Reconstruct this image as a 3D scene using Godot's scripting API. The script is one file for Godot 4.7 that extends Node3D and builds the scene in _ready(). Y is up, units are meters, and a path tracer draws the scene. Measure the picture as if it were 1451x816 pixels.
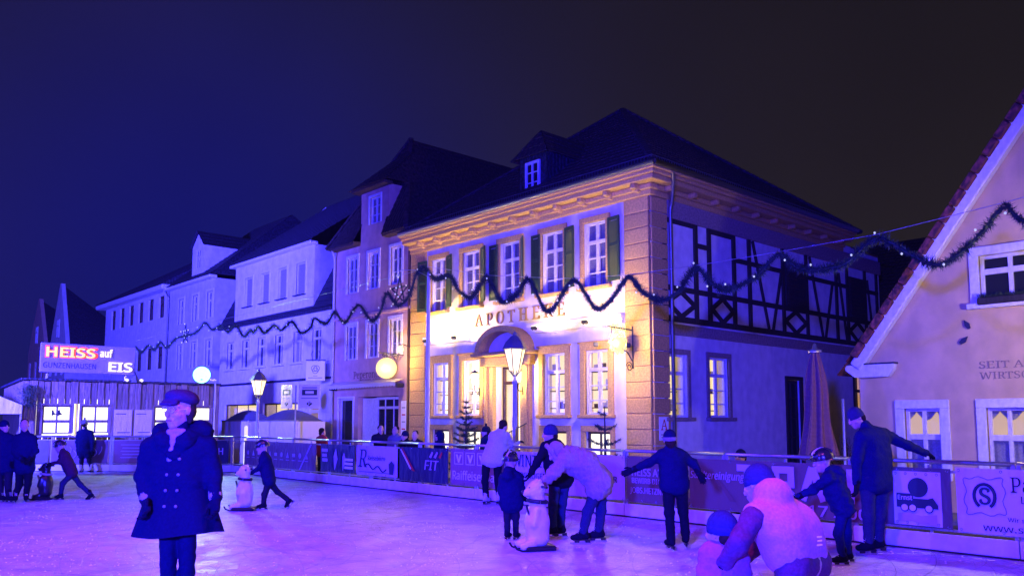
extends Node3D
# A small-town square at night: an ice rink with skaters in front of an old pharmacy.
# Axes: the street fronts run along x and face +z; the rink lies between them and the camera.

var M := {}
var T := {}
var used := {}
var cache := {}
var rng := RandomNumberGenerator.new()
const GROUND := -0.10
const VIEW_TURN := 47.5
const FZ := -17.39   # plane of the street fronts
const GZ := -12.5    # line of the garland masts
const BZ := -11.1    # long barrier of the rink

func _ready() -> void:
	rng.seed = 20171
	make_camera_and_sky()
	make_textures()
	make_materials()
	rink_floodlights()
	setting()
	pharmacy()
	peach_house()
	white_house()
	dormer_house()
	corner_house()
	gabled_inn()
	lane_house()
	far_gables()
	kiosk()
	barriers()
	banners()
	street_things()
	garlands()
	make_hands_and_skates()
	skaters()
	spectators()

# ------------------------------------------------------------------ camera, sky
func make_camera_and_sky() -> void:
	var cam := Camera3D.new()
	cam.name = "camera"
	add_child(cam)
	cam.position = Vector3(0, 1.65, 0)
	cam.rotation_degrees = Vector3(5.515, VIEW_TURN, 0)
	var near := 0.05
	cam.set_frustum(near * 816.0 / 1160.0, Vector2(0, near * 75.0 / 1160.0), near, 400.0)
	cam.current = true
	var env := Environment.new()
	env.tonemap_mode = Environment.TONE_MAPPER_LINEAR
	env.tonemap_exposure = 1.0
	env.sdfgi_enabled = true
	env.ssao_enabled = true
	env.ssil_enabled = true
	# damp winter air that the floods show up in
	env.fog_enabled = true
	env.fog_density = 0.00014
	env.fog_light_color = Color(0.9, 0.92, 1.0)
	env.background_mode = Environment.BG_SKY
	var w := 256
	var h := 128
	var img := Image.create(w, h, false, Image.FORMAT_RGBF)
	var cloud := FastNoiseLite.new()
	cloud.seed = 5
	cloud.frequency = 0.9
	cloud.fractal_octaves = 4
	# damp night air: town glow all round, bluer above the lit end of the square (towards -x)
	var glow := Vector3(-0.92, 0.14, -0.36).normalized()
	for y in h:
		for x in w:
			var el := PI * (0.5 - (y + 0.5) / h)
			var az := TAU * ((x + 0.5) / w)
			var d := Vector3(sin(az) * cos(el), sin(el), -cos(az) * cos(el))
			var low := pow(1.0 - clampf(d.y, 0.0, 1.0), 3.0)
			var c := Vector3(0.0120, 0.0095, 0.0110) + Vector3(0.006, 0.0042, 0.002) * low
			var g := clampf(d.dot(glow), 0.0, 1.0)
			c = c.lerp(Vector3(0.0060, 0.0075, 0.15), clampf(pow(g, 17.0) * 0.95, 0.0, 1.0))
			c *= 1.0 + 0.22 * cloud.get_noise_3dv(d * 2.0)
			img.set_pixel(x, y, Color(c.x, c.y, c.z))
	var pan := PanoramaSkyMaterial.new()
	pan.panorama = ImageTexture.create_from_image(img)
	var sky := Sky.new()
	sky.sky_material = pan
	env.sky = sky
	var we := WorldEnvironment.new()
	we.name = "environment"
	we.environment = env
	add_child(we)

# ------------------------------------------------------------------ textures
func noise_image(size: int, freq: float, lo: float, hi: float, sd: int, octaves := 4, stretch := Vector2.ONE) -> Image:
	var n := FastNoiseLite.new()
	n.seed = sd
	n.frequency = freq
	n.fractal_octaves = octaves
	var src := n.get_seamless_image(int(size / stretch.x), int(size / stretch.y))
	src.convert(Image.FORMAT_RGB8)
	if stretch != Vector2.ONE:
		src.resize(size, size, Image.INTERPOLATE_CUBIC)
	for y in size:
		for x in size:
			var v := lerpf(lo, hi, smoothstep(0.15, 0.85, src.get_pixel(x, y).r))
			src.set_pixel(x, y, Color(v, v, v))
	return src

func tex(key: String, img: Image) -> void:
	T[key] = ImageTexture.create_from_image(img)

func bump(key: String, img: Image, strength: float) -> void:
	var b := img.duplicate()
	b.bump_map_to_normal_map(strength)
	T[key] = ImageTexture.create_from_image(b)

func make_textures() -> void:
	var p := noise_image(512, 0.012, 0.945, 1.0, 3, 6)
	var drip := noise_image(512, 0.012, 0.95, 1.0, 31, 5, Vector2(1, 3))
	for y in 512:
		for x in 512:
			p.set_pixel(x, y, p.get_pixel(x, y) * drip.get_pixel(x, y).r)
	tex("plaster", p)
	bump("plaster_n", noise_image(512, 0.12, 0.4, 0.6, 4, 4), 1.2)
	var s := noise_image(512, 0.03, 0.86, 1.0, 7, 6)
	tex("stone", s)
	bump("stone_n", s, 2.0)
	var wd := noise_image(512, 0.05, 0.72, 1.0, 9, 5, Vector2(1, 12))
	tex("wood", wd)
	bump("wood_n", wd, 2.5)
	var f := noise_image(256, 0.22, 0.35, 0.8, 11, 3)
	tex("cloth", noise_image(256, 0.05, 0.88, 1.0, 12, 5))
	bump("cloth_n", f, 2.2)
	tex("tar", noise_image(512, 0.05, 0.45, 1.0, 13, 6))
	bump("tar_n", noise_image(512, 0.12, 0.2, 0.9, 14, 5), 5.0)
	# roof tiles: a row of rounded tails along u, grime over it
	var rt := noise_image(256, 0.04, 0.45, 0.95, 15, 5)
	var rn := Image.create(256, 256, false, Image.FORMAT_RGB8)
	for y in 256:
		for x in 256:
			var u := fposmod(x / 32.0, 1.0)
			var e := 0.5 + 0.5 * cos((u - 0.5) * TAU)
			rn.set_pixel(x, y, Color(e, e, e) * (0.5 + 0.4 * rt.get_pixel(x, y).r))
	tex("roof", rt)
	bump("roof_n", rn, 4.0)
	bump("folds_n", noise_image(512, 0.011, 0.1, 0.9, 17, 3, Vector2(1, 3)), 9.0)
	# ice: scraped snow over grooves that the blades cut
	var n := 1024
	var ia := noise_image(n, 0.008, 0.88, 1.0, 21, 6)
	var ih := noise_image(n, 0.05, 0.42, 0.62, 22, 5)
	var ir := noise_image(n, 0.011, 0.34, 0.58, 23, 5)
	for k in 620:
		var c := Vector2(rng.randf() * n, rng.randf() * n)
		var a := rng.randf() * TAU
		var bend := rng.randfn(0.0, 0.0025)
		var tone := rng.randf_range(-0.26, 0.12)
		var steps := rng.randi_range(200, 1400)
		for i in steps:
			c += Vector2(cos(a), sin(a))
			a += bend
			var fade := sin(PI * i / steps)
			for w in (7 if k < 150 else 2):
				var xi := posmod(int(c.x - sin(a) * w * 1.1), n)
				var yi := posmod(int(c.y + cos(a) * w * 1.1), n)
				var v := clampf(ia.get_pixel(xi, yi).r + (tone * 0.4 if k < 150 else tone if w == 0 else 0.06) * fade, 0.0, 1.0)
				ia.set_pixel(xi, yi, Color(v, v, v))
				var hh := clampf(ih.get_pixel(xi, yi).r + (0.0 if k < 150 else -0.34 if w == 0 else 0.22) * fade, 0.0, 1.0)
				ih.set_pixel(xi, yi, Color(hh, hh, hh))
	tex("ice", ia)
	tex("ice_r", ir)
	bump("ice_n", ih, 4.5)

func lin(r: float, g: float, b: float) -> Color:
	return Color(r, g, b).linear_to_srgb()

func mk(key: String, c: Vector3, rough: float, kind := "", scale := 1.0, bumpy := 1.0, world := true) -> StandardMaterial3D:
	var m := StandardMaterial3D.new()
	m.albedo_color = lin(c.x, c.y, c.z)
	m.roughness = rough
	m.cull_mode = BaseMaterial3D.CULL_DISABLED
	if kind:
		m.uv1_triplanar = true
		m.uv1_world_triplanar = world
		m.uv1_scale = Vector3.ONE * scale
		if T.has(kind):
			m.albedo_texture = T[kind]
		if T.has(kind + "_n"):
			m.normal_enabled = true
			m.normal_texture = T[kind + "_n"]
			m.normal_scale = bumpy
	M[key] = m
	return m

func glow(key: String, c: Vector3, energy: float, base := Vector3(0.18, 0.18, 0.18)) -> StandardMaterial3D:
	var m := StandardMaterial3D.new()
	m.albedo_color = lin(base.x, base.y, base.z)
	m.roughness = 0.5
	m.emission_enabled = true
	m.emission = lin(c.x, c.y, c.z)
	m.emission_energy_multiplier = energy
	M[key] = m
	return m

func make_materials() -> void:
	mk("ice", Vector3(0.60, 0.60, 0.78), 0.5, "ice", 1.0 / 6.0, 1.0)
	M.ice.roughness = 1.0
	M.ice.roughness_texture = T.ice_r
	M.ice.roughness_texture_channel = BaseMaterial3D.TEXTURE_CHANNEL_RED
	M.ice.clearcoat_enabled = false
	mk("street", Vector3(0.075, 0.072, 0.07), 0.85, "tar", 0.5, 1.0)
	mk("slab", Vector3(0.16, 0.155, 0.15), 0.85, "stone", 0.6, 0.6)
	# walls
	mk("plaster_white", Vector3(0.72, 0.70, 0.68), 0.9, "plaster", 0.35, 0.5)
	mk("plaster_cream", Vector3(0.70, 0.66, 0.60), 0.9, "plaster", 0.3, 0.5)
	mk("plaster_grey", Vector3(0.60, 0.60, 0.62), 0.9, "plaster", 0.3, 0.5)
	mk("plaster_peach", Vector3(0.62, 0.40, 0.30), 0.9, "plaster", 0.33, 0.5)
	mk("plaster_inn", Vector3(0.66, 0.47, 0.22), 0.9, "plaster", 0.3, 0.6)
	mk("plaster_dark", Vector3(0.34, 0.24, 0.15), 0.9, "plaster", 0.3, 0.6)
	mk("sandstone", Vector3(0.64, 0.41, 0.12), 0.85, "stone", 0.8, 0.35)
	mk("sandstone_b", Vector3(0.57, 0.36, 0.11), 0.85, "stone", 0.9, 0.35)
	mk("mauve_band", Vector3(0.30, 0.22, 0.20), 0.85, "stone", 0.7, 0.3)
	mk("timber", Vector3(0.030, 0.024, 0.022), 0.8, "wood", 0.8, 0.6)
	mk("timber_roof", Vector3(0.10, 0.06, 0.04), 0.8, "wood", 0.8, 0.6)
	mk("tile", Vector3(0.085, 0.055, 0.052), 0.75, "roof", 0.7, 1.2)
	mk("tile_red", Vector3(0.28, 0.06, 0.045), 0.75, "roof", 0.7, 0.8)
	mk("slate", Vector3(0.042, 0.042, 0.075), 0.6, "roof", 0.8, 0.8)
	mk("zinc", Vector3(0.22, 0.22, 0.23), 0.45, "stone", 1.3, 0.15)
	M.zinc.metallic = 0.7
	mk("white_paint", Vector3(0.78, 0.78, 0.78), 0.45, "plaster", 1.2, 0.15)
	mk("brown_paint", Vector3(0.10, 0.045, 0.02), 0.5, "wood", 1.2, 0.4)
	mk("green_paint", Vector3(0.035, 0.085, 0.035), 0.55, "wood", 1.3, 0.4)
	mk("dark_glass", Vector3(0.018, 0.020, 0.026), 0.06)
	mk("net_curtain", Vector3(0.34, 0.34, 0.36), 0.9, "cloth", 1.5, 0.6)
	mk("board_lilac", Vector3(0.24, 0.20, 0.36), 0.5, "plaster", 0.8, 0.2)
	mk("curtain", Vector3(0.42, 0.42, 0.44), 0.9, "cloth", 1.5, 0.8)
	mk("blind", Vector3(0.32, 0.31, 0.33), 0.7, "cloth", 1.0, 0.4)
	var gl := mk("pane", Vector3(0.05, 0.05, 0.05), 0.03)
	gl.transparency = BaseMaterial3D.TRANSPARENCY_ALPHA
	gl.albedo_color.a = 0.10
	mk("room", Vector3(0.75, 0.68, 0.52), 0.9)
	# metals
	mk("steel", Vector3(0.50, 0.50, 0.52), 0.38, "stone", 2.0, 0.1)
	M.steel.metallic = 0.85
	mk("iron", Vector3(0.025, 0.025, 0.028), 0.5, "stone", 2.0, 0.2)
	mk("lamp_metal", Vector3(0.14, 0.13, 0.13), 0.5, "stone", 2.0, 0.2)
	mk("pole_grey", Vector3(0.50, 0.50, 0.52), 0.4, "plaster", 1.0, 0.1)
	mk("kick", Vector3(0.72, 0.72, 0.74), 0.55, "plaster", 0.6, 0.25)
	mk("rubber", Vector3(0.02, 0.02, 0.022), 0.7)
	mk("blade", Vector3(0.6, 0.6, 0.62), 0.25)
	M.blade.metallic = 0.95
	# wood of the kiosk
	for k in 4:
		var v: float = [1.0, 0.85, 0.7, 0.92][k]
		mk("plank%d" % k, Vector3(0.30, 0.22, 0.15) * v, 0.8, "wood", 0.55 + 0.1 * k, 0.8)
	# lamps
	glow("lamp_warm", Vector3(1.0, 0.74, 0.34), 1.9)
	glow("lamp_sconce", Vector3(1.0, 0.76, 0.36), 2.0)
	glow("window_warm", Vector3(1.0, 0.76, 0.34), 1.45)
	glow("window_bright", Vector3(1.0, 0.80, 0.44), 3.0)
	glow("window_orange", Vector3(1.0, 0.55, 0.14), 1.6)
	glow("window_dim", Vector3(1.0, 0.66, 0.30), 0.75)
	glow("window_white", Vector3(1.0, 0.92, 0.66), 2.4)
	glow("led_white", Vector3(1.0, 0.84, 0.86), 1.5, Vector3(0.02, 0.02, 0.02))
	glow("led_red", Vector3(1.0, 0.06, 0.03), 1.5, Vector3(0.02, 0.02, 0.02))
	glow("led_orange", Vector3(1.0, 0.56, 0.16), 1.7, Vector3(0.02, 0.02, 0.02))
	glow("bulb_white", Vector3(0.75, 0.82, 1.0), 0.7)
	glow("bulb_warm", Vector3(1.0, 0.85, 0.5), 0.9)
	glow("flood_cyan", Vector3(0.32, 1.0, 0.92), 2.6)
	glow("flood_blue", Vector3(0.10, 0.08, 1.0), 6.0)
	glow("flood_magenta", Vector3(1.0, 0.10, 0.8), 6.0)
	glow("gold_sign", Vector3(1.0, 0.72, 0.25), 1.5, Vector3(0.05, 0.05, 0.05))
	glow("back_light", Vector3(1.0, 0.08, 0.03), 1.5)
	# print
	for a in [["ink_navy", Vector3(0.008, 0.010, 0.022)], ["ink_earth", Vector3(0.26, 0.19, 0.11)], ["ink_gold", Vector3(0.36, 0.23, 0.09)], ["ink_blue", Vector3(0.02, 0.03, 0.09)], ["ink_white", Vector3(0.75, 0.75, 0.75)], ["ink_red", Vector3(0.50, 0.02, 0.03)], ["ink_grey", Vector3(0.30, 0.30, 0.31)], ["ink_teal", Vector3(0.01, 0.035, 0.055)], ["ink_brown", Vector3(0.13, 0.08, 0.05)], ["ink_lilac", Vector3(0.46, 0.38, 0.55)]]:
		mk(a[0], a[1], 0.6)
	for a in [["pvc_white", Vector3(0.66, 0.62, 0.68)], ["pvc_navy", Vector3(0.012, 0.016, 0.06)], ["pvc_violet", Vector3(0.16, 0.09, 0.15)], ["pvc_mauve", Vector3(0.26, 0.13, 0.16)], ["pvc_brown", Vector3(0.14, 0.105, 0.075)], ["pvc_lilac", Vector3(0.52, 0.42, 0.62)], ["pvc_grey", Vector3(0.11, 0.10, 0.10)]]:
		mk(a[0], a[1], 0.35, "folds", 0.9, 0.55)
	# clothes
	for a in [["navy", Vector3(0.005, 0.008, 0.050)], ["coat_navy", Vector3(0.0035, 0.0055, 0.026)], ["black", Vector3(0.005, 0.006, 0.018)], ["jeans", Vector3(0.020, 0.026, 0.075)], ["coat_white", Vector3(0.55, 0.52, 0.50)], ["quilt", Vector3(0.32, 0.25, 0.25)], ["hivis", Vector3(0.62, 0.30, 0.42)], ["violet", Vector3(0.13, 0.045, 0.10)], ["pink_coat", Vector3(0.36, 0.13, 0.26)], ["blue_wool", Vector3(0.03, 0.036, 0.10)], ["grey_wool", Vector3(0.20, 0.20, 0.22)], ["red_coat", Vector3(0.42, 0.05, 0.05)], ["charcoal", Vector3(0.012, 0.013, 0.030)], ["plum", Vector3(0.05, 0.018, 0.045)], ["fur", Vector3(0.30, 0.25, 0.22)], ["jacket_blue", Vector3(0.006, 0.010, 0.075)], ["hair", Vector3(0.03, 0.02, 0.014)], ["scarf", Vector3(0.34, 0.24, 0.38)], ["cap", Vector3(0.045, 0.028, 0.055)]]:
		mk(a[0], a[1], 0.85, "cloth", 3.0, 0.7, false)
		M[a[0]].metallic_specular = 0.18
	mk("skin", Vector3(0.50, 0.30, 0.22), 0.55)
	mk("lip", Vector3(0.32, 0.10, 0.09), 0.5)
	mk("eye", Vector3(0.03, 0.02, 0.02), 0.15)
	mk("helmet_dark", Vector3(0.02, 0.02, 0.03), 0.25)
	mk("helmet_light", Vector3(0.6, 0.6, 0.62), 0.3)
	mk("shavings", Vector3(0.85, 0.87, 0.9), 0.35)
	mk("plastic_white", Vector3(0.75, 0.72, 0.72), 0.35, "plaster", 1.5, 0.1, false)
	mk("plastic_black", Vector3(0.015, 0.015, 0.02), 0.3)
	mk("reflector", Vector3(0.9, 0.9, 0.9), 0.4)
	mk("needle", Vector3(0.022, 0.050, 0.022), 0.7)
	mk("needle_frost", Vector3(0.06, 0.085, 0.06), 0.7)
	mk("bark", Vector3(0.06, 0.045, 0.035), 0.9, "wood", 2.0, 0.8)
	mk("canvas", Vector3(0.22, 0.09, 0.075), 0.85, "cloth", 1.0, 0.8)
	mk("canvas_white", Vector3(0.62, 0.60, 0.58), 0.7, "folds", 0.5, 0.5)
	mk("tarp", Vector3(0.10, 0.10, 0.13), 0.5, "folds", 0.8, 0.6)

# ------------------------------------------------------------------ shapes
func begin(smooth := false) -> SurfaceTool:
	var s := SurfaceTool.new()
	s.begin(Mesh.PRIMITIVE_TRIANGLES)
	s.set_smooth_group(0 if smooth else -1)
	return s

func quad(s: SurfaceTool, a: Vector3, b: Vector3, c: Vector3, d: Vector3) -> void:
	for v in [a, b, c, a, c, d]:
		s.add_vertex(v)

func tri(s: SurfaceTool, a: Vector3, b: Vector3, c: Vector3) -> void:
	for v in [a, b, c]:
		s.add_vertex(v)

func box(s: SurfaceTool, c: Vector3, size: Vector3, basis := Basis.IDENTITY, bevel := 0.0) -> void:
	var h := size * 0.5
	var e := minf(bevel, 0.45 * minf(size.x, minf(size.y, size.z)))
	if e <= 0.0:
		for ax in 3:
			for sg in [-1.0, 1.0]:
				var n := Vector3.ZERO
				n[ax] = sg
				var u := Vector3.ZERO
				u[(ax + 1) % 3] = 1.0
				var v := Vector3.ZERO
				v[(ax + 2) % 3] = sg
				var q := []
				for k in [[-1, -1], [-1, 1], [1, 1], [1, -1]]:
					q.append(c + basis * ((n + u * k[0] + v * k[1]) * h))
				quad(s, q[0], q[1], q[2], q[3])
		return
	var P := func(ax: int, sx: float, sy: float, sz: float) -> Vector3:
		var p := Vector3(sx * (h.x - (0.0 if ax == 0 else e)), sy * (h.y - (0.0 if ax == 1 else e)), sz * (h.z - (0.0 if ax == 2 else e)))
		return c + basis * p
	for ax in 3:
		var b1 := (ax + 1) % 3
		var b2 := (ax + 2) % 3
		for sg in [-1.0, 1.0]:
			var q := []
			for k in [[-1.0, -1.0], [-1.0, 1.0], [1.0, 1.0], [1.0, -1.0]]:
				var g := [0.0, 0.0, 0.0]
				g[ax] = sg
				g[b1] = k[0]
				g[b2] = k[1] * sg
				q.append(P.call(ax, g[0], g[1], g[2]))
			quad(s, q[0], q[1], q[2], q[3])
		# edges along axis ax, between faces b1 and b2
		for s1 in [-1.0, 1.0]:
			for s2 in [-1.0, 1.0]:
				var g0 := [0.0, 0.0, 0.0]
				g0[b1] = s1
				g0[b2] = s2
				var g1 := g0.duplicate()
				g0[ax] = -1.0
				g1[ax] = 1.0
				var a0: Vector3 = P.call(b1, g0[0], g0[1], g0[2])
				var a1: Vector3 = P.call(b1, g1[0], g1[1], g1[2])
				var c0: Vector3 = P.call(b2, g0[0], g0[1], g0[2])
				var c1: Vector3 = P.call(b2, g1[0], g1[1], g1[2])
				if s1 * s2 > 0.0:
					quad(s, a0, a1, c1, c0)
				else:
					quad(s, a0, c0, c1, a1)
	for sx in [-1.0, 1.0]:
		for sy in [-1.0, 1.0]:
			for sz in [-1.0, 1.0]:
				var a: Vector3 = P.call(0, sx, sy, sz)
				var b: Vector3 = P.call(1, sx, sy, sz)
				var d: Vector3 = P.call(2, sx, sy, sz)
				if sx * sy * sz > 0.0:
					tri(s, a, d, b)
				else:
					tri(s, a, b, d)

func frame_of(dir: Vector3) -> Basis:
	var d := dir.normalized()
	var up := Vector3.UP if absf(d.y) < 0.95 else Vector3.RIGHT
	var x := up.cross(d).normalized()
	return Basis(x, d.cross(x), d)

func tube(s: SurfaceTool, pts: Array, radii: Variant, sides := 8, caps := true) -> void:
	var rings := []
	var n := pts.size()
	var fr := frame_of(pts[1] - pts[0])
	for i in n:
		var t: Vector3 = (pts[mini(i + 1, n - 1)] - pts[maxi(i - 1, 0)]).normalized()
		var x := (fr.x - t * fr.x.dot(t)).normalized()
		fr = Basis(x, t.cross(x), t)
		var r: float = radii[i] if radii is Array else radii
		var ring := []
		for k in sides:
			var a := TAU * k / sides
			ring.append(pts[i] + (fr.x * cos(a) + fr.y * sin(a)) * r)
		rings.append(ring)
	skin(s, rings, true)
	if caps:
		for e in [0, n - 1]:
			for k in range(1, sides - 1):
				if e == 0:
					tri(s, rings[e][0], rings[e][k], rings[e][k + 1])
				else:
					tri(s, rings[e][0], rings[e][k + 1], rings[e][k])

func skin(s: SurfaceTool, rings: Array, closed := true) -> void:
	for i in rings.size() - 1:
		var m: int = rings[i].size()
		for k in (m if closed else m - 1):
			var l := (k + 1) % m
			quad(s, rings[i][k], rings[i][l], rings[i + 1][l], rings[i + 1][k])

func lathe(s: SurfaceTool, prof: Array, sides := 16, at := Vector3.ZERO, basis := Basis.IDENTITY) -> void:
	var rings := []
	for p in prof:
		var ring := []
		for k in sides:
			var a := TAU * k / sides
			ring.append(at + basis * Vector3(p.x * cos(a), p.y, -p.x * sin(a)))
		rings.append(ring)
	skin(s, rings, true)

func prism(s: SurfaceTool, poly: PackedVector2Array, o: Vector3, u: Vector3, v: Vector3, w: Vector3) -> void:
	# polygon in the plane (u, v) from o, thickened by w (towards the front)
	var idx := Geometry2D.triangulate_polygon(poly)
	var P := func(p: Vector2, f: float) -> Vector3: return o + u * p.x + v * p.y + w * f
	for i in range(0, idx.size(), 3):
		tri(s, P.call(poly[idx[i]], 1.0), P.call(poly[idx[i + 2]], 1.0), P.call(poly[idx[i + 1]], 1.0))
		tri(s, P.call(poly[idx[i]], 0.0), P.call(poly[idx[i + 1]], 0.0), P.call(poly[idx[i + 2]], 0.0))
	for i in poly.size():
		var j := (i + 1) % poly.size()
		quad(s, P.call(poly[i], 0.0), P.call(poly[i], 1.0), P.call(poly[j], 1.0), P.call(poly[j], 0.0))

func mesh_of(s: Variant) -> Mesh:
	if s is Mesh:
		return s
	s.generate_normals()
	return s.commit()

# ------------------------------------------------------------------ objects
func numbered(called: String, parent: Node = null) -> String:
	var key := (str(parent.get_instance_id()) if parent else "") + called
	var k: int = used.get(key, 0)
	used[key] = k + 1
	return called if k == 0 else "%s_%03d" % [called, k]

func thing(called: String, label: String, category: String, at := Vector3.ZERO, turn := 0.0, group := "") -> Node3D:
	var o := Node3D.new()
	o.name = numbered(called)
	add_child(o)
	o.position = at
	o.rotation_degrees.y = turn
	o.set_meta("label", label)
	o.set_meta("category", category)
	if group:
		o.set_meta("group", group)
	return o

func part(parent: Node3D, called: String, s: Variant, m: Variant, at := Vector3.ZERO, basis := Basis.IDENTITY) -> MeshInstance3D:
	# a mesh in its parent's own axes
	var o := MeshInstance3D.new()
	o.name = numbered(called, parent)
	o.mesh = mesh_of(s)
	o.material_override = M[m] if m is String else m
	parent.add_child(o)
	o.transform = Transform3D(basis, at)
	return o

func wpart(parent: Node3D, called: String, s: Variant, m: Variant) -> MeshInstance3D:
	# a mesh given in world axes
	var o := part(parent, called, s, m)
	o.global_transform = Transform3D.IDENTITY
	return o

func block(parent: Node3D, called: String, c: Vector3, size: Vector3, m: Variant, bevel := 0.006, basis := Basis.IDENTITY) -> MeshInstance3D:
	# a bevelled block given in world axes; alike blocks share a mesh
	var key := "%.3f %.3f %.3f %.3f" % [size.x, size.y, size.z, bevel]
	if not cache.has(key):
		var s := begin()
		box(s, Vector3.ZERO, size, Basis.IDENTITY, bevel)
		cache[key] = mesh_of(s)
	var o := part(parent, called, cache[key], m)
	o.global_transform = Transform3D(basis, c)
	return o

func lblock(parent: Node3D, called: String, c: Vector3, size: Vector3, m: Variant, bevel := 0.006, basis := Basis.IDENTITY) -> MeshInstance3D:
	var key := "%.3f %.3f %.3f %.3f" % [size.x, size.y, size.z, bevel]
	if not cache.has(key):
		var s := begin()
		box(s, Vector3.ZERO, size, Basis.IDENTITY, bevel)
		cache[key] = mesh_of(s)
	return part(parent, called, cache[key], m, c, basis)

func group_node(parent: Node3D, called: String, at: Vector3, turn := 0.0) -> Node3D:
	var o := Node3D.new()
	o.name = numbered(called, parent)
	parent.add_child(o)
	o.global_position = at
	o.rotation_degrees.y = turn
	return o

func structure(called: String, s: Variant, m: Variant) -> MeshInstance3D:
	var o := MeshInstance3D.new()
	o.name = numbered(called)
	o.mesh = mesh_of(s)
	o.material_override = M[m] if m is String else m
	add_child(o)
	o.set_meta("kind", "structure")
	return o

func text(parent: Node3D, called: String, words: String, height: float, m: Variant, at: Vector3, basis := Basis.IDENTITY, serif := false, bold := 0.0, slant := 0.0, squeeze := 1.0, depth := 0.004, wide := 0.0) -> MeshInstance3D:
	var t := TextMesh.new()
	var f := SystemFont.new()
	f.font_names = PackedStringArray(["Droid Serif" if serif else "Droid Sans"])
	if bold > 0.0 or slant != 0.0:
		var v := FontVariation.new()
		v.base_font = f
		v.variation_embolden = bold
		v.variation_transform = Transform2D(Vector2(1, slant), Vector2(0, 1), Vector2.ZERO)
		t.font = v
	else:
		t.font = f
	t.text = words
	t.font_size = 48
	t.pixel_size = height / 36.0
	t.curve_step = 2.0
	t.depth = depth
	if wide > 0.0:
		squeeze = wide / maxf(t.get_aabb().size.x, 0.01)
	return part(parent, called, t, m, at, basis * Basis.from_scale(Vector3(squeeze, 1, 1)))

func spot(parent: Node3D, called: String, at: Vector3, to: Vector3, c: Vector3, energy: float, angle: float, size := 0.1, soft := 1.0) -> void:
	var l := SpotLight3D.new()
	l.name = numbered(called, parent)
	parent.add_child(l)
	l.global_transform = Transform3D(Basis.looking_at(to - at, Vector3.UP if absf((to - at).normalized().y) < 0.98 else Vector3.RIGHT), at)
	l.light_color = lin(c.x, c.y, c.z)
	l.light_energy = energy
	l.spot_angle = angle
	l.spot_angle_attenuation = soft
	l.spot_range = 120.0
	l.spot_attenuation = 2.0
	l.light_size = size
	l.shadow_enabled = true

func omni(parent: Node3D, called: String, at: Vector3, c: Vector3, energy: float, size := 0.1) -> void:
	var l := OmniLight3D.new()
	l.name = numbered(called, parent)
	parent.add_child(l)
	l.global_position = at
	l.light_color = lin(c.x, c.y, c.z)
	l.light_energy = energy
	l.omni_range = 60.0
	l.omni_attenuation = 2.0
	l.light_size = size
	l.shadow_enabled = true

# ------------------------------------------------------------------ building kit
func wall_face(s: SurfaceTool, o: Vector3, u: Vector3, w: float, h: float, holes: Array, n: Vector3, depth := 0.22) -> void:
	# a wall from o along u (to the right as seen from outside), with openings [u0, v0, u1, v1] and their reveals
	var us := [0.0, w]
	var vs := [0.0, h]
	for q in holes:
		us.append_array([q[0], q[2]])
		vs.append_array([q[1], q[3]])
	us.sort()
	vs.sort()
	var P := func(a: float, b: float, d := 0.0) -> Vector3: return o + u * a + Vector3.UP * b - n * d
	for i in us.size() - 1:
		for j in vs.size() - 1:
			if us[i + 1] - us[i] < 0.0005 or vs[j + 1] - vs[j] < 0.0005:
				continue
			var cu: float = (us[i] + us[i + 1]) / 2
			var cv: float = (vs[j] + vs[j + 1]) / 2
			var open := false
			for q in holes:
				if cu > q[0] and cu < q[2] and cv > q[1] and cv < q[3]:
					open = true
			if not open:
				quad(s, P.call(us[i], vs[j]), P.call(us[i], vs[j + 1]), P.call(us[i + 1], vs[j + 1]), P.call(us[i + 1], vs[j]))
	for q in holes:
		var a: Array = [[q[0], q[1]], [q[2], q[1]], [q[2], q[3]], [q[0], q[3]]]
		for k in 4:
			var p: Array = a[k]
			var r: Array = a[(k + 1) % 4]
			quad(s, P.call(p[0], p[1]), P.call(r[0], r[1]), P.call(r[0], r[1], depth), P.call(p[0], p[1], depth))

func front_wall(b: Node3D, x0: float, x1: float, y0: float, y1: float, z: float, openings: Array, m: String, called := "wall", depth := 0.22) -> void:
	# openings as [x0, y0, x1, y1] in world axes
	var s := begin()
	var holes := []
	for q in openings:
		holes.append([q[0] - x0, q[1] - y0, q[2] - x0, q[3] - y0])
	wall_face(s, Vector3(x0, y0, z), Vector3.RIGHT, x1 - x0, y1 - y0, holes, Vector3.BACK, depth)
	wpart(b, called, s, m)

func side_wall(b: Node3D, x: float, z0: float, z1: float, y0: float, y1: float, openings: Array, m: String, called := "side_wall") -> void:
	# faces +x, z0 > z1; openings as [z near, y0, z far, y1]
	var s := begin()
	var holes := []
	for q in openings:
		holes.append([z0 - q[0], q[1] - y0, z0 - q[2], q[3] - y0])
	wall_face(s, Vector3(x, y0, z0), Vector3.FORWARD, z0 - z1, y1 - y0, holes, Vector3.RIGHT)
	wpart(b, called, s, m)

func plain_back(b: Node3D, x0: float, x1: float, z0: float, z1: float, y0: float, y1: float, m: String, with_right := true) -> void:
	var s := begin()
	quad(s, Vector3(x1, y0, z1), Vector3(x1, y1, z1), Vector3(x0, y1, z1), Vector3(x0, y0, z1))
	quad(s, Vector3(x0, y0, z1), Vector3(x0, y1, z1), Vector3(x0, y1, z0), Vector3(x0, y0, z0))
	if with_right:
		quad(s, Vector3(x1, y0, z0), Vector3(x1, y1, z0), Vector3(x1, y1, z1), Vector3(x1, y0, z1))
	quad(s, Vector3(x0, y1, z0), Vector3(x0, y1, z1), Vector3(x1, y1, z1), Vector3(x1, y1, z0))
	wpart(b, "back_wall", s, m)

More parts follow.
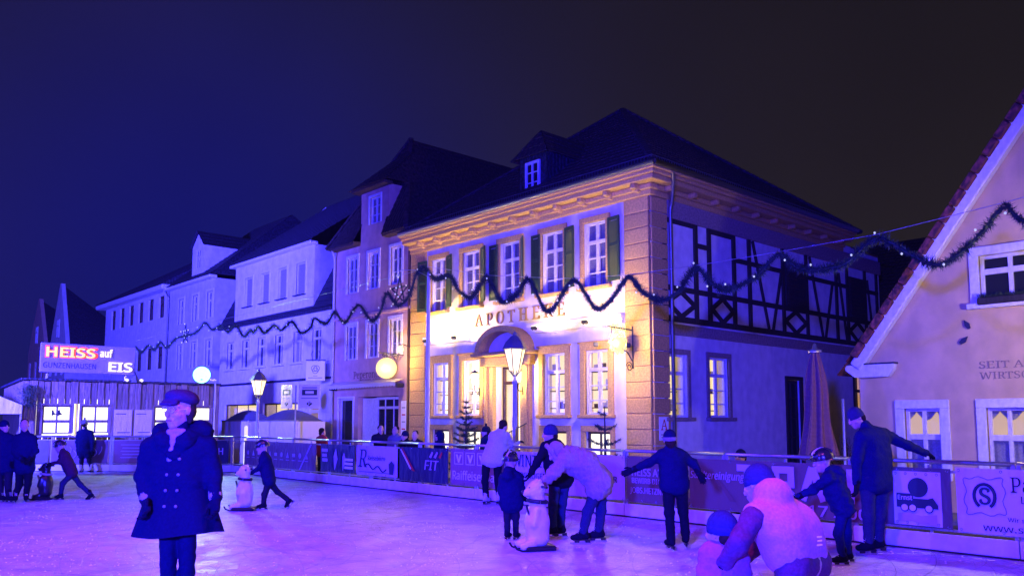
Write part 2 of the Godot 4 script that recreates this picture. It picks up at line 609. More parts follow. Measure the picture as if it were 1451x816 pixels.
func courses(s: SurfaceTool, a: Vector3, b: Vector3, c: Vector3, d: Vector3, step := 0.34, lip := 0.03) -> void:
	# a roof slope a-b (eaves, left to right) up to d-c, laid in overlapping courses
	var n := maxi(2, int(((d + c) / 2 - (a + b) / 2).length() / step))
	var up := ((d + c) - (a + b)).normalized()
	var nrm := (b - a).normalized().cross(up).normalized()
	if nrm.y < 0.0:
		nrm = -nrm
	for k in n:
		var f := float(k) / n
		var g := float(k + 1) / n
		var p0 := a.lerp(d, f) + nrm * lip
		var p1 := b.lerp(c, f) + nrm * lip
		var q0 := a.lerp(d, g) + nrm * lip * 0.15
		var q1 := b.lerp(c, g) + nrm * lip * 0.15
		quad(s, p0, q0, q1, p1)
		quad(s, p0 - nrm * lip, p0, p1, p1 - nrm * lip)

func sheet_box(key: String, w: float, h: float, d: float) -> Mesh:
	var k := "pane %.3f %.3f %.3f" % [w, h, d]
	if not cache.has(k):
		var s := begin()
		box(s, Vector3.ZERO, Vector3(w, h, d))
		cache[k] = mesh_of(s)
	return cache[k]

func window(b: Node3D, at: Vector3, turn: float, w: float, h: float, o := {}) -> Node3D:
	# at: middle of the opening in the wall's plane; z of the window's own axes points out of the wall
	var n := group_node(b, o.get("name", "window"), at, turn)
	var inset: float = o.get("inset", 0.13)
	var bar: float = o.get("bar", 0.065)
	var cols: int = o.get("cols", 2)
	var rows: Array = o.get("rows", [0.30, 0.55, 0.78])   # heights of the cross bars from the top, of 1
	var fm: String = o.get("frame", "white_paint")
	var lit: String = o.get("lit", "")
	var zf := -inset
	var key := "win %s %.3f %.3f %.3f %d %s %.3f" % [fm, w, h, bar, cols, str(rows), o.get("mid", 0.11)]
	if not cache.has(key):
		var s := begin()
		for sx in [-1, 1]:
			box(s, Vector3(sx * (w - bar) / 2, 0, 0), Vector3(bar, h, 0.07), Basis.IDENTITY, 0.006)
		for sy in [-1, 1]:
			box(s, Vector3(0, sy * (h - bar) / 2, 0), Vector3(w - 2 * bar, bar, 0.066), Basis.IDENTITY, 0.006)
		for c in range(1, cols):
			var middle := absf(c - cols / 2.0) < 0.1
			box(s, Vector3(-w / 2 + w * c / cols, 0, 0.004 if middle else 0.0), Vector3(o.get("mid", 0.11) if middle else 0.035, h - 2 * bar, 0.062 if middle else 0.04), Basis.IDENTITY, 0.005)
		for r in rows.size():
			var thick: float = 0.10 if r == 0 and o.get("transom", true) else 0.035
			box(s, Vector3(0, h / 2 - h * rows[r], 0.002), Vector3(w - 2 * bar, thick, 0.068 if thick > 0.05 else 0.036), Basis.IDENTITY, 0.005)
		cache[key] = mesh_of(s)
	part(n, "frame", cache[key], fm, Vector3(0, 0, zf))
	# panes, one in each field
	var ys := [0.0]
	ys.append_array(rows)
	ys.append(1.0)
	var cw := w / cols
	for c in cols:
		for r in ys.size() - 1:
			var ph: float = h * (ys[r + 1] - ys[r])
			part(n, "pane", sheet_box("", cw - 0.03, ph - 0.03, 0.006), "pane" if lit or o.get("curtain", false) else o.get("glass", "dark_glass"), Vector3(-w / 2 + cw * (c + 0.5), h / 2 - h * (ys[r] + ys[r + 1]) / 2, zf - 0.02))
	if lit:
		# the room behind: side walls, ceiling, floor and the lit far wall
		var dp: float = o.get("room", 0.9) * 0.42
		var s := begin()
		var e := 0.25
		var z0 := zf - 0.12
		var z1 := zf - dp
		var x := w / 2 + e
		var y := h / 2 + e
		quad(s, Vector3(-x, -y, z0), Vector3(-x, y, z0), Vector3(-x, y, z1), Vector3(-x, -y, z1))
		quad(s, Vector3(x, -y, z0), Vector3(x, -y, z1), Vector3(x, y, z1), Vector3(x, y, z0))
		quad(s, Vector3(-x, y, z0), Vector3(x, y, z0), Vector3(x, y, z1), Vector3(-x, y, z1))
		quad(s, Vector3(-x, -y, z0), Vector3(-x, -y, z1), Vector3(x, -y, z1), Vector3(x, -y, z0))
		part(n, "room_lining", s, "room")
		var g := begin()
		quad(g, Vector3(-x, -y, z1), Vector3(-x, y, z1), Vector3(x, y, z1), Vector3(x, -y, z1))
		part(n, "window_light", g, lit)
		if o.get("things", false):
			# shelves with packets against the lit wall
			for k in 3:
				var sy := -y + 0.45 + k * 0.52
				lblock(n, "shelf", Vector3(0, sy, z1 + 0.07), Vector3(2 * x - 0.1, 0.03, 0.12), "brown_paint", 0.0)
				var px := -x + 0.12
				while px < x - 0.15:
					var pw := rng.randf_range(0.06, 0.14)
					var hh := rng.randf_range(0.10, 0.30)
					if rng.randf() < 0.55:
						lblock(n, "packet", Vector3(px + pw / 2, sy + 0.016 + hh / 2, z1 + 0.07), Vector3(pw, hh, 0.08), ["room", "canvas_white", "brown_paint"][rng.randi() % 3], 0.0)
					px += pw + rng.randf_range(0.02, 0.10)
	elif o.get("curtain", false):
		# two net curtains drawn almost together, a dark room behind
		for sx in [-1, 1]:
			var s := begin(true)
			var rings := []
			for j in 2:
				var ring := []
				for i in 17:
					ring.append(Vector3(sx * (w * 0.5 - w * (0.47 - 0.10 * j) * i / 16.0), h * (0.5 - j), -0.014 * cos(i * 2.1)))
				rings.append(ring)
			skin(s, rings, false)
			part(n, "curtain", s, "net_curtain", Vector3(0, 0, zf - 0.08))
		var bk := begin()
		quad(bk, Vector3(-w / 2, -h / 2, zf - 0.3), Vector3(-w / 2, h / 2, zf - 0.3), Vector3(w / 2, h / 2, zf - 0.3), Vector3(w / 2, -h / 2, zf - 0.3))
		part(n, "room_wall", bk, "room")
	if o.get("surround", ""):
		var sw: float = o.get("sw", 0.16)
		var pr: float = o.get("proud", 0.05)
		var s := begin()
		for sx in [-1, 1]:
			box(s, Vector3(sx * (w + sw) / 2, 0, pr / 2 - 0.02), Vector3(sw, h, pr + 0.04), Basis.IDENTITY, 0.008)
		box(s, Vector3(0, (h + sw) / 2, pr / 2 - 0.018), Vector3(w + 2 * sw, sw, pr + 0.044), Basis.IDENTITY, 0.008)
		if o.get("ears", false):
			box(s, Vector3(0, (h + 2 * sw) / 2 + 0.03, pr / 2 + 0.01), Vector3(w + 2 * sw + 0.08, 0.06, pr + 0.08), Basis.IDENTITY, 0.008)
		part(n, "surround", s, o.surround)
	if o.get("sill", ""):
		var so: float = o.get("sw", 0.16)
		lblock(n, "sill", Vector3(0, -h / 2 - 0.05, 0.05), Vector3(w + 2 * so + 0.08, 0.10, 0.22), o.sill, 0.012)
	return n

func shutter(b: Node3D, at: Vector3, w: float, h: float, turn: float) -> void:
	# louvred shutter leaf hinged at its own x = 0 edge, opened by turn degrees off the wall
	var n := group_node(b, "shutter", at, turn)
	var key := "shutter %.2f %.2f" % [w, h]
	if not cache.has(key):
		var s := begin()
		for x in [0.035, w - 0.035]:
			box(s, Vector3(x, 0, 0), Vector3(0.07, h, 0.04), Basis.IDENTITY, 0.005)
		for y in [-h / 2 + 0.05, 0.12, h / 2 - 0.05]:
			box(s, Vector3(w / 2, y, 0), Vector3(w - 0.14, 0.10, 0.036), Basis.IDENTITY, 0.005)
		cache[key] = mesh_of(s)
		var l := begin()
		var y := -h / 2 + 0.13
		var tilt := Basis(Vector3.RIGHT, 0.6)
		while y < h / 2 - 0.12:
			if absf(y - 0.12) > 0.06:
				box(l, Vector3(w / 2, y, 0), Vector3(w - 0.14, 0.055, 0.008), tilt)
			y += 0.048
		cache[key + "l"] = mesh_of(l)
	part(n, "shutter_frame", cache[key], "green_paint")
	var sl := part(n, "louvres", cache[key + "l"], "green_paint")
	sl.set_meta("kind", "stuff")

func downpipe(b: Node3D, pts: Array, m := "zinc", r := 0.05) -> void:
	var s := begin(true)
	tube(s, pts, r, 10)
	wpart(b, "downpipe", s, m)

func rail_run(s: SurfaceTool, a: Vector3, b: Vector3, h: float, step: float) -> void:
	# snow guard: thin uprights between two rails
	var u := (b - a).normalized()
	var len := (b - a).length()
	var fr := Basis(u, Vector3.UP, u.cross(Vector3.UP))
	for y in [0.03, h]:
		box(s, (a + b) / 2 + Vector3.UP * y, Vector3(len, 0.02, 0.015), fr)
	for k in int(len / step) + 1:
		box(s, a + u * minf(k * step, len) + Vector3.UP * h / 2, Vector3(0.012, h, 0.012), fr)

# ------------------------------------------------------------------ light masts and ground
func rink_floodlights() -> void:
	# masts on the near side of the rink: blue floods at the mast head, magenta floods on booms over the ice
	var blue := Vector3(0.022, 0.016, 1.0)
	var pink := Vector3(1.0, 0.10, 0.80)
	var spots := [
		["short floodlight mast with one blue flood near the marquee", Vector3(-25.5, 0, 4.4), 6.0, [
			[Vector3(-25.7, 5.6, 4.1), Vector3(-54, 6.0, -18), Vector3(0.055, 0.045, 1.0), 4600.0, 52.0, "flood_blue", 0.5]]],
		["tall floodlight mast with a boom over the ice by the open long edge", Vector3(-17.0, 0, 5.0), 9.0, [
			[Vector3(-16.2, 8.5, 4.8), Vector3(-9.5, 0.0, -7.5), blue, 520.0, 50.0, "flood_blue", 0.3],
			[Vector3(-16.7, 8.5, 4.8), Vector3(-22, 0, -5.0), pink, 14.0, 42.0, "flood_magenta", 0.2],
			[Vector3(-11.5, 8.9, -3.2), Vector3(-11.8, 0, -4.2), pink, 50.0, 55.0, "flood_magenta", 0.2]]],
		["tall floodlight mast with a boom over the ice at the rink entrance", Vector3(2.4, 0, 6.2), 8.6, [
			[Vector3(2.1, 3.1, 5.8), Vector3(-20.0, 2.6, -8.5), blue, 2200.0, 52.0, "flood_blue", 0.3],
			[Vector3(-2.6, 8.0, -2.6), Vector3(-3.4, 0, -4.2), pink, 50.0, 54.0, "flood_magenta", 0.2]]],
	]
	for a in spots:
		var t := thing("floodlight_mast", a[0], "floodlight", a[1])
		var top: float = a[2]
		var s := begin(true)
		tube(s, [Vector3(0, GROUND, 0), Vector3(0, top * 0.5, 0), Vector3(0, top + 0.2, 0)], [0.10, 0.08, 0.06], 12)
		part(t, "mast", s, "steel")
		for k in a[3].size():
			var f: Array = a[3][k]
			var at: Vector3 = f[0]
			var bm := begin(true)
			tube(bm, [Vector3(0, top if at.y > 5.0 else at.y + 0.2, 0), at - a[1] + Vector3(0, 0.3, 0)], 0.035, 8)
			part(t, "boom", bm, "steel")
			var h := group_node(t, "flood_head", at)
			var up := Vector3.UP if absf((f[1] - at).normalized().y) < 0.95 else Vector3.RIGHT
			var fr := Basis.looking_at(f[1] - at, up)
			lblock(h, "housing", Vector3.ZERO, Vector3(0.42, 0.34, 0.12), "iron", 0.02, fr)
			lblock(h, "flood_lens", fr * Vector3(0, 0, -0.068), Vector3(0.36, 0.28, 0.012), f[5], 0.0, fr)
			lblock(h, "bracket", Vector3(0, 0.2, 0), Vector3(0.03, 0.24, 0.03), "steel")
			spot(h, "flood_light", at + fr * Vector3(0, 0, -0.10), f[1], f[2], f[3], f[4], f[6], 0.8)

func setting() -> void:
	var s := begin()
	quad(s, Vector3(-160, GROUND, 60), Vector3(-160, GROUND, -160), Vector3(80, GROUND, -160), Vector3(80, GROUND, 60))
	structure("street", s, "street")
	s = begin()
	box(s, Vector3(-19, GROUND + 0.03, -16.1), Vector3(46, 0.12, 2.56), Basis.IDENTITY, 0.015)
	structure("pavement", s, "slab")
	# the sheet of ice, following the barrier with its cut corner
	s = begin()
	var poly := PackedVector2Array([Vector2(7, 6), Vector2(7, -11.05), Vector2(-25.15, -11.05), Vector2(-34.1, -2.9), Vector2(-34.1, 6)])
	var q := PackedVector2Array()
	for p in poly:
		q.append(Vector2(p.x, -p.y))
	prism(s, q, Vector3(0, GROUND + 0.004, 0), Vector3.RIGHT, Vector3.FORWARD, Vector3(0, 0.096, 0))
	structure("ice", s, "ice")
	# crumbs of ice that the blades throw up
	var crumb := begin()
	var tips := [Vector3(0, 0.008, 0), Vector3(0.009, 0, 0.004), Vector3(-0.007, 0, 0.007), Vector3(-0.002, 0, -0.009)]
	for e in [[0, 1, 2], [0, 2, 3], [0, 3, 1]]:
		tri(crumb, tips[e[0]], tips[e[1]], tips[e[2]])
	var mm := MultiMesh.new()
	mm.transform_format = MultiMesh.TRANSFORM_3D
	mm.mesh = mesh_of(crumb)
	mm.instance_count = 9000
	var patch := FastNoiseLite.new()
	patch.seed = 8
	patch.frequency = 0.35
	var done := 0
	while done < 9000:
		var at := Vector3(rng.randf_range(-24, 2), 0.0, rng.randf_range(-10.9, 2))
		if patch.get_noise_2d(at.x, at.z * 1.7) + rng.randf() * 0.5 < 0.22:
			continue
		at.y = -0.001
		mm.set_instance_transform(done, Transform3D(Basis(Vector3.UP, rng.randf() * TAU).scaled(Vector3.ONE * rng.randf_range(0.5, 1.9)), at))
		done += 1
	var sh := MultiMeshInstance3D.new()
	sh.name = "ice_shavings"
	sh.multimesh = mm
	sh.material_override = M.shavings
	add_child(sh)
	sh.set_meta("kind", "stuff")
	sh.set_meta("label", "loose white ice shavings scattered over the rink")
	sh.set_meta("category", "ice shavings")

# ------------------------------------------------------------------ the pharmacy
func quoins(b: Node3D, x0: float, x1: float, y0: float, y1: float, z: float, proud: float, side_x := 0.0) -> void:
	var n := int(round((y1 - y0) / 0.43))
	var h := (y1 - y0) / n
	for k in n:
		var y := y0 + h * (k + 0.5)
		var m: String = "sandstone" if (k * 7) % 3 else "sandstone_b"
		block(b, "quoin", Vector3((x0 + x1) / 2, y, z + proud / 2 - 0.06), Vector3(x1 - x0, h - 0.022, proud + 0.12), m, 0.016)
	# recessed joint behind the blocks
	block(b, "quoin_bed", Vector3((x0 + x1) / 2, (y0 + y1) / 2, z - 0.05 + (proud - 0.025) / 2), Vector3(x1 - x0 - 0.03, y1 - y0, proud + 0.075), "sandstone_b", 0.0)

func pharmacy() -> void:
	var XL := -24.42
	var XR := -13.47
	var ZB := -28.5
	var b := thing("pharmacy", "cream pharmacy with green shutters, floodlit lettering, rounded door hood and half-timbered flank", "building", Vector3((XL + XR) / 2, GROUND, FZ))
	# openings
	var ux := [[-23.22, -22.38], [-21.46, -20.55], [-19.53, -18.60], [-17.60, -16.70], [-15.85, -15.02]]
	var lx := [[-23.08, -22.16], [-21.39, -20.50], [-17.54, -16.63], [-15.84, -14.97]]
	var holes := []
	for u in ux:
		holes.append([u[0], 5.45, u[1], 7.33])
	for l in lx:
		holes.append([l[0], 1.80, l[1], 3.63])
		holes.append([l[0] - 0.02, 0.62, l[1] + 0.04, 1.32])
	var door := [-19.72, 0.55, -18.48, 3.35]
	holes.append(door)
	front_wall(b, XL + 0.35, XR - 0.35, GROUND, 8.0, FZ, holes, "plaster_cream")
	for u in ux:
		window(b, Vector3((u[0] + u[1]) / 2, 6.39, FZ), 0, u[1] - u[0], 1.88, {"surround": "sandstone", "sw": 0.17, "sill": "sandstone", "curtain": true})
	for i in 4:
		var l: Array = lx[i]
		window(b, Vector3((l[0] + l[1]) / 2, 2.715, FZ), 0, l[1] - l[0], 1.83, {"surround": "sandstone", "sw": 0.19, "proud": 0.07, "ears": true, "sill": "sandstone", "lit": "window_bright" if i < 2 else "window_warm", "room": 1.1, "things": true})
		window(b, Vector3((l[0] + l[1]) / 2 + 0.01, 0.97, FZ), 0, l[1] - l[0] + 0.06, 0.70, {"name": "cellar_window", "surround": "sandstone", "sw": 0.17, "rows": [], "cols": 2 if i % 2 else 1, "mid": 0.05, "lit": "window_white" if i != 2 else "window_warm", "room": 0.7, "frame": "brown_paint"})
	# shutters: leaf opened off the wall at the hinge side
	for a in [[-23.40, -172.0], [-22.26, -18.0], [-20.42, -25.0], [-18.47, -36.0], [-16.58, -12.0], [-14.90, -6.0]]:
		shutter(b, Vector3(a[0], 6.42, FZ + 0.085), 0.47, 1.82, a[1])
	shutter(b, Vector3(-20.02, 6.42, FZ + 0.06), 0.42, 1.82, -2.0)
	shutter(b, Vector3(-18.03, 6.42, FZ + 0.06), 0.40, 1.82, -2.0)
	# corner pilasters of rusticated blocks
	quoins(b, XL, XL + 0.90, 0.55, 7.70, FZ, 0.07)
	quoins(b, XR - 0.86, XR, 0.55, 7.70, FZ, 0.07)
	# short return of the corner blocks on the flank
	var n := 17
	for k in n:
		var y := 0.55 + 7.15 / n * (k + 0.5)
		block(b, "quoin", Vector3(XR + 0.035, y, FZ - 0.35), Vector3(0.06, 7.15 / n - 0.022, 0.70), "sandstone" if k % 3 else "sandstone_b", 0.014)
	block(b, "plinth", Vector3((XL + XR) / 2, 0.225, FZ + 0.05), Vector3(XR - XL + 0.10, 0.65, 0.18), "sandstone_b", 0.02)
	# string course between the storeys, main cornice with brackets, gutter, snow guard
	for a in [[4.36, 0.16, 0.16], [4.50, 0.12, 0.22]]:
		block(b, "string_course", Vector3(-22.23, a[0], FZ + a[2] / 2 - 0.02), Vector3(2.50, a[1], a[2]), "white_paint", 0.015)
		block(b, "string_course", Vector3(-16.24, a[0], FZ + a[2] / 2 - 0.02), Vector3(3.75, a[1], a[2]), "white_paint", 0.015)
	for a in [[7.78, 0.16, 0.12], [7.92, 0.14, 0.20], [8.07, 0.14, 0.48], [8.19, 0.10, 0.56], [8.27, 0.07, 0.64]]:
		block(b, "cornice", Vector3((XL + XR) / 2 + a[2] / 2, a[0], FZ + a[2] / 2 - 0.05), Vector3(XR - XL + a[2], a[1], a[2] + 0.10), "sandstone", 0.02)
		block(b, "side_cornice", Vector3(XR + a[2] / 2 - 0.05, a[0], (FZ + ZB) / 2 - 0.05), Vector3(a[2] + 0.09, a[1] - 0.004, FZ - ZB - 0.10), "sandstone_b", 0.02)
	var x := XL + 0.9
	while x < XR:
		block(b, "bracket", Vector3(x, 7.93, FZ + 0.27), Vector3(0.16, 0.15, 0.36), "sandstone", 0.03)
		block(b, "bracket", Vector3(x, 7.84, FZ + 0.18), Vector3(0.13, 0.10, 0.18), "sandstone", 0.03)
		x += 0.98
	for k in 10:
		block(b, "bracket", Vector3(XR + 0.25, 7.93, FZ - 0.5 - k * 1.1), Vector3(0.34, 0.15, 0.15), "sandstone_b", 0.03)
	var g := begin(true)
	tube(g, [Vector3(XL, 8.36, FZ + 0.62), Vector3(XR + 0.66, 8.36, FZ + 0.62)], 0.075, 10)
	wpart(b, "gutter", g, "zinc")
	g = begin(true)
	tube(g, [Vector3(XR + 0.66, 8.365, FZ + 0.62), Vector3(XR + 0.66, 8.365, ZB)], 0.075, 10)
	wpart(b, "gutter", g, "zinc")
	downpipe(b, [Vector3(XR + 0.60, 8.30, FZ - 0.25), Vector3(XR + 0.55, 8.05, FZ - 0.35), Vector3(XR + 0.22, 7.65, FZ - 0.72), Vector3(XR + 0.14, 7.4, FZ - 0.74), Vector3(XR + 0.14, 4.5, FZ - 0.74), Vector3(XR + 0.14, GROUND, FZ - 0.74)])
	# roof: hipped, ridge along x
	var zr := (FZ + ZB) / 2
	var yr := 13.1
	var ey := 8.33
	var A := Vector3(XL - 0.1, ey, FZ + 0.60)
	var B := Vector3(XR + 0.62, ey, FZ + 0.60)
	var C := Vector3(XR + 0.62, ey, ZB - 0.4)
	var D := Vector3(XL - 0.1, ey, ZB - 0.4)
	var R1 := Vector3((XL + XR) / 2, yr, zr)
	var R0 := R1
	var rs := begin()
	courses(rs, A, B, R1, R0)
	courses(rs, B, C, R1, R1)
	courses(rs, C, D, R0, R1)
	courses(rs, D, A, R0, R0)
	var roof := wpart(b, "roof", rs, "tile")
	for k in 26:
		var f := (k + 0.5) / 26.0
		block(roof, "hip_tile", B.lerp(R1, f) + Vector3.UP * 0.05, Vector3(0.24, 0.10, 0.40), "tile", 0.04, frame_of(R1 - B))
		block(roof, "hip_tile", C.lerp(R1, f) + Vector3.UP * 0.05, Vector3(0.24, 0.10, 0.40), "tile", 0.04, frame_of(R1 - C))
		block(roof, "hip_tile", A.lerp(R1, f) + Vector3.UP * 0.05, Vector3(0.24, 0.10, 0.40), "tile", 0.04, frame_of(R1 - A))
	var sg := begin()
	rail_run(sg, Vector3(XL + 0.1, 8.42, FZ + 0.38), Vector3(XR + 0.40, 8.42, FZ + 0.38), 0.24, 0.11)
	rail_run(sg, Vector3(XR + 0.40, 8.42, FZ + 0.38), Vector3(XR + 0.40, 8.42, ZB), 0.24, 0.11)
	wpart(roof, "snow_guard", sg, "zinc")
	# dormer with a steep hood
	var dx := -18.35
	var dz := FZ - 0.35
	var dn := group_node(b, "dormer", Vector3(dx, 8.85, dz))
	var ds := begin()
	var cheek := [Vector3(-0.62, -0.25, 0), Vector3(-0.62, 1.25, 0), Vector3(-0.62, 1.25, -1.75), Vector3(0.62, -0.25, 0), Vector3(0.62, 1.25, 0), Vector3(0.62, 1.25, -1.75)]
	tri(ds, cheek[0], cheek[1], cheek[2])
	tri(ds, cheek[3], cheek[5], cheek[4])
	wall_face(ds, Vector3(-0.62, -0.25, 0), Vector3.RIGHT, 1.24, 1.5, [[0.30, 0.26, 0.94, 1.28]], Vector3.BACK, 0.1)
	part(dn, "dormer_wall", ds, "slate")
	window(b, Vector3(dx, 9.37, dz + 0.03), 0, 0.66, 1.02, {"rows": [0.36, 0.68], "transom": false, "mid": 0.06, "bar": 0.09, "inset": 0.0})
	ds = begin()
	var e0 := Vector3(-0.85, 1.15, 0.22)
	var e1 := Vector3(0.85, 1.15, 0.22)
	var tp := Vector3(0, 2.15, -0.35)
	var bk := Vector3(0, 2.15, -2.7)
	courses(ds, e0, e1, tp, tp, 0.3)
	courses(ds, e1, Vector3(0.85, 1.15, -2.0), bk, tp, 0.3)
	courses(ds, Vector3(-0.85, 1.15, -2.0), e0, tp, bk, 0.3)
	part(dn, "dormer_roof", ds, "tile")
	# lettering, door, hood
	text(b, "lettering", "A P O T H E K E", 0.42, "ink_gold", Vector3(-18.70, 4.92, FZ + 0.03) - b.position, Basis.IDENTITY, true, 0.0, 0.0, 1.03, 0.05)
	var dr := group_node(b, "door", Vector3(-19.10, 1.95, FZ - 0.30))
	var fs := begin()
	for sx in [-1, 1]:
		box(fs, Vector3(sx * 0.56, 0, 0), Vector3(0.10, 2.80, 0.10), Basis.IDENTITY, 0.01)
		box(fs, Vector3(sx * 0.06, -0.28, 0.01), Vector3(0.08, 2.24, 0.06), Basis.IDENTITY, 0.01)
	box(fs, Vector3(0, 1.36, 0), Vector3(1.02, 0.08, 0.10), Basis.IDENTITY, 0.01)
	box(fs, Vector3(0, 0.88, 0), Vector3(1.02, 0.10, 0.11), Basis.IDENTITY, 0.01)
	box(fs, Vector3(0, -1.30, 0), Vector3(1.02, 0.16, 0.08), Basis.IDENTITY, 0.01)
	part(dr, "door_frame", fs, "brown_paint")
	for sx in [-1, 1]:
		part(dr, "pane", sheet_box("", 0.42, 2.04, 0.01), "pane", Vector3(sx * 0.30, -0.20, -0.02))
		lblock(dr, "handle", Vector3(sx * 0.10, -0.35, 0.07), Vector3(0.025, 0.32, 0.03), "steel")
	part(dr, "pane", sheet_box("", 1.0, 0.38, 0.01), "pane", Vector3(0, 1.12, -0.02))
	var dl := begin()
	quad(dl, Vector3(-0.9, -1.5, -0.7), Vector3(-0.9, 1.6, -0.7), Vector3(0.9, 1.6, -0.7), Vector3(0.9, -1.5, -0.7))
	part(dr, "window_light", dl, "window_bright")
	var lining := begin()
	for sx in [-1.0, 1.0]:
		quad(lining, Vector3(sx * 0.9, -1.5, -0.1), Vector3(sx * 0.9, 1.6, -0.1), Vector3(sx * 0.9, 1.6, -1.5), Vector3(sx * 0.9, -1.5, -1.5))
	quad(lining, Vector3(-0.9, 1.6, -0.1), Vector3(0.9, 1.6, -0.1), Vector3(0.9, 1.6, -1.5), Vector3(-0.9, 1.6, -1.5))
	part(dr, "room_lining", lining, "room")
	for sx in [-1, 1]:
		block(b, "door_jamb", Vector3(-19.10 + sx * 0.84, 1.95, FZ + 0.05), Vector3(0.42, 2.80, 0.20), "sandstone", 0.02)
		block(b, "door_jamb", Vector3(-19.10 + sx * 0.94, 1.95, FZ + 0.10), Vector3(0.14, 2.80, 0.22), "sandstone_b", 0.02)
	block(b, "door_lintel", Vector3(-19.10, 3.50, FZ + 0.07), Vector3(2.34, 0.30, 0.28), "sandstone", 0.02)
	block(b, "hood_shelf", Vector3(-19.10, 3.72, FZ + 0.22), Vector3(2.72, 0.12, 0.58), "sandstone", 0.03)
	var hs := begin()
	var arc := PackedVector2Array()
	for k in 17:
		var a := PI * k / 16.0
		arc.append(Vector2(-1.16 * cos(a), 0.82 * sin(a)))
	for k in 17:
		var a := PI * (16 - k) / 16.0
		arc.append(Vector2(-0.98 * cos(a), 0.64 * sin(a)))
	prism(hs, arc, Vector3(-19.10, 3.78, FZ - 0.02), Vector3.RIGHT, Vector3.UP, Vector3(0, 0, 0.50))
	wpart(b, "door_hood", hs, "sandstone")
	hs = begin()
	var tym := PackedVector2Array()
	for k in 17:
		tym.append(Vector2(-0.99 * cos(PI * k / 16.0), 0.65 * sin(PI * k / 16.0)))
	prism(hs, tym, Vector3(-19.10, 3.785, FZ - 0.02), Vector3.RIGHT, Vector3.UP, Vector3(0, 0, 0.05))
	wpart(b, "tympanum", hs, "plaster_cream")
	for k in 4:
		block(b, "doorstep", Vector3(-19.10, GROUND + 0.09 + 0.145 * k + 0.06, FZ + 1.05 - 0.28 * k), Vector3(2.2, 0.145, 0.62), "slab", 0.012)
	var hr := begin(true)
	tube(hr, [Vector3(-18.06, 0.2, FZ + 1.3), Vector3(-18.06, 1.15, FZ + 1.3), Vector3(-18.06, 1.55, FZ + 0.25)], 0.02, 8)
	for k in 4:
		tube(hr, [Vector3(-18.06, 0.2 + 0.1 * k, FZ + 1.1 - 0.25 * k), Vector3(-18.06, 1.22 + 0.1 * k, FZ + 1.1 - 0.25 * k)], 0.010, 6)
	wpart(b, "handrail", hr, "iron")
	# sconces beside the door
	for sx in [-1, 1]:
		var at := Vector3(-19.28 + sx * 1.02, 2.98, FZ + 0.42)
		var sc := group_node(b, "wall_lantern", at)
		var gl := begin(true)
		lathe(gl, [Vector2(0.0, 0.20), Vector2(0.09, 0.19), Vector2(0.13, 0.12), Vector2(0.115, -0.10), Vector2(0.08, -0.20), Vector2(0.0, -0.21)], 14)
		part(sc, "lamp_globe", gl, "lamp_sconce")
		var ir := begin(true)
		tube(ir, [Vector3(0, -0.21, 0), Vector3(0, -0.40, 0), Vector3(0, -0.46, -0.10), Vector3(0, -0.42, -0.20)], 0.018, 8)
		tube(ir, [Vector3(0, -0.42, -0.20), Vector3(0, -0.30, -0.20), Vector3(0, -0.56, -0.20)], 0.022, 8)
		lathe(ir, [Vector2(0.0, 0.30), Vector2(0.03, 0.25), Vector2(0.14, 0.19), Vector2(0.13, 0.17)], 14)
		part(sc, "lantern_arm", ir, "iron")
		omni(sc, "lantern_light", at, Vector3(1.0, 0.66, 0.22), 5.5, 0.09)
	# floodlights on the string course that wash the upper wall
	for a in [[-22.30, 10.0], [-20.75, 7.5], [-17.0, 5.0], [-15.0, 5.0]]:
		var at := Vector3(a[0], 4.30, FZ + 0.95)
		var h := group_node(b, "facade_floodlight", at)
		var fr := Basis.looking_at(Vector3(0, 1.0, -0.55))
		lblock(h, "housing", Vector3.ZERO, Vector3(0.18, 0.11, 0.08), "iron", 0.01, fr)
		lblock(h, "lamp_lens", fr * Vector3(0, 0, -0.055), Vector3(0.17, 0.10, 0.008), "lamp_warm", 0.0, fr)
		lblock(h, "arm", Vector3(0, -0.07, -0.46), Vector3(0.025, 0.025, 0.96), "white_paint", 0.004, Basis(Vector3.RIGHT, -0.02))
		spot(h, "facade_light", at + fr * Vector3(0, 0, -0.08), at + Vector3(0, 1.0, -0.55), Vector3(1.0, 0.64, 0.16), a[1], 80.0, 0.06, 0.5)
	# gilded hanging sign on a wrought bracket
	var sg2 := group_node(b, "hanging_sign", Vector3(-14.05, 3.62, FZ + 0.85))
	var wi := begin(true)
	tube(wi, [Vector3(0, -0.60, -0.77), Vector3(0, 0.55, -0.77)], 0.018, 8)
	tube(wi, [Vector3(0, 0.45, -0.77), Vector3(0, 0.48, 0.25)], 0.018, 8)
	tube(wi, spiral(Vector3(0, -0.55, -0.62), 0.14, 1.6), 0.013, 6)
	tube(wi, [Vector3(0, -0.40, -0.76), Vector3(0, -0.15, -0.52), Vector3(0, -0.05, -0.20), Vector3(0, -0.10, 0.0)], 0.014, 8)
	tube(wi, [Vector3(0, 0.46, 0.1), Vector3(0, 0.30, 0.1)], 0.01, 6)
	part(sg2, "bracket", wi, "iron")
	var au := begin(true)
	for k in 9:
		var a := TAU * k / 9.0
		tube(au, spiral(Vector3(0, 0.05 + 0.24 * sin(a), -0.16 + 0.30 * cos(a)), 0.09, 1.3), 0.016, 6)
	lathe(au, [Vector2(0.0, 0.18), Vector2(0.10, 0.14), Vector2(0.17, 0.0), Vector2(0.10, -0.14), Vector2(0.0, -0.18)], 14, Vector3(0, 0.05, -0.16))
	for k in 7:
		tube(au, [Vector3(0, 0.40, -0.46 + 0.10 * k), Vector3(0, 0.55 + 0.05 * (k % 2), -0.46 + 0.10 * k)], 0.016, 6)
	part(sg2, "sign_lamp", au, "gold_sign")
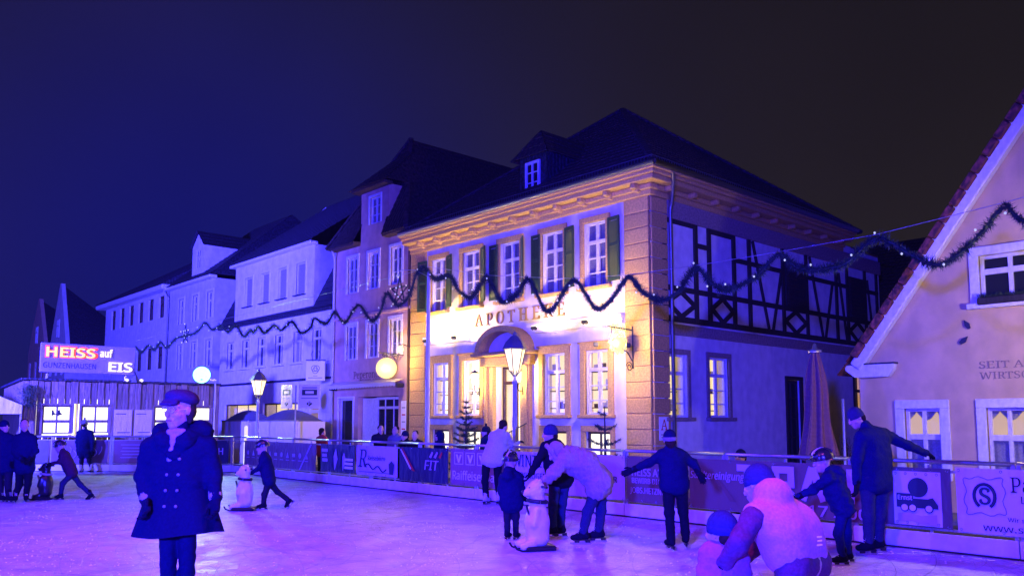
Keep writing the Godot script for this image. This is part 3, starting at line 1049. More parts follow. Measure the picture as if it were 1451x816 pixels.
	for sz in [-1, 1]:
		lblock(sg2, "spotlight", Vector3(sz * 0.55, -0.05 * sz, 0.1), Vector3(0.12, 0.12, 0.14), "iron", 0.02, Basis(Vector3.UP, sz * 0.9))
	omni(sg2, "sign_light", sg2.global_position + Vector3(0.0, 0.05, 0.16), Vector3(1.0, 0.66, 0.18), 10.0, 0.16)
	# notice plates with the red pharmacy letter
	for p in [[Vector3(-20.36, 2.02, FZ + 0.02), 0.0, 0.34], [Vector3(XR + 0.08, 1.42, FZ - 0.36), 90.0, 0.40]]:
		var pl := group_node(b, "notice_plate", p[0], p[1])
		lblock(pl, "plate", Vector3.ZERO, Vector3(p[2], 0.62, 0.02), "ink_white", 0.004)
		text(pl, "letter", "A", 0.30, "ink_red", Vector3(0, 0.10, 0.014), Basis.IDENTITY, true)
		for k in 2:
			lblock(pl, "print_line", Vector3(0, -0.16 - 0.07 * k, 0.012), Vector3(p[2] * (0.7 - 0.1 * k), 0.03, 0.004), "ink_grey", 0.0)
	pharmacy_flank(b, XR, -31.6)
	# lower rear wing
	var an := begin()
	courses(an, Vector3(XR + 0.5, 7.75, ZB - 0.45), Vector3(XR + 0.5, 7.75, -31.9), Vector3(XR - 3.5, 9.6, -31.9), Vector3(XR - 3.5, 9.6, ZB - 0.45))
	wpart(b, "wing_roof", an, "tile")
	plain_back(b, XL, XR, FZ, ZB, GROUND, 8.3, "plaster_dark", false)

func spiral(c: Vector3, r: float, turns: float) -> Array:
	var p := []
	var n := int(turns * 12)
	for k in n + 1:
		var f := float(k) / n
		p.append(c + Vector3(0, sin(f * turns * TAU), cos(f * turns * TAU)) * r * (1.0 - 0.75 * f))
	return p

func pharmacy_flank(b: Node3D, X: float, ZB: float) -> void:
	var wn := [[-17.98, -19.01], [-19.95, -21.06]]
	var holes := []
	for w in wn:
		holes.append([w[0] - 0.06, 1.72, w[1] + 0.06, 3.45])
	holes.append([-24.36, GROUND + 0.03, -25.25, 3.0])
	holes.append([-29.15, 1.9, -30.0, 3.45])
	side_wall(b, X, FZ + 0.0, ZB, GROUND, 4.12, holes, "plaster_white")
	side_wall(b, X, FZ, ZB, 4.12, 8.0, [], "plaster_white", "timbered_wall")
	for i in 2:
		var w: Array = wn[i]
		window(b, Vector3(X, 2.585, (w[0] + w[1]) / 2), 90, w[0] - w[1] - 0.12, 1.73, {"lit": "window_warm", "surround": "mauve_band", "sw": 0.14, "proud": 0.04, "sill": "mauve_band", "things": true, "room": 1.2})
	window(b, Vector3(X, 2.675, -29.575), 90, 0.85, 1.55, {"lit": "window_orange", "surround": "timber", "sw": 0.10, "proud": 0.04, "rows": [0.48], "cols": 2, "mid": 0.06, "room": 0.9, "frame": "timber"})
	# glazed door
	window(b, Vector3(X, 1.45, -24.805), 90, 0.86, 2.98, {"name": "side_door", "rows": [0.2, 0.42, 0.62], "transom": false, "frame": "timber", "mid": 0.07, "bar": 0.10, "surround": "timber", "sw": 0.12})
	block(b, "floor_band", Vector3(X + 0.03, 4.12, (FZ + ZB) / 2 - 0.35), Vector3(0.08, 0.30, FZ - ZB - 0.72), "mauve_band", 0.012)
	block(b, "frieze", Vector3(X + 0.04, 7.46, (FZ + ZB) / 2 - 0.35), Vector3(0.10, 0.50, FZ - ZB - 0.72), "mauve_band", 0.012)
	# timber frame: every beam a piece of its own
	var xb := X + 0.02
	var beam := func(z0: float, y0: float, z1: float, y1: float, t: float) -> void:
		var a := Vector3(xb, y0, z0)
		var c := Vector3(xb, y1, z1)
		var u := (c - a).normalized()
		block(b, "timber_beam", (a + c) / 2, Vector3(t, (c - a).length(), 0.07 + rng.randf() * 0.008), "timber", 0.008, Basis(u.cross(Vector3.RIGHT), u, Vector3.RIGHT))
	var zs := [-17.98, -19.45, -20.12, -21.42, -22.28]
	for z in zs:
		beam.call(z, 4.42, z, 7.22, 0.17)
	beam.call(-17.90, 4.42, -31.4, 4.42, 0.17)
	beam.call(-17.90, 5.27, -31.4, 5.27, 0.15)
	beam.call(-17.90, 7.16, -19.45, 7.16, 0.14)
	beam.call(-20.12, 7.14, -21.42, 7.14, 0.14)
	beam.call(-19.53, 6.62, -20.04, 6.62, 0.14)
	beam.call(-21.5, 6.46, -31.4, 6.46, 0.14)
	for z in [-24.3, -25.85, -28.0, -28.85, -30.3, -31.3]:
		beam.call(z, 4.42, z, 7.22, 0.16)
	for d in [[-22.5, 7.2, -23.35, 4.5], [-24.2, 6.4, -23.6, 4.5], [-26.1, 7.2, -26.9, 4.5], [-27.7, 6.4, -27.1, 4.5], [-28.2, 6.9, -28.7, 4.5], [-30.5, 6.9, -30.9, 4.5]]:
		beam.call(d[0], d[1], d[2], d[3], 0.10)
	for q in [[-18.07, -19.36], [-20.21, -21.33], [-24.4, -25.75], [-28.95, -30.2]]:
		var zm: float = (q[0] + q[1]) / 2
		for e in [[q[0], 4.86, zm, 5.2], [zm, 5.2, q[1], 4.86], [q[1], 4.86, zm, 4.5], [zm, 4.5, q[0], 4.86]]:
			beam.call(e[0], e[1], e[2], e[3], 0.13)
	for z in [-25.08, -29.58]:
		block(b, "closed_shutter", Vector3(X + 0.04, 6.1, z), Vector3(0.06, 1.52, 1.30), "timber", 0.01)
		for k in 9:
			block(b, "shutter_slat", Vector3(X + 0.075, 5.45 + 0.16 * k, z), Vector3(0.03, 0.11, 1.12), "timber", 0.01)

# ------------------------------------------------------------------ the other houses of the row
func openings_of(list: Array) -> Array:
	return list

func peach_house() -> void:
	var x0 := -30.02
	var x1 := -24.46
	var z := FZ - 0.06
	var b := thing("peach_house", "narrow peach house with a tall gabled front dormer, steep roof and scalloped shop awning", "building", Vector3((x0 + x1) / 2, GROUND, z))
	var ws := []
	for x in [-28.66, -27.12, -25.55]:
		ws.append([x - 0.36, 6.77, x + 0.36, 8.22])
		ws.append([x - 0.36, 4.05, x + 0.36, 5.45])
	var dw := [-27.42, 9.38, -26.68, 10.46]
	var shop := [-28.05, GROUND + 0.02, -25.28, 2.55]
	var win2 := [-29.55, 0.6, -28.45, 2.5]
	front_wall(b, x0, x1, GROUND, 8.75, z, ws + [shop, win2], "plaster_peach", "wall", 0.3)
	front_wall(b, -28.08, -26.10, 8.75, 10.80, z, [dw], "plaster_peach", "gable_wall")
	var s: SurfaceTool
	for x in [-28.08, -26.10]:
		s = begin()
		quad(s, Vector3(x, 8.7, z), Vector3(x, 10.8, z), Vector3(x, 10.8, z - 2.2), Vector3(x, 8.7, z - 0.6))
		wpart(b, "dormer_cheek", s, "plaster_peach")
	for w in ws:
		window(b, Vector3((w[0] + w[2]) / 2, (w[1] + w[3]) / 2, z), 0, w[2] - w[0], w[3] - w[1], {"surround": "white_paint", "sw": 0.13, "proud": 0.03, "rows": [0.33, 0.66], "transom": false, "mid": 0.07, "inset": 0.09, "curtain": true})
	window(b, Vector3(-27.05, 9.92, z), 0, 0.74, 1.08, {"surround": "white_paint", "sw": 0.10, "proud": 0.03, "rows": [0.33, 0.66], "transom": false, "mid": 0.07, "inset": 0.09, "curtain": true})
	block(b, "string_course", Vector3((x0 + x1) / 2, 5.78, z + 0.04), Vector3(x1 - x0 - 0.04, 0.12, 0.14), "plaster_peach", 0.02)
	for a in [[x0 + 0.05, -28.10], [-26.08, x1 - 0.04]]:
		block(b, "eaves", Vector3((a[0] + a[1]) / 2, 8.72, z + 0.16), Vector3(a[1] - a[0], 0.16, 0.36), "timber_roof", 0.02)
	block(b, "eaves", Vector3(-27.09, 10.80, z + 0.16), Vector3(2.4, 0.12, 0.40), "timber_roof", 0.02)
	# roof: hip towards the street, ridge running back
	var xc := (x0 + x1) / 2
	var ap := Vector3(xc, 13.25, -19.25)
	var rb := Vector3(xc, 13.25, -29.5)
	var e := 8.72
	var A := Vector3(x0 - 0.18, e, z + 0.36)
	var B := Vector3(x1 + 0.02, e, z + 0.36)
	var C := Vector3(x1 + 0.02, e, -29.5)
	var D := Vector3(x0 - 0.18, e, -29.5)
	s = begin()
	var L0 := Vector3(-28.12, e, z + 0.36)
	var R0 := Vector3(-26.06, e, z + 0.36)
	courses(s, A, L0, ap, ap)
	courses(s, R0, B, ap, ap)
	courses(s, L0.lerp(ap, 0.52), R0.lerp(ap, 0.52), ap, ap)
	courses(s, B, C, rb, ap)
	courses(s, D, A, ap, rb)
	var roof := wpart(b, "roof", s, "tile")
	for k in 18:
		var f := (k + 0.5) / 18.0
		block(roof, "hip_tile", B.lerp(ap, f) + Vector3.UP * 0.05, Vector3(0.22, 0.09, 0.36), "tile", 0.03, frame_of(ap - B))
		block(roof, "hip_tile", A.lerp(ap, f) + Vector3.UP * 0.05, Vector3(0.22, 0.09, 0.36), "tile", 0.03, frame_of(ap - A))
	s = begin()
	var g0 := Vector3(-28.5, 10.86, z + 0.36)
	var g1 := Vector3(-25.75, 10.86, z + 0.36)
	courses(s, g0, g1, Vector3(-26.6, 12.6, z - 1.6), Vector3(-27.7, 12.6, z - 1.6))
	courses(s, g1, Vector3(-25.75, 10.86, z - 2.4), Vector3(-26.6, 12.6, z - 2.6), Vector3(-26.6, 12.6, z - 1.6))
	courses(s, Vector3(-28.5, 10.86, z - 2.4), g0, Vector3(-27.7, 12.6, z - 1.6), Vector3(-27.7, 12.6, z - 2.6))
	wpart(roof, "dormer_roof", s, "tile")
	downpipe(b, [Vector3(x0 + 0.20, 8.68, z + 0.30), Vector3(x0 + 0.06, 8.35, z + 0.09), Vector3(x0 + 0.06, 4.0, z + 0.08), Vector3(x0 + 0.06, GROUND, z + 0.08)], "pole_grey")
	downpipe(b, [Vector3(x1 - 0.12, 8.60, z + 0.25), Vector3(x1 - 0.12, 8.2, z + 0.08), Vector3(x1 - 0.12, GROUND, z + 0.08)], "brown_paint")
	# shop front set back, side window, awning with a scalloped edge
	window(b, Vector3(-26.15, 1.25, z - 0.15), 0, 1.70, 2.55, {"name": "shop_door", "cols": 3, "rows": [0.16], "bar": 0.10, "mid": 0.12, "inset": 0.05})
	block(b, "shop_panel", Vector3(-27.52, 1.2, z - 0.22), Vector3(1.0, 2.6, 0.06), "white_paint", 0.01)
	window(b, Vector3(-29.0, 1.55, z), 0, 1.1, 1.9, {"name": "shop_window", "cols": 1, "rows": [], "surround": "white_paint", "sw": 0.09, "proud": 0.03})
	s = begin()
	var n := 26
	for k in n:
		var xa := -29.75 + 4.85 * k / n
		var xb := -29.75 + 4.85 * (k + 1) / n
		quad(s, Vector3(xa, 3.18, z + 0.04), Vector3(xb, 3.18, z + 0.04), Vector3(xb, 3.04, z + 0.42), Vector3(xa, 3.04, z + 0.42))
		var pts := []
		for j in 7:
			pts.append(Vector3(lerpf(xa, xb, j / 6.0), 2.92 - 0.05 * sin(PI * j / 6.0), z + 0.42))
		for j in 6:
			quad(s, pts[j], Vector3(pts[j].x, 3.04, z + 0.42), Vector3(pts[j + 1].x, 3.04, z + 0.42), pts[j + 1])
	wpart(b, "awning", s, "canvas_white")
	for x in [-29.72, -24.95]:
		block(b, "awning_arm", Vector3(x, 2.92, z + 0.18), Vector3(0.10, 0.16, 0.36), "iron", 0.03)
	text(b, "lettering", "Peperoncino", 0.30, "ink_brown", Vector3(-27.25, 3.42, z + 0.012) - b.position, Basis.IDENTITY, true)
	text(b, "lettering", "RISTORANTE   PIZZERIA", 0.10, "ink_brown", Vector3(-27.2, 3.20, z + 0.012) - b.position)
	var board := group_node(b, "menu_board", Vector3(-24.88, 1.6, z + 0.03))
	lblock(board, "board", Vector3.ZERO, Vector3(0.34, 1.5, 0.03), "ink_white", 0.004)
	for k in 5:
		lblock(board, "print_line", Vector3(0, 0.5 - 0.26 * k, 0.018), Vector3(0.22, 0.05, 0.004), "ink_red" if k % 2 else "ink_grey", 0.0)
	# round lit sign and the lamp over it
	var rs := group_node(b, "round_sign", Vector3(-24.95, 3.52, z + 0.78))
	s = begin(true)
	lathe(s, [Vector2(0.0, 0.06), Vector2(0.34, 0.06), Vector2(0.38, 0.03), Vector2(0.38, -0.03), Vector2(0.34, -0.06), Vector2(0.0, -0.06)], 28, Vector3.ZERO, Basis(Vector3.RIGHT, PI / 2).rotated(Vector3.UP, PI / 4.0))
	part(rs, "sign_lamp", s, "gold_sign")
	s = begin(true)
	tube(s, [Vector3(0, 0.52, -0.75), Vector3(0, 0.55, 0.35)], 0.02, 8)
	tube(s, spiral(Vector3(0, 0.42, -0.40), 0.15, 1.5), 0.014, 6)
	tube(s, spiral(Vector3(0, 0.44, 0.05), 0.12, 1.4), 0.014, 6)
	tube(s, [Vector3(0, 0.54, 0.0), Vector3(0, 0.36, 0.0)], 0.012, 6)
	part(rs, "bracket", s, "iron")
	omni(rs, "sign_light", rs.global_position + Vector3(0.12, 0.0, 0.22), Vector3(1.0, 0.64, 0.20), 3.0, 0.15)
	var lp := group_node(b, "sign_lamp", Vector3(-24.55, 4.19, z + 0.46))
	s = begin(true)
	lathe(s, [Vector2(0.0, 0.14), Vector2(0.09, 0.10), Vector2(0.13, 0.0), Vector2(0.09, -0.10), Vector2(0.0, -0.13)], 16)
	part(lp, "lamp_globe", s, "lamp_warm")
	s = begin(true)
	tube(s, [Vector3(0, 0.14, 0), Vector3(0, 0.20, -0.1), Vector3(0, 0.12, -0.45)], 0.018, 8)
	part(lp, "lamp_arm", s, "iron")
	omni(lp, "globe_light", lp.global_position, Vector3(1.0, 0.62, 0.20), 3.4, 0.10)
	plain_back(b, x0, x1, z, -29.5, GROUND, 8.7, "plaster_peach", false)

func white_house() -> void:
	var x0 := -41.4
	var x1 := -30.06
	var z := FZ
	var b := thing("white_house", "white house with a wide flush dormer storey of four blind windows and dark mansard roof", "building", Vector3((x0 + x1) / 2, GROUND, z))
	var up := []
	for x in [-38.17, -36.37, -34.62, -32.88]:
		up.append([x - 0.42, 7.20, x + 0.42, 8.62])
	var mid := []
	for x in [-40.1, -38.33, -36.61, -34.82, -33.04, -31.36]:
		mid.append([x - 0.40, 4.19, x + 0.40, 5.55])
	var low := [[-40.6, 0.5, -36.9, 2.42], [-36.3, 0.5, -32.9, 2.42], [-32.1, GROUND + 0.02, -31.05, 2.55]]
	front_wall(b, x0, x1, GROUND, 6.30, z, mid + low, "plaster_white")
	front_wall(b, -39.7, -31.7, 6.30, 9.30, z + 0.02, up, "plaster_white", "dormer_wall")
	for i in mid.size():
		var w: Array = mid[i]
		window(b, Vector3((w[0] + w[2]) / 2, 4.87, z), 0, 0.80, 1.36, {"frame": "white_paint" if i != 4 else "plaster_white", "rows": [0.3], "bar": 0.05, "mid": 0.06, "glass": "dark_glass" if i != 4 else "blind", "surround": "plaster_white", "sw": 0.10, "proud": 0.03, "sill": "white_paint"})
	for w in up:
		window(b, Vector3((w[0] + w[2]) / 2, 7.91, z + 0.02), 0, 0.84, 1.42, {"glass": "blind", "cols": 1, "rows": [], "bar": 0.05, "surround": "white_paint", "sw": 0.10, "proud": 0.03, "inset": 0.08})
		block(b, "sill", Vector3((w[0] + w[2]) / 2, 7.16, z + 0.09), Vector3(1.0, 0.05, 0.14), "slate", 0.01)
	for i in 2:
		var w: Array = low[i]
		window(b, Vector3((w[0] + w[2]) / 2, 1.46, z), 0, w[2] - w[0], 1.92, {"name": "shop_window", "cols": 3, "rows": [], "mid": 0.05, "bar": 0.07, "lit": "window_warm", "room": 1.6, "things": true, "frame": "brown_paint"})
	window(b, Vector3(-31.575, 1.23, z), 0, 1.05, 2.6, {"name": "shop_door", "cols": 1, "rows": [0.2], "lit": "window_dim", "room": 1.4, "frame": "white_paint"})
	block(b, "string_course", Vector3((x0 + x1) / 2, 3.40, z + 0.03), Vector3(x1 - x0, 0.10, 0.12), "slate", 0.02)
	block(b, "cornice", Vector3((x0 + x1) / 2, 6.32, z + 0.06), Vector3(x1 - x0 + 0.06, 0.14, 0.20), "slate", 0.02)
	block(b, "eaves", Vector3(-35.7, 9.34, z + 0.12), Vector3(8.3, 0.14, 0.40), "white_paint", 0.03)
	var s: SurfaceTool
	for x in [-39.7, -31.7]:
		s = begin()
		quad(s, Vector3(x, 6.35, z + 0.02), Vector3(x, 9.3, z + 0.02), Vector3(x, 9.3, z - 1.5), Vector3(x, 6.35, z + 0.0))
		wpart(b, "dormer_cheek", s, "plaster_white")
	s = begin()
	courses(s, Vector3(x0, 6.42, z + 0.08), Vector3(x1, 6.42, z + 0.08), Vector3(x1, 9.45, z - 1.5), Vector3(x0, 9.45, z - 1.5))
	var ry := 13.7
	courses(s, Vector3(-40.0, 9.45, z + 0.3), Vector3(-31.4, 9.45, z + 0.3), Vector3(-31.4, ry, -23), Vector3(-40.0, ry, -23))
	courses(s, Vector3(x0, 9.45, z - 1.5), Vector3(-40.0, 9.45, z - 1.5), Vector3(-40.0, ry - 0.02, -23), Vector3(x0 + 1.0, ry - 0.02, -23))
	courses(s, Vector3(-31.4, 9.45, z - 1.5), Vector3(x1, 9.45, z - 1.5), Vector3(x1, ry - 0.02, -23), Vector3(-31.4, ry - 0.02, -23))
	courses(s, Vector3(x1, 9.4, -28.6), Vector3(x0, 9.4, -28.6), Vector3(x0, ry - 0.02, -23), Vector3(x1, ry - 0.02, -23))
	wpart(b, "roof", s, "slate")
	# gable end over the roof of the lower side
	s = begin()
	tri(s, Vector3(x1, 9.4, z - 1.5), Vector3(x1, ry, -23), Vector3(x1, 9.4, -28.6))
	quad(s, Vector3(x1, 6.3, z), Vector3(x1, 9.4, z - 1.5), Vector3(x1, 9.4, -28.6), Vector3(x1, 6.3, -28.6))
	wpart(b, "gable_wall", s, "plaster_white")
	s = begin()
	tri(s, Vector3(x0, 9.4, z - 1.5), Vector3(x0 + 0.6, ry, -23), Vector3(x0, 9.4, -28.6))
	quad(s, Vector3(x0, 6.3, z), Vector3(x0, 9.4, z - 1.5), Vector3(x0, 9.4, -28.6), Vector3(x0, 6.3, -28.6))
	wpart(b, "gable_wall", s, "plaster_white")
	plain_back(b, x0, x1, z, -28.6, GROUND, 6.3, "plaster_white")
	# emblem sign hung out from the corner
	var hs := group_node(b, "hanging_sign", Vector3(x1 - 0.35, 3.66, z + 0.55), 42.0)
	lblock(hs, "sign_panel", Vector3.ZERO, Vector3(0.80, 0.80, 0.06), "ink_white", 0.008)
	for k in 3:
		var ang := TAU * k / 3.0 + 0.5
		var r := begin(true)
		tube(r, ring_points(Vector3(0.06 * cos(ang), 0.08 + 0.06 * sin(ang), 0.034), 0.12), 0.010, 6, false)
		part(hs, "emblem", r, "ink_navy")
	lblock(hs, "print_line", Vector3(0, -0.20, 0.032), Vector3(0.18, 0.03, 0.004), "ink_grey", 0.0)
	lblock(hs, "print_line", Vector3(0, -0.28, 0.032), Vector3(0.60, 0.025, 0.004), "ink_navy", 0.0)
	s = begin(true)
	tube(s, [Vector3(-0.42, 0.46, 0), Vector3(0.42, 0.46, 0)], 0.02, 8)
	for x in [-0.12, 0.12]:
		tube(s, [Vector3(x, 0.40, 0), Vector3(x * 1.6, 0.72, 0), Vector3(x, 0.84, 0)], 0.012, 6)
	part(hs, "bracket", s, "iron")

func ring_points(c: Vector3, r: float, n := 20) -> Array:
	var p := []
	for k in n + 1:
		p.append(c + Vector3(cos(TAU * k / n), sin(TAU * k / n), 0) * r)
	return p

func dormer_house() -> void:
	var x0 := -48.95
	var x1 := -42.45
	var z := FZ
	var b := thing("dormer_house", "pale three-storey house with a pointed white roof dormer behind the cyan floodlight", "building", Vector3((x0 + x1) / 2, GROUND, z))
	var ws := []
	for x in [-47.0, -44.95, -42.95]:
		for y in [7.8, 5.2, 2.2]:
			ws.append([x - 0.38, y - 0.72, x + 0.38, y + 0.72])
	front_wall(b, x0, x1, GROUND, 9.2, z, ws, "plaster_grey")
	for w in ws:
		window(b, Vector3((w[0] + w[2]) / 2, (w[1] + w[3]) / 2, z), 0, 0.76, 1.44, {"surround": "white_paint", "sw": 0.14, "proud": 0.03, "rows": [0.33], "mid": 0.07})
	side_wall(b, x1, z, -28.0, GROUND, 9.2, [], "plaster_grey")
	block(b, "eaves", Vector3((x0 + x1) / 2, 9.26, z + 0.12), Vector3(x1 - x0 + 0.3, 0.16, 0.44), "white_paint", 0.03)
	var s := begin()
	courses(s, Vector3(x0 - 0.1, 9.36, z + 0.32), Vector3(x1 + 0.3, 9.36, z + 0.32), Vector3(x1 - 1.6, 13.8, -22.6), Vector3(x0, 13.8, -22.6))
	courses(s, Vector3(x1 + 0.3, 9.36, z + 0.32), Vector3(x1 + 0.3, 9.36, -28.0), Vector3(x1 - 1.6, 13.8, -22.6), Vector3(x1 - 1.6, 13.8, -22.6))
	courses(s, Vector3(x1 + 0.3, 9.36, -28.0), Vector3(x0, 9.36, -28.0), Vector3(x0, 13.8, -22.6), Vector3(x1 - 1.6, 13.8, -22.6))
	wpart(b, "roof", s, "slate")
	var dn := group_node(b, "dormer", Vector3(-45.15, 9.6, z - 0.15))
	s = begin()
	wall_face(s, Vector3(-0.85, 0, 0), Vector3.RIGHT, 1.7, 1.75, [[0.55, 0.45, 1.15, 1.55]], Vector3.BACK, 0.1)
	tri(s, Vector3(-0.85, 1.75, 0), Vector3(0, 2.5, 0), Vector3(0.85, 1.75, 0))
	tri(s, Vector3(0.85, -0.1, 0), Vector3(0.85, 1.75, 0), Vector3(0.85, 1.75, -2.2))
	tri(s, Vector3(-0.85, -0.1, 0), Vector3(-0.85, 1.75, 0), Vector3(-0.85, 1.75, -2.2))
	part(dn, "dormer_wall", s, "plaster_white")
	window(b, Vector3(-45.15, 10.6, z - 0.15), 0, 0.6, 1.1, {"rows": [0.4], "mid": 0.06, "inset": 0.05})
	s = begin()
	courses(s, Vector3(1.0, 1.66, 0.15), Vector3(1.0, 1.66, -2.6), Vector3(0, 2.6, -3.6), Vector3(0, 2.6, 0.15), 0.3)
	courses(s, Vector3(-1.0, 1.66, -2.6), Vector3(-1.0, 1.66, 0.15), Vector3(0, 2.6, 0.15), Vector3(0, 2.6, -3.6), 0.3)
	part(dn, "dormer_roof", s, "slate")
	downpipe(b, [Vector3(x0 + 0.15, 9.2, z + 0.28), Vector3(x0 + 0.12, 8.8, z + 0.08), Vector3(x0 + 0.12, GROUND, z + 0.08)])
	plain_back(b, x0, x1, z, -28.0, GROUND, 9.2, "plaster_grey", false)

func corner_house() -> void:
	var x0 := -61.0
	var x1 := -49.05
	var z := FZ
	var b := thing("corner_house", "long white house with a row of six tall windows under broad pale eaves", "building", Vector3((x0 + x1) / 2, GROUND, z))
	var ws := []
	for k in 6:
		var x := -59.3 + 1.82 * k
		for y in [8.40, 5.35, 2.2]:
			ws.append([x - 0.45, y - 0.66, x + 0.45, y + 0.66])
	front_wall(b, x0, x1, GROUND, 9.3, z, ws, "plaster_white")
	for w in ws:
		window(b, Vector3((w[0] + w[2]) / 2, (w[1] + w[3]) / 2, z), 0, 0.9, 1.32, {"rows": [0.35], "mid": 0.06, "bar": 0.05, "frame": "brown_paint"})
	block(b, "eaves", Vector3((x0 + x1) / 2, 9.42, z + 0.25), Vector3(x1 - x0 + 0.9, 0.30, 0.66), "white_paint", 0.06)
	var s := begin()
	var A := Vector3(x0 - 0.5, 9.58, z + 0.6)
	var B := Vector3(x1 + 0.05, 9.58, z + 0.6)
	courses(s, A, B, Vector3(x1 + 0.05, 13.4, -23), Vector3(x0 + 5, 13.4, -23))
	courses(s, Vector3(x0 - 0.5, 9.58, -28.4), A, Vector3(x0 + 5, 13.4, -23), Vector3(x0 + 5, 13.4, -23))
	courses(s, Vector3(x1 + 0.05, 9.58, -28.4), Vector3(x0 - 0.5, 9.58, -28.4), Vector3(x0 + 5, 13.4, -23), Vector3(x1 + 0.05, 13.4, -23))
	tri(s, Vector3(x1 + 0.04, 9.58, z + 0.6), Vector3(x1 + 0.04, 13.4, -23), Vector3(x1 + 0.04, 9.58, -28.4))
	wpart(b, "roof", s, "slate")
	plain_back(b, x0, x1, z, -28.4, GROUND, 9.5, "plaster_white")

func far_gables() -> void:
	for a in [[-83.2, -77.5, 12.2, "far brick-coloured gabled house with a stepped upper front", "plaster_peach"], [-75.9, -70.9, 12.7, "far pale gabled house with a slender pointed front", "plaster_white"]]:
		var x0: float = a[0]
		var x1: float = a[1]
		var z := FZ
		var b := thing("gabled_house", a[3], "building", Vector3((x0 + x1) / 2, GROUND, z))
		var xc := (x0 + x1) / 2
		var ws := []
		for k in 3:
			ws.append([x0 + 0.8 + k * (x1 - x0 - 1.6) / 2.0 - 0.4, 5.2, x0 + 0.8 + k * (x1 - x0 - 1.6) / 2.0 + 0.4, 6.7])
			ws.append([x0 + 0.8 + k * (x1 - x0 - 1.6) / 2.0 - 0.4, 2.2, x0 + 0.8 + k * (x1 - x0 - 1.6) / 2.0 + 0.4, 3.7])
		front_wall(b, x0, x1, GROUND, 7.4, z, ws, a[4])
		for w in ws:
			window(b, Vector3((w[0] + w[2]) / 2, (w[1] + w[3]) / 2, z), 0, 0.8, 1.5, {"rows": [0.35], "mid": 0.06})
		var s := begin()
		prism(s, PackedVector2Array([Vector2(x0, 7.4), Vector2(x0 + 0.5, 8.6), Vector2(xc - 0.15, a[2]), Vector2(xc + 0.15, a[2]), Vector2(x1 - 0.5, 8.6), Vector2(x1, 7.4)]), Vector3(0, 0, z - 0.3), Vector3.RIGHT, Vector3.UP, Vector3(0, 0, 0.3))
		wpart(b, "gable", s, a[4])
		window(b, Vector3(xc, 9.0, z + 0.08), 0, 0.7, 1.5, {"rows": [0.35], "mid": 0.06, "inset": 0.05, "name": "attic_window"})
		s = begin()
		courses(s, Vector3(x1 + 0.1, 7.35, z - 0.3), Vector3(x1 + 0.1, 7.35, z - 7), Vector3(xc, 9.2, z - 5), Vector3(xc, a[2] - 0.2, z - 0.3))
		courses(s, Vector3(x0 - 0.1, 7.35, z - 7), Vector3(x0 - 0.1, 7.35, z - 0.3), Vector3(xc, a[2] - 0.2, z - 0.3), Vector3(xc, 9.2, z - 5))
		courses(s, Vector3(x1 + 0.1, 7.35, z - 7), Vector3(x0 - 0.1, 7.35, z - 7), Vector3(xc, 9.2, z - 5), Vector3(xc, 9.2, z - 5))
		wpart(b, "roof", s, "slate")
		plain_back(b, x0, x1, z, z - 7, GROUND, 7.33, a[4])

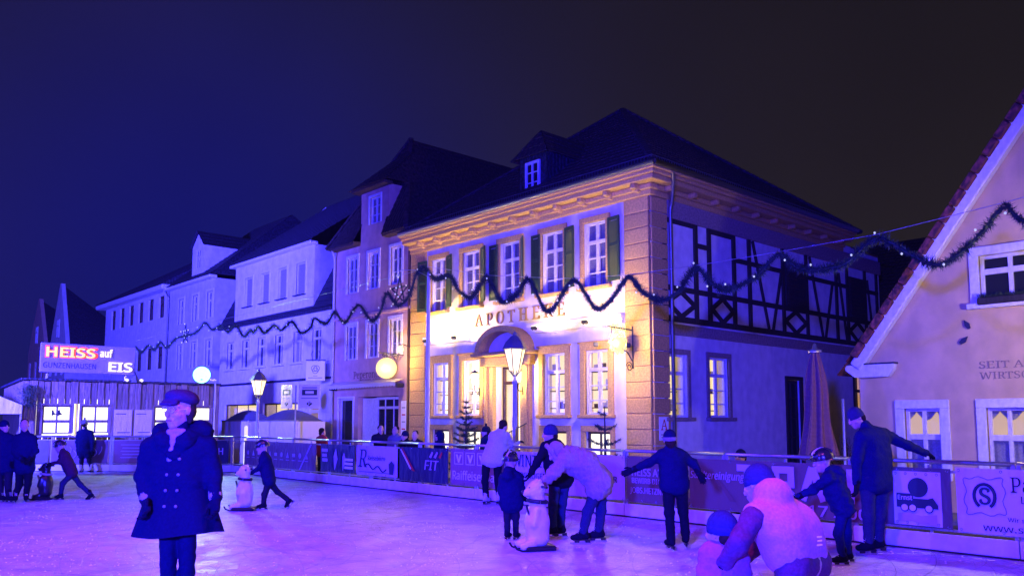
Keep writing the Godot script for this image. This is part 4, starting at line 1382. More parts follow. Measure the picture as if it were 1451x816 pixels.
func gabled_inn() -> void:
	var z := -16.0
	var x0 := -7.28
	var xr := -1.45
	var x1 := 4.4
	var y0 := 2.62
	var sl := 1.36
	var yr := y0 + (xr - x0) * sl
	var b := thing("inn", "peach gabled inn with white window frames, pale verge board and a painted inscription", "building", Vector3(xr, GROUND, z))
	var lw := [[-6.44, 0.55, -5.80, 1.86], [-5.03, 0.55, -4.36, 1.86], [-2.6, 0.55, -1.9, 1.86], [0.2, 0.55, 0.9, 1.86]]
	front_wall(b, x0, x1, GROUND, y0, z, lw, "plaster_inn")
	for i in lw.size():
		var w: Array = lw[i]
		var n := window(b, Vector3((w[0] + w[2]) / 2, 1.205, z), 0, w[2] - w[0], 1.31, {"surround": "white_paint", "sw": 0.16, "proud": 0.05, "rows": [0.40], "mid": 0.06, "bar": 0.05, "inset": 0.10, "lit": "window_dim", "room": 1.0})
		# lace curtain over the lower half, a swag above
		var c := begin(true)
		var rings := []
		for j in 2:
			var ring := []
			for k in 25:
				ring.append(Vector3(-0.36 + 0.72 * k / 24.0, 0.12 - 0.85 * j, -0.19 + 0.014 * cos(k * 1.7)))
			rings.append(ring)
		skin(c, rings, false)
		part(n, "curtain", c, "curtain")
		c = begin(true)
		rings = []
		for j in 2:
			var ring := []
			for k in 25:
				var f := k / 24.0
				ring.append(Vector3(-0.36 + 0.72 * f, 0.66 - j * (0.06 + 0.16 * absf(cos(f * TAU))), -0.20 + 0.012 * cos(k * 1.9)))
			rings.append(ring)
		skin(c, rings, false)
		part(n, "valance", c, "curtain")
	# gable with the attic window
	var uw := [-5.02, 3.72, -4.06, 4.58]
	var Y := func(x: float) -> float: return y0 + (x - x0) * sl
	var s := begin()
	var V := func(x: float, y: float) -> Vector3: return Vector3(x, y, z)
	tri(s, V.call(x0, y0), V.call(uw[0], Y.call(uw[0])), V.call(uw[0], y0))
	quad(s, V.call(uw[0], y0), V.call(uw[0], uw[1]), V.call(uw[2], uw[1]), V.call(uw[2], y0))
	quad(s, V.call(uw[0], uw[3]), V.call(uw[0], Y.call(uw[0])), V.call(uw[2], Y.call(uw[2])), V.call(uw[2], uw[3]))
	quad(s, V.call(uw[2], y0), V.call(uw[2], Y.call(uw[2])), V.call(xr, yr), V.call(xr, y0))
	tri(s, V.call(xr, y0), V.call(xr, yr), V.call(x1, y0))
	for k in 4:
		var p: Array = [[uw[0], uw[1]], [uw[2], uw[1]], [uw[2], uw[3]], [uw[0], uw[3]]]
		var a: Array = p[k]
		var c: Array = p[(k + 1) % 4]
		quad(s, V.call(a[0], a[1]), V.call(c[0], c[1]), V.call(c[0], c[1]) + Vector3(0, 0, -0.2), V.call(a[0], a[1]) + Vector3(0, 0, -0.2))
	wpart(b, "gable_wall", s, "plaster_inn")
	window(b, Vector3(-4.54, 4.15, z), 0, 0.96, 0.86, {"surround": "white_paint", "sw": 0.16, "proud": 0.05, "rows": [0.34], "mid": 0.07, "bar": 0.06, "inset": 0.08, "glass": "dark_glass", "sill": "white_paint"})
	var bx := begin()
	box(bx, Vector3(-4.50, 3.74, z + 0.12), Vector3(1.06, 0.13, 0.17), Basis.IDENTITY, 0.02)
	var fb := wpart(b, "flower_box", bx, "timber")
	var sp := begin()
	for k in 500:
		var p := Vector3(rng.randf_range(-5.02, -3.98), 3.80 + rng.randf() * 0.03, z + rng.randf_range(0.04, 0.21))
		needle(sp, p, p + Vector3(rng.randfn(0, 0.05), rng.randf_range(0.01, 0.08), rng.randfn(0, 0.05)), 0.006)
	var spr := wpart(fb, "sprigs", sp, "needle")
	spr.set_meta("kind", "stuff")
	# eaves return, verge board, tiles
	var ct := begin()
	prism(ct, PackedVector2Array([Vector2(-0.20, 0.10), Vector2(-0.20, 0.0), Vector2(-0.02, -0.14), Vector2(0.62, -0.14), Vector2(0.72, 0.0), Vector2(0.74, 0.10)]), Vector3(x0, y0, z + 0.003), Vector3.RIGHT, Vector3.UP, Vector3(0, 0, 0.16))
	wpart(b, "eaves_return", ct, "white_paint")
	block(b, "lead_flashing", Vector3(x0 + 0.27, y0 + 0.115, z + 0.09), Vector3(0.98, 0.03, 0.20), "slate", 0.004)
	var len := Vector2(xr - x0, yr - y0).length()
	var u := Vector3(xr - x0, yr - y0, 0).normalized()
	var fr := Basis(u, Vector3.BACK.cross(u), Vector3.BACK)
	block(b, "verge_board", (V.call(x0, y0 + 0.06) + V.call(xr, yr + 0.06)) / 2 + Vector3(0, 0, 0.10), Vector3(len, 0.24, 0.20), "white_paint", 0.02, fr)
	s = begin()
	var o := Vector3(-0.34, 0.10, 0.26)
	courses(s, V.call(x0, y0) + Vector3(-0.30, -0.10, -14), V.call(x0, y0) + Vector3(-0.30, -0.10, 0.28), V.call(xr, yr + 0.34) + Vector3(0, 0, 0.28), V.call(xr, yr + 0.34) + Vector3(0, 0, -14), 0.32)
	courses(s, V.call(x1, y0) + Vector3(0.30, -0.10, 0.28), V.call(x1, y0) + Vector3(0.30, -0.10, -14), V.call(xr, yr + 0.34) + Vector3(0, 0, -14), V.call(xr, yr + 0.34) + Vector3(0, 0, 0.28), 0.32)
	wpart(b, "roof", s, "tile_red")
	# mortared verge tiles, each a piece
	for k in 30:
		var f := (k + 0.5) / 30.0
		block(b, "verge_tile", (V.call(x0, y0 + 0.26)).lerp(V.call(xr, yr + 0.26), f) + Vector3(0, 0, 0.17), Vector3(len / 30.0 - 0.012, 0.14, 0.24), "tile_red", 0.02, fr)
	text(b, "inscription", "SEIT A·D 16", 0.13, "ink_earth", Vector3(-4.48, 2.62, z + 0.012) - b.position, Basis.IDENTITY, true, 0.0, 0.0, 1.0, 0.004, 1.25)
	text(b, "inscription", "WIRTSCHAFT", 0.13, "ink_earth", Vector3(-4.45, 2.43, z + 0.012) - b.position, Basis.IDENTITY, true, 0.0, 0.0, 1.0, 0.004, 1.32)
	for p in [[Vector3(-5.26, 3.36, z + 0.02), 0.5], [Vector3(-5.33, 3.08, z + 0.02), -0.8]]:
		var an := begin()
		prism(an, PackedVector2Array([Vector2(-0.03, -0.08), Vector2(-0.045, 0.0), Vector2(0.0, 0.10), Vector2(0.045, 0.0), Vector2(0.02, -0.08)]), Vector3.ZERO, Vector3.RIGHT, Vector3.UP, Vector3(0, 0, 0.03))
		var an2 := part(b, "wall_anchor", an, "iron")
		an2.global_transform = Transform3D(Basis(Vector3.BACK, p[1]), p[0])
	# lantern on the lane side of the inn
	var at := Vector3(x0 - 0.45, 2.25, z - 6.5)
	var l := group_node(b, "wall_lantern", at)
	s = begin(true)
	lathe(s, [Vector2(0.0, 0.16), Vector2(0.12, 0.10), Vector2(0.10, -0.10), Vector2(0.0, -0.16)], 12)
	part(l, "lamp_globe", s, "lamp_warm")
	lblock(l, "lantern_arm", Vector3(0.22, 0.18, 0), Vector3(0.46, 0.03, 0.03), "iron")
	omni(l, "lantern_light", at, Vector3(1.0, 0.55, 0.18), 0.9, 0.1)
	side_wall(b, x1, z, z - 14, GROUND, y0, [], "plaster_inn")
	plain_back(b, x0, x1, z, z - 14, GROUND, y0, "plaster_inn", false)

func lane_house() -> void:
	# closes the lane between the pharmacy and the inn; a lantern lights its front
	var z := -34.0
	var x0 := -20.0
	var x1 := -4.0
	var b := thing("lane_house", "low ochre house closing the lane behind pharmacy and inn", "building", Vector3(-12, GROUND, z))
	var w := [-11.95, 1.5, -11.10, 3.6]
	front_wall(b, x0, x1, GROUND, 6.2, z, [w], "plaster_dark")
	window(b, Vector3(-11.525, 2.55, z), 0, 0.85, 2.1, {"lit": "window_dim", "surround": "timber", "sw": 0.12, "rows": [0.42], "transom": true, "mid": 0.06, "frame": "timber"})
	var s := begin()
	courses(s, Vector3(x0, 6.1, z + 0.4), Vector3(x1, 6.1, z + 0.4), Vector3(x1, 10, z - 5), Vector3(x0, 10, z - 5))
	courses(s, Vector3(x1, 6.1, z - 10), Vector3(x0, 6.1, z - 10), Vector3(x0, 10, z - 5), Vector3(x1, 10, z - 5))
	wpart(b, "roof", s, "tile")
	plain_back(b, x0, x1, z, z - 10, GROUND, 6.1, "plaster_dark")

# ------------------------------------------------------------------ ticket kiosk
func kiosk() -> void:
	var X := -32.0
	var z0 := -6.6
	var z1 := -13.4
	var b := thing("wooden_kiosk", "wooden plank kiosk with lit serving hatches below the glowing ice rink sign", "kiosk", Vector3(X - 1.2, GROUND, (z0 + z1) / 2))
	var hat := [[-7.22, -8.14], [-8.46, -9.40], [-10.98, -11.50], [-12.40, -13.15]]
	# planks, each a piece: split round the hatches
	var k := 0
	var z := z0
	while z > z1:
		var w := 0.185 + 0.03 * ((k * 5) % 3)
		var zc := z - w / 2
		var spans := [[GROUND, 3.0 + 0.04 * ((k * 7) % 3) - 0.02]]
		for h in hat:
			if zc < h[0] + 0.08 and zc > h[1] - 0.08:
				spans = [[GROUND, 1.10], [2.22, spans[0][1]]]
		for q in spans:
			block(b, "plank", Vector3(X + 0.028 * (k % 2), (q[0] + q[1]) / 2, zc), Vector3(0.03, q[1] - q[0], w - 0.016), "plank%d" % ((k * 3) % 4), 0.004)
		z -= w
		k += 1
	for i in hat.size():
		var h: Array = hat[i]
		window(b, Vector3(X + 0.01, 1.66, (h[0] + h[1]) / 2), 90, h[0] - h[1], 0.98, {"name": "hatch_window", "rows": [0.56], "cols": 2 if i < 2 else 1, "mid": 0.05, "bar": 0.05, "lit": "window_white", "room": 1.3, "frame": "plank2", "surround": "plank1", "sw": 0.07, "proud": 0.04, "inset": 0.03})
		block(b, "counter", Vector3(X + 0.14, 1.10, (h[0] + h[1]) / 2), Vector3(0.30, 0.04, h[0] - h[1] + 0.1), "plank0", 0.006)
	# skate rental pictogram on the first pane
	var pic := group_node(b, "pictogram", Vector3(X + 0.03, 1.88, -7.68), 90)
	for sx in [-1, 1]:
		var s := begin()
		prism(s, PackedVector2Array([Vector2(-0.08, -0.09), Vector2(0.08, -0.02), Vector2(0.0, 0.02), Vector2(-0.03, 0.13), Vector2(-0.08, 0.10)]), Vector3(sx * 0.10, 0, 0), Vector3.RIGHT, Vector3.UP, Vector3(0, 0, 0.006))
		part(pic, "skate_mark", s, "ink_navy")
	for a in [[-9.86, 0.62], [-10.58, 0.62]]:
		var nb := group_node(b, "notice_board", Vector3(X + 0.045, 1.55, a[0]), 90)
		lblock(nb, "board", Vector3.ZERO, Vector3(a[1], 0.95, 0.02), "pvc_lilac", 0.004)
		lblock(nb, "print_line", Vector3(-0.08, 0.32, 0.012), Vector3(0.36, 0.03, 0.004), "ink_navy", 0.0)
		lblock(nb, "print_line", Vector3(0.04, -0.36, 0.012), Vector3(0.44, 0.03, 0.004), "ink_navy", 0.0)
	var s := begin()
	for zz in [z0, z1]:
		quad(s, Vector3(X, GROUND, zz), Vector3(X, 3.0, zz), Vector3(X - 3, 2.8, zz), Vector3(X - 3, GROUND, zz))
	quad(s, Vector3(X - 3, GROUND, z0), Vector3(X - 3, 2.8, z0), Vector3(X - 3, 2.8, z1), Vector3(X - 3, GROUND, z1))
	wpart(b, "side_wall", s, "plank1")
	block(b, "roof", Vector3(X - 1.5, 2.95, (z0 + z1) / 2), Vector3(3.2, 0.08, z0 - z1 + 0.2), "slate", 0.01, Basis(Vector3.BACK, 0.066))
	# little dark finial tent and two bulbs on the roof
	s = begin()
	lathe(s, [Vector2(0.20, 0.0), Vector2(0.12, 0.14), Vector2(0.03, 0.34), Vector2(0.0, 0.44)], 6, Vector3(X, 3.04, -10.23))
	wpart(b, "finial", s, "tarp")
	for zz in [-9.93, -10.45]:
		s = begin(true)
		lathe(s, [Vector2(0.0, 0.07), Vector2(0.06, 0.04), Vector2(0.07, 0.0), Vector2(0.05, -0.05), Vector2(0.0, -0.07)], 10, Vector3(X + 0.05, 3.11, zz))
		wpart(b, "bulb", s, "led_white")
	# the sign
	var sg := thing("rink_sign", "white sign board on the kiosk roof with glowing red and white letters", "sign", Vector3(X + 0.02, 3.06, -8.62), 90)
	for x in [-1.3, 1.3]:
		lblock(sg, "post", Vector3(x, 0.3, -0.12), Vector3(0.07, 0.60, 0.07), "steel")
	lblock(sg, "board", Vector3(0, 0.76, 0), Vector3(3.14, 1.02, 0.10), "board_lilac", 0.01)
	text(sg, "letter_light", "HEISS", 0.34, "led_orange", Vector3(-0.65, 0.95, 0.09), Basis.IDENTITY, false, 0.8, 0.0, 1.0, 0.05, 1.58)
	text(sg, "letter_back", "HEISS", 0.385, "led_red", Vector3(-0.63, 0.94, 0.062), Basis.IDENTITY, false, 1.9, 0.0, 1.0, 0.02, 1.72)
	text(sg, "letter_light", "auf", 0.27, "led_white", Vector3(0.53, 0.98, 0.08), Basis.IDENTITY, false, 0.8, 0.0, 1.0, 0.04, 0.42)
	text(sg, "letter_light", "EIS", 0.34, "led_white", Vector3(1.02, 0.50, 0.09), Basis.IDENTITY, false, 0.8, 0.0, 1.0, 0.05, 0.82)
	text(sg, "lettering", "GUNZENHAUSEN", 0.20, "ink_navy", Vector3(-0.62, 0.50, 0.055), Basis.IDENTITY, false, 0.0, 0.0, 1.0, 0.004, 1.7)

# ------------------------------------------------------------------ barrier round the ice
func barriers() -> void:
	var proto: Node3D
	var runs := [[Vector3(-25.2, 0, BZ), Vector3(1, 0, 0), 12, "steel barrier panel with white kickboard along the banner-hung side", "barrier panels along the street side"], [Vector3(-25.2, 0, BZ), Vector3(-8.9, 0, 8.2).normalized(), 4, "steel barrier panel with white kickboard in front of the kiosk", "barrier panels before the kiosk"]]
	var behind := [["at the bend of the rink edge", "behind the middle of the wide violet logo banner", "behind the striped end of the wide violet banner", "behind the navy poster banner", "behind the river line banner", "behind the deep blue banner with red streak", "that the man in the pale jacket leans on", "behind the long pale banner", "behind the job advert banner", "behind the big pale capitals", "behind the square lorry sign", "behind the leather trade banner"],
		["behind the navy lettering banner", "behind the mauve ruled banner", "behind the pale swirl banner", "behind the plain dark grey banner"]]
	for r in runs:
		var u: Vector3 = r[1]
		for k in r[2]:
			var at: Vector3 = r[0] + u * (2.0 * k + 1.0)
			var turn := rad_to_deg(atan2(-u.z, u.x))
			if u.x < 0:
				turn += 180.0
			var t: Node3D
			if proto == null:
				t = thing("barrier_panel", "steel barrier panel " + behind[runs.find(r)][k], "barrier", at, turn, r[4])
				proto = t
				for x in [-0.97, 0.97]:
					lblock(t, "post", Vector3(x, 0.56, 0), Vector3(0.05, 1.12, 0.05), "steel", 0.006)
				lblock(t, "stay", Vector3(0, 0.60, -0.01), Vector3(0.04, 0.96, 0.03), "steel", 0.006)
				var s := begin(true)
				tube(s, [Vector3(-0.99, 1.12, 0), Vector3(0.99, 1.12, 0)], 0.028, 10)
				part(t, "handrail", s, "steel")
				for y in [1.00, 0.27]:
					lblock(t, "rail", Vector3(0, y, 0), Vector3(1.88, 0.035, 0.03), "steel", 0.005)
				lblock(t, "kickboard", Vector3(0, 0.125, 0.045), Vector3(1.985, 0.205, 0.03), "kick", 0.005)
				lblock(t, "rubber_strip", Vector3(0, 0.012, 0.05), Vector3(1.99, 0.02, 0.05), "rubber", 0.003)
			else:
				t = proto.duplicate()
				t.name = numbered("barrier_panel")
				add_child(t)
				t.position = at
				t.rotation_degrees.y = turn
				t.set_meta("label", "steel barrier panel " + behind[runs.find(r)][k])
				t.set_meta("group", r[4])

func banner(label: String, a: Vector3, b: Vector3, y0: float, y1: float, m: String, sd := 1) -> Node3D:
	# cloth stretched between two points of the barrier's face, tied at its eyelets
	var mid := (a + b) / 2
	var u := (b - a).normalized()
	var t := thing("banner", label, "banner", Vector3(mid.x, y0, mid.z), rad_to_deg(atan2(-u.z, u.x)))
	var w := (b - a).length()
	var h := y1 - y0
	var n := FastNoiseLite.new()
	n.seed = sd
	n.frequency = 1.4
	var s := begin(true)
	var nx := int(w * 14) + 2
	var ny := 9
	var rings := []
	for j in ny + 1:
		var ring := []
		for i in nx + 1:
			var fx := float(i) / nx
			var fy := float(j) / ny
			var sag := 0.012 * sin(fx * PI * 3.0) * (1.0 - absf(2.0 * fy - 1.0))
			ring.append(Vector3((fx - 0.5) * w, fy * h + sag, 0.011 * n.get_noise_2d(fx * w * 1.2 + fy * 0.7, fy * 0.6)))
		rings.append(ring)
	skin(s, rings, false)
	part(t, "cloth", s, m)
	for i in 5:
		for y in [0.03, h - 0.03]:
			var e := begin(true)
			tube(e, ring_points(Vector3((i / 4.0 - 0.5) * (w - 0.08), y, 0.016), 0.014, 10), 0.004, 5, false)
			part(t, "eyelet", e, "blade")
	return t

func fill(t: Node3D, called: String, poly: Array, m: String, z := 0.016) -> void:
	var s := begin()
	prism(s, PackedVector2Array(poly), Vector3(0, 0, z), Vector3.RIGHT, Vector3.UP, Vector3(0, 0, 0.003))
	part(t, called, s, m)

func bar(t: Node3D, called: String, x: float, y: float, w: float, h: float, m: String, z := 0.018) -> void:
	lblock(t, called, Vector3(x, y, z), Vector3(w, h, 0.003), m, 0.0)

func disc(t: Node3D, called: String, x: float, y: float, r: float, m: String, z := 0.017, r2 := 0.0) -> void:
	var p := []
	for k in 28:
		p.append(Vector2(x + r * cos(TAU * k / 28.0), y + r * sin(TAU * k / 28.0)))
	if r2 > 0.0:
		for k in 29:
			p.append(Vector2(x + r2 * cos(-TAU * k / 28.0), y + r2 * sin(-TAU * k / 28.0)))
		p.append(Vector2(x + r, y + 0.0001))
	fill(t, called, p, m, z)

func banners() -> void:
	var z := BZ + 0.062
	var B := func(label: String, x0: float, x1: float, y0: float, y1: float, m: String) -> Node3D: return banner(label, Vector3(x0, 0, z), Vector3(x1, 0, z), y0, y1, m, int(absf(x0 * 10)))
	# on the slanted run before the kiosk
	var u := Vector3(-8.9, 0, 8.2).normalized()
	var o := Vector3(-25.2, 0, BZ)
	var nrm := Vector3(8.2, 0, 8.9).normalized() * 0.062
	var S := func(label: String, d0: float, d1: float, m: String) -> Node3D: return banner(label, o + u * d1 + nrm, o + u * d0 + nrm, 0.28, 1.00, m, int(d0 * 7))
	var t: Node3D = S.call("navy banner with pale technical lettering on the slanted barrier", 0.1, 1.9, "pvc_navy")
	text(t, "lettering", "BOSCH", 0.22, "ink_lilac", Vector3(0.28, 0.38, 0.02), Basis.IDENTITY, false, 0.2)
	bar(t, "print_line", 0.3, 0.17, 0.5, 0.03, "ink_grey")
	t = S.call("violet banner with a pale swirl pattern below the kiosk hatches", 4.1, 6.0, "pvc_violet")
	for k in 9:
		var s := begin(true)
		tube(s, sprig(Vector3(-0.7 + 0.17 * k, 0.15 + 0.06 * (k % 3), 0.018), 0.26, 0.5 + 0.1 * (k % 4)), 0.012, 5)
		part(t, "swirl", s, "ink_lilac")
	t = S.call("plain dark grey banner beside the swirl banner", 6.1, 7.9, "pvc_grey")
	bar(t, "print_line", -0.1, 0.42, 1.1, 0.10, "ink_lilac")
	t = S.call("mauve banner with thin pale rules before the kiosk", 2.1, 3.9, "pvc_mauve")
	for k in 5:
		bar(t, "print_line", 0.0, 0.18 + 0.10 * k, 1.3 - 0.1 * (k % 2), 0.022, "ink_lilac")
	# along the street side
	t = B.call("wide violet banner with a row of small pale logos", -24.2, -19.8, 0.29, 1.02, "pvc_violet")
	for k in 11:
		var x := -1.9 + 0.36 * k
		if k % 3 == 0:
			disc(t, "logo", x, 0.38, 0.07, "ink_lilac")
		elif k % 3 == 1:
			fill(t, "logo", [Vector2(x - 0.08, 0.30), Vector2(x, 0.46), Vector2(x + 0.08, 0.30)], "ink_lilac")
		else:
			bar(t, "logo", x, 0.38, 0.16, 0.09, "ink_lilac")
		bar(t, "print_line", x, 0.24, 0.20, 0.02, "ink_lilac")
	fill(t, "stripe", [Vector2(1.3, 0.0), Vector2(1.36, 0.0), Vector2(1.98, 0.70), Vector2(1.9, 0.70)], "ink_lilac")
	t = B.call("navy poster banner with pale columns of print", -19.56, -17.85, 0.31, 1.02, "pvc_navy")
	for q in [[-0.62, 0.55, 0.30], [-0.62, 0.42, 0.22], [-0.60, 0.30, 0.26]]:
		bar(t, "print_block", q[0], q[1], q[2], 0.08, "ink_lilac")
	for k in 4:
		fill(t, "figure_print", [Vector2(-0.30 + 0.2 * k, 0.05), Vector2(-0.38 + 0.22 * k, 0.40), Vector2(-0.25 + 0.2 * k, 0.66 - 0.05 * k), Vector2(-0.16 + 0.2 * k, 0.34)], "ink_lilac" if k % 2 else "ink_blue")
	for k in 3:
		bar(t, "print_block", 0.58, 0.34 - 0.10 * k, 0.40, 0.06, "ink_white")
	t = B.call("pale banner with a swooping initial and a winding river line", -17.78, -16.0, 0.31, 1.02, "pvc_lilac")
	text(t, "initial", "R", 0.46, "ink_blue", Vector3(-0.62, 0.40, 0.02), Basis.IDENTITY, true, 0.0, 0.2)
	text(t, "lettering", "Reisebüro", 0.11, "ink_navy", Vector3(0.02, 0.42, 0.02), Basis.IDENTITY, true, 0.0, 0.0, 1.0, 0.004, 0.75)
	var wv := []
	for k in 25:
		wv.append(Vector3(-0.45 + 0.9 * k / 24.0, 0.24 + 0.05 * sin(k * 0.55) - 0.10 * k / 24.0, 0.02))
	var ws := begin(true)
	tube(ws, wv, 0.016, 6)
	part(t, "river_line", ws, "ink_blue")
	bar(t, "rule", 0.0, 0.08, 1.5, 0.012, "ink_navy")
	fill(t, "flower_print", [Vector2(0.58, 0.06), Vector2(0.55, 0.30), Vector2(0.66, 0.38), Vector2(0.78, 0.30), Vector2(0.74, 0.06)], "ink_blue")
	t = B.call("deep blue banner with a slanting red and white streak", -15.92, -14.09, 0.27, 1.03, "pvc_navy")
	fill(t, "streak", [Vector2(-0.82, 0.74), Vector2(-0.78, 0.74), Vector2(-0.28, 0.22), Vector2(-0.40, 0.24)], "ink_red")
	fill(t, "streak", [Vector2(-0.86, 0.70), Vector2(-0.84, 0.72), Vector2(-0.42, 0.28), Vector2(-0.46, 0.26)], "ink_white")
	text(t, "lettering", "FIT", 0.22, "ink_lilac", Vector3(0.30, 0.38, 0.02), Basis.IDENTITY, false, 0.0, 0.15, 1.3)
	for k in 3:
		fill(t, "splash", [Vector2(0.25 + 0.17 * k, 0.56), Vector2(0.36 + 0.17 * k, 0.68), Vector2(0.40 + 0.17 * k, 0.66), Vector2(0.32 + 0.17 * k, 0.54)], "ink_red" if k == 2 else "ink_lilac")
	t = B.call("mauve bank banner with two square emblems beside the deep blue one", -14.01, -12.16, 0.28, 1.04, "pvc_mauve")
	for k in 3:
		var x := -0.62 + 0.38 * k
		for q in [[x, 0.68, 0.28, 0.014], [x, 0.44, 0.28, 0.014]]:
			bar(t, "emblem", q[0], q[1], q[2], q[3], "ink_white")
		for dx in [-0.14, 0.14]:
			bar(t, "emblem", x + dx, 0.56, 0.014, 0.25, "ink_white")
		fill(t, "emblem", [Vector2(x - 0.10, 0.64), Vector2(x - 0.04, 0.64), Vector2(x, 0.54), Vector2(x + 0.04, 0.64), Vector2(x + 0.10, 0.64), Vector2(x + 0.02, 0.47), Vector2(x - 0.02, 0.47)], "ink_white")
	text(t, "lettering", "Raiffeisenbank", 0.19, "ink_white", Vector3(-0.02, 0.20, 0.02), Basis.IDENTITY, false, 0.0, 0.0, 1.0, 0.004, 1.62)
	t = B.call("long pale banner with dark capitals behind the bending skaters", -12.13, -9.17, 0.28, 1.03, "pvc_lilac")
	text(t, "lettering", "WINTER", 0.24, "ink_navy", Vector3(-0.86, 0.58, 0.02), Basis.IDENTITY, false, 0.0, 0.0, 1.0, 0.004, 0.98)
	text(t, "lettering", "VERGNÜGEN", 0.12, "ink_navy", Vector3(-0.86, 0.30, 0.02), Basis.IDENTITY, false, 0.0, 0.0, 1.0, 0.004, 0.9)
	text(t, "lettering", "HETZNER", 0.11, "ink_navy", Vector3(0.97, 0.34, 0.02), Basis.IDENTITY, false, 0.0, 0.0, 1.0, 0.004, 0.68)
	t = B.call("grey-brown banner with three lines of pale job advert print", -9.13, -7.86, 0.27, 1.04, "pvc_brown")
	text(t, "lettering", "HEISS AUF EIS?", 0.125, "ink_lilac", Vector3(0.02, 0.50, 0.02), Basis.IDENTITY, false, 0.3, 0.0, 1.0, 0.004, 1.06)
	text(t, "lettering", "BEWIRB DICH UNTER", 0.09, "ink_lilac", Vector3(0.02, 0.36, 0.02), Basis.IDENTITY, false, 0.0, 0.0, 1.0, 0.004, 1.06)
	text(t, "lettering", "JOBS.HETZNER.COM", 0.10, "ink_lilac", Vector3(0.0, 0.20, 0.02), Basis.IDENTITY, false, 0.0, 0.0, 1.0, 0.004, 1.08)
	t = B.call("long grey-brown banner with slanted pale lettering and big capitals", -7.84, -4.86, 0.27, 1.04, "pvc_brown")
	text(t, "lettering", "Städtereinigung", 0.12, "ink_lilac", Vector3(-0.98, 0.52, 0.02), Basis.IDENTITY, false, 0.0, 0.2, 1.0, 0.004, 0.98)
	# big block capitals cut from bars
	var stroke := func(x0: float, y0: float, x1: float, y1: float, w: float) -> void:
		var a := Vector2(x0, y0)
		var c := Vector2(x1, y1)
		var n := (c - a).orthogonal().normalized() * w / 2
		fill(t, "capital", [a - n, a + n, c + n, c - n], "ink_lilac", 0.015 + 0.0006 * int(x0 * 20 + 40))
	var cap := 0.46
	var yb := 0.25
	for q in [[-0.42, yb, -0.42, yb + cap - 0.1, 0.11], [-0.60, yb + cap - 0.05, -0.24, yb + cap - 0.05, 0.10], [0.05, yb, 0.05, yb + cap, 0.11], [0.10, yb + cap - 0.05, 0.27, yb + cap - 0.05, 0.10], [0.10, yb + 0.20, 0.27, yb + 0.20, 0.09], [0.29, yb + 0.16, 0.29, yb + cap, 0.10], [0.20, yb + 0.16, 0.34, yb, 0.11], [0.46, yb, 0.62, yb + cap, 0.11], [0.62, yb + cap, 0.78, yb, 0.11], [0.53, yb + 0.14, 0.71, yb + 0.14, 0.08], [0.90, yb, 0.90, yb + cap, 0.10], [0.93, yb + cap, 1.14, yb, 0.10], [1.17, yb, 1.17, yb + cap, 0.10]]:
		stroke.call(q[0], q[1], q[2], q[3], q[4])
	text(t, "lettering", "17 / 00", 0.15, "ink_lilac", Vector3(0.95, 0.11, 0.02), Basis.IDENTITY, false, 0.3, 0.0, 1.0, 0.004, 0.85)
	for x in [-0.55, -1.0]:
		fill(t, "crease", [Vector2(x, 0.48), Vector2(x + 0.06, 0.48), Vector2(x + 0.36, 0.14), Vector2(x + 0.26, 0.14)], "ink_brown", 0.014)
	# square sign on a mesh tarpaulin
	t = B.call("grey mesh tarpaulin tied behind the square lorry sign", -4.80, -3.92, 0.29, 1.04, "pvc_grey")
	t = banner("white square sign with a blue lorry and round drum", Vector3(-4.62, 0, z + 0.03), Vector3(-4.03, 0, z + 0.03), 0.31, 0.99, "pvc_white", 77)
	disc(t, "drum_print", 0.02, 0.48, 0.125, "ink_teal")
	fill(t, "lorry_print", [Vector2(-0.25, 0.24), Vector2(-0.25, 0.40), Vector2(-0.04, 0.40), Vector2(-0.04, 0.34), Vector2(0.14, 0.34), Vector2(0.20, 0.36), Vector2(0.26, 0.27), Vector2(0.26, 0.22), Vector2(-0.25, 0.22)], "ink_teal", 0.020)
	for x in [-0.15, -0.05, 0.15]:
		disc(t, "wheel_print", x, 0.22, 0.055, "ink_teal", 0.0235)
		disc(t, "hub_print", x, 0.22, 0.040, "ink_white", 0.027)
	text(t, "lettering", "Ernst", 0.06, "ink_white", Vector3(-0.145, 0.345, 0.026), Basis.IDENTITY, false, 0.3, 0.0, 1.0, 0.004, 0.18)
	fill(t, "wave_print", [Vector2(-0.24, 0.14), Vector2(-0.10, 0.16), Vector2(0.06, 0.12), Vector2(0.24, 0.15), Vector2(0.24, 0.02), Vector2(0.10, 0.01), Vector2(-0.06, 0.05), Vector2(-0.24, 0.04)], "ink_lilac")
	t = B.call("white leather trade banner with a horseshoe crest and dark blackletter heading", -3.86, -1.9, 0.28, 1.06, "pvc_white")
	var hs := []
	for k in 19:
		var a := PI * (-0.32 + 1.64 * k / 18.0)
		hs.append(Vector3(-0.66 + 0.115 * cos(a), 0.45 + 0.145 * sin(a), 0.02))
	var s := begin(true)
	tube(s, hs, 0.020, 6)
	part(t, "horseshoe", s, "ink_teal")
	text(t, "initial", "S", 0.20, "ink_teal", Vector3(-0.66, 0.44, 0.02), Basis.IDENTITY, true, 0.8)
	var fr := []
	for k in 41:
		var a := TAU * k / 40.0
		var q := 0.215 + 0.018 * sin(a * 8.0)
		fr.append(Vector3(-0.66 + clampf(1.4 * cos(a), -1, 1) * q, 0.45 + clampf(1.4 * sin(a), -1, 1) * q, 0.02))
	s = begin(true)
	tube(s, fr, 0.004, 5, false)
	part(t, "crest_border", s, "ink_teal")
	text(t, "lettering", "Paul Schmalz", 0.19, "ink_navy", Vector3(0.29, 0.60, 0.02), Basis.IDENTITY, true, 0.0, 0.0, 1.0, 0.004, 1.32)
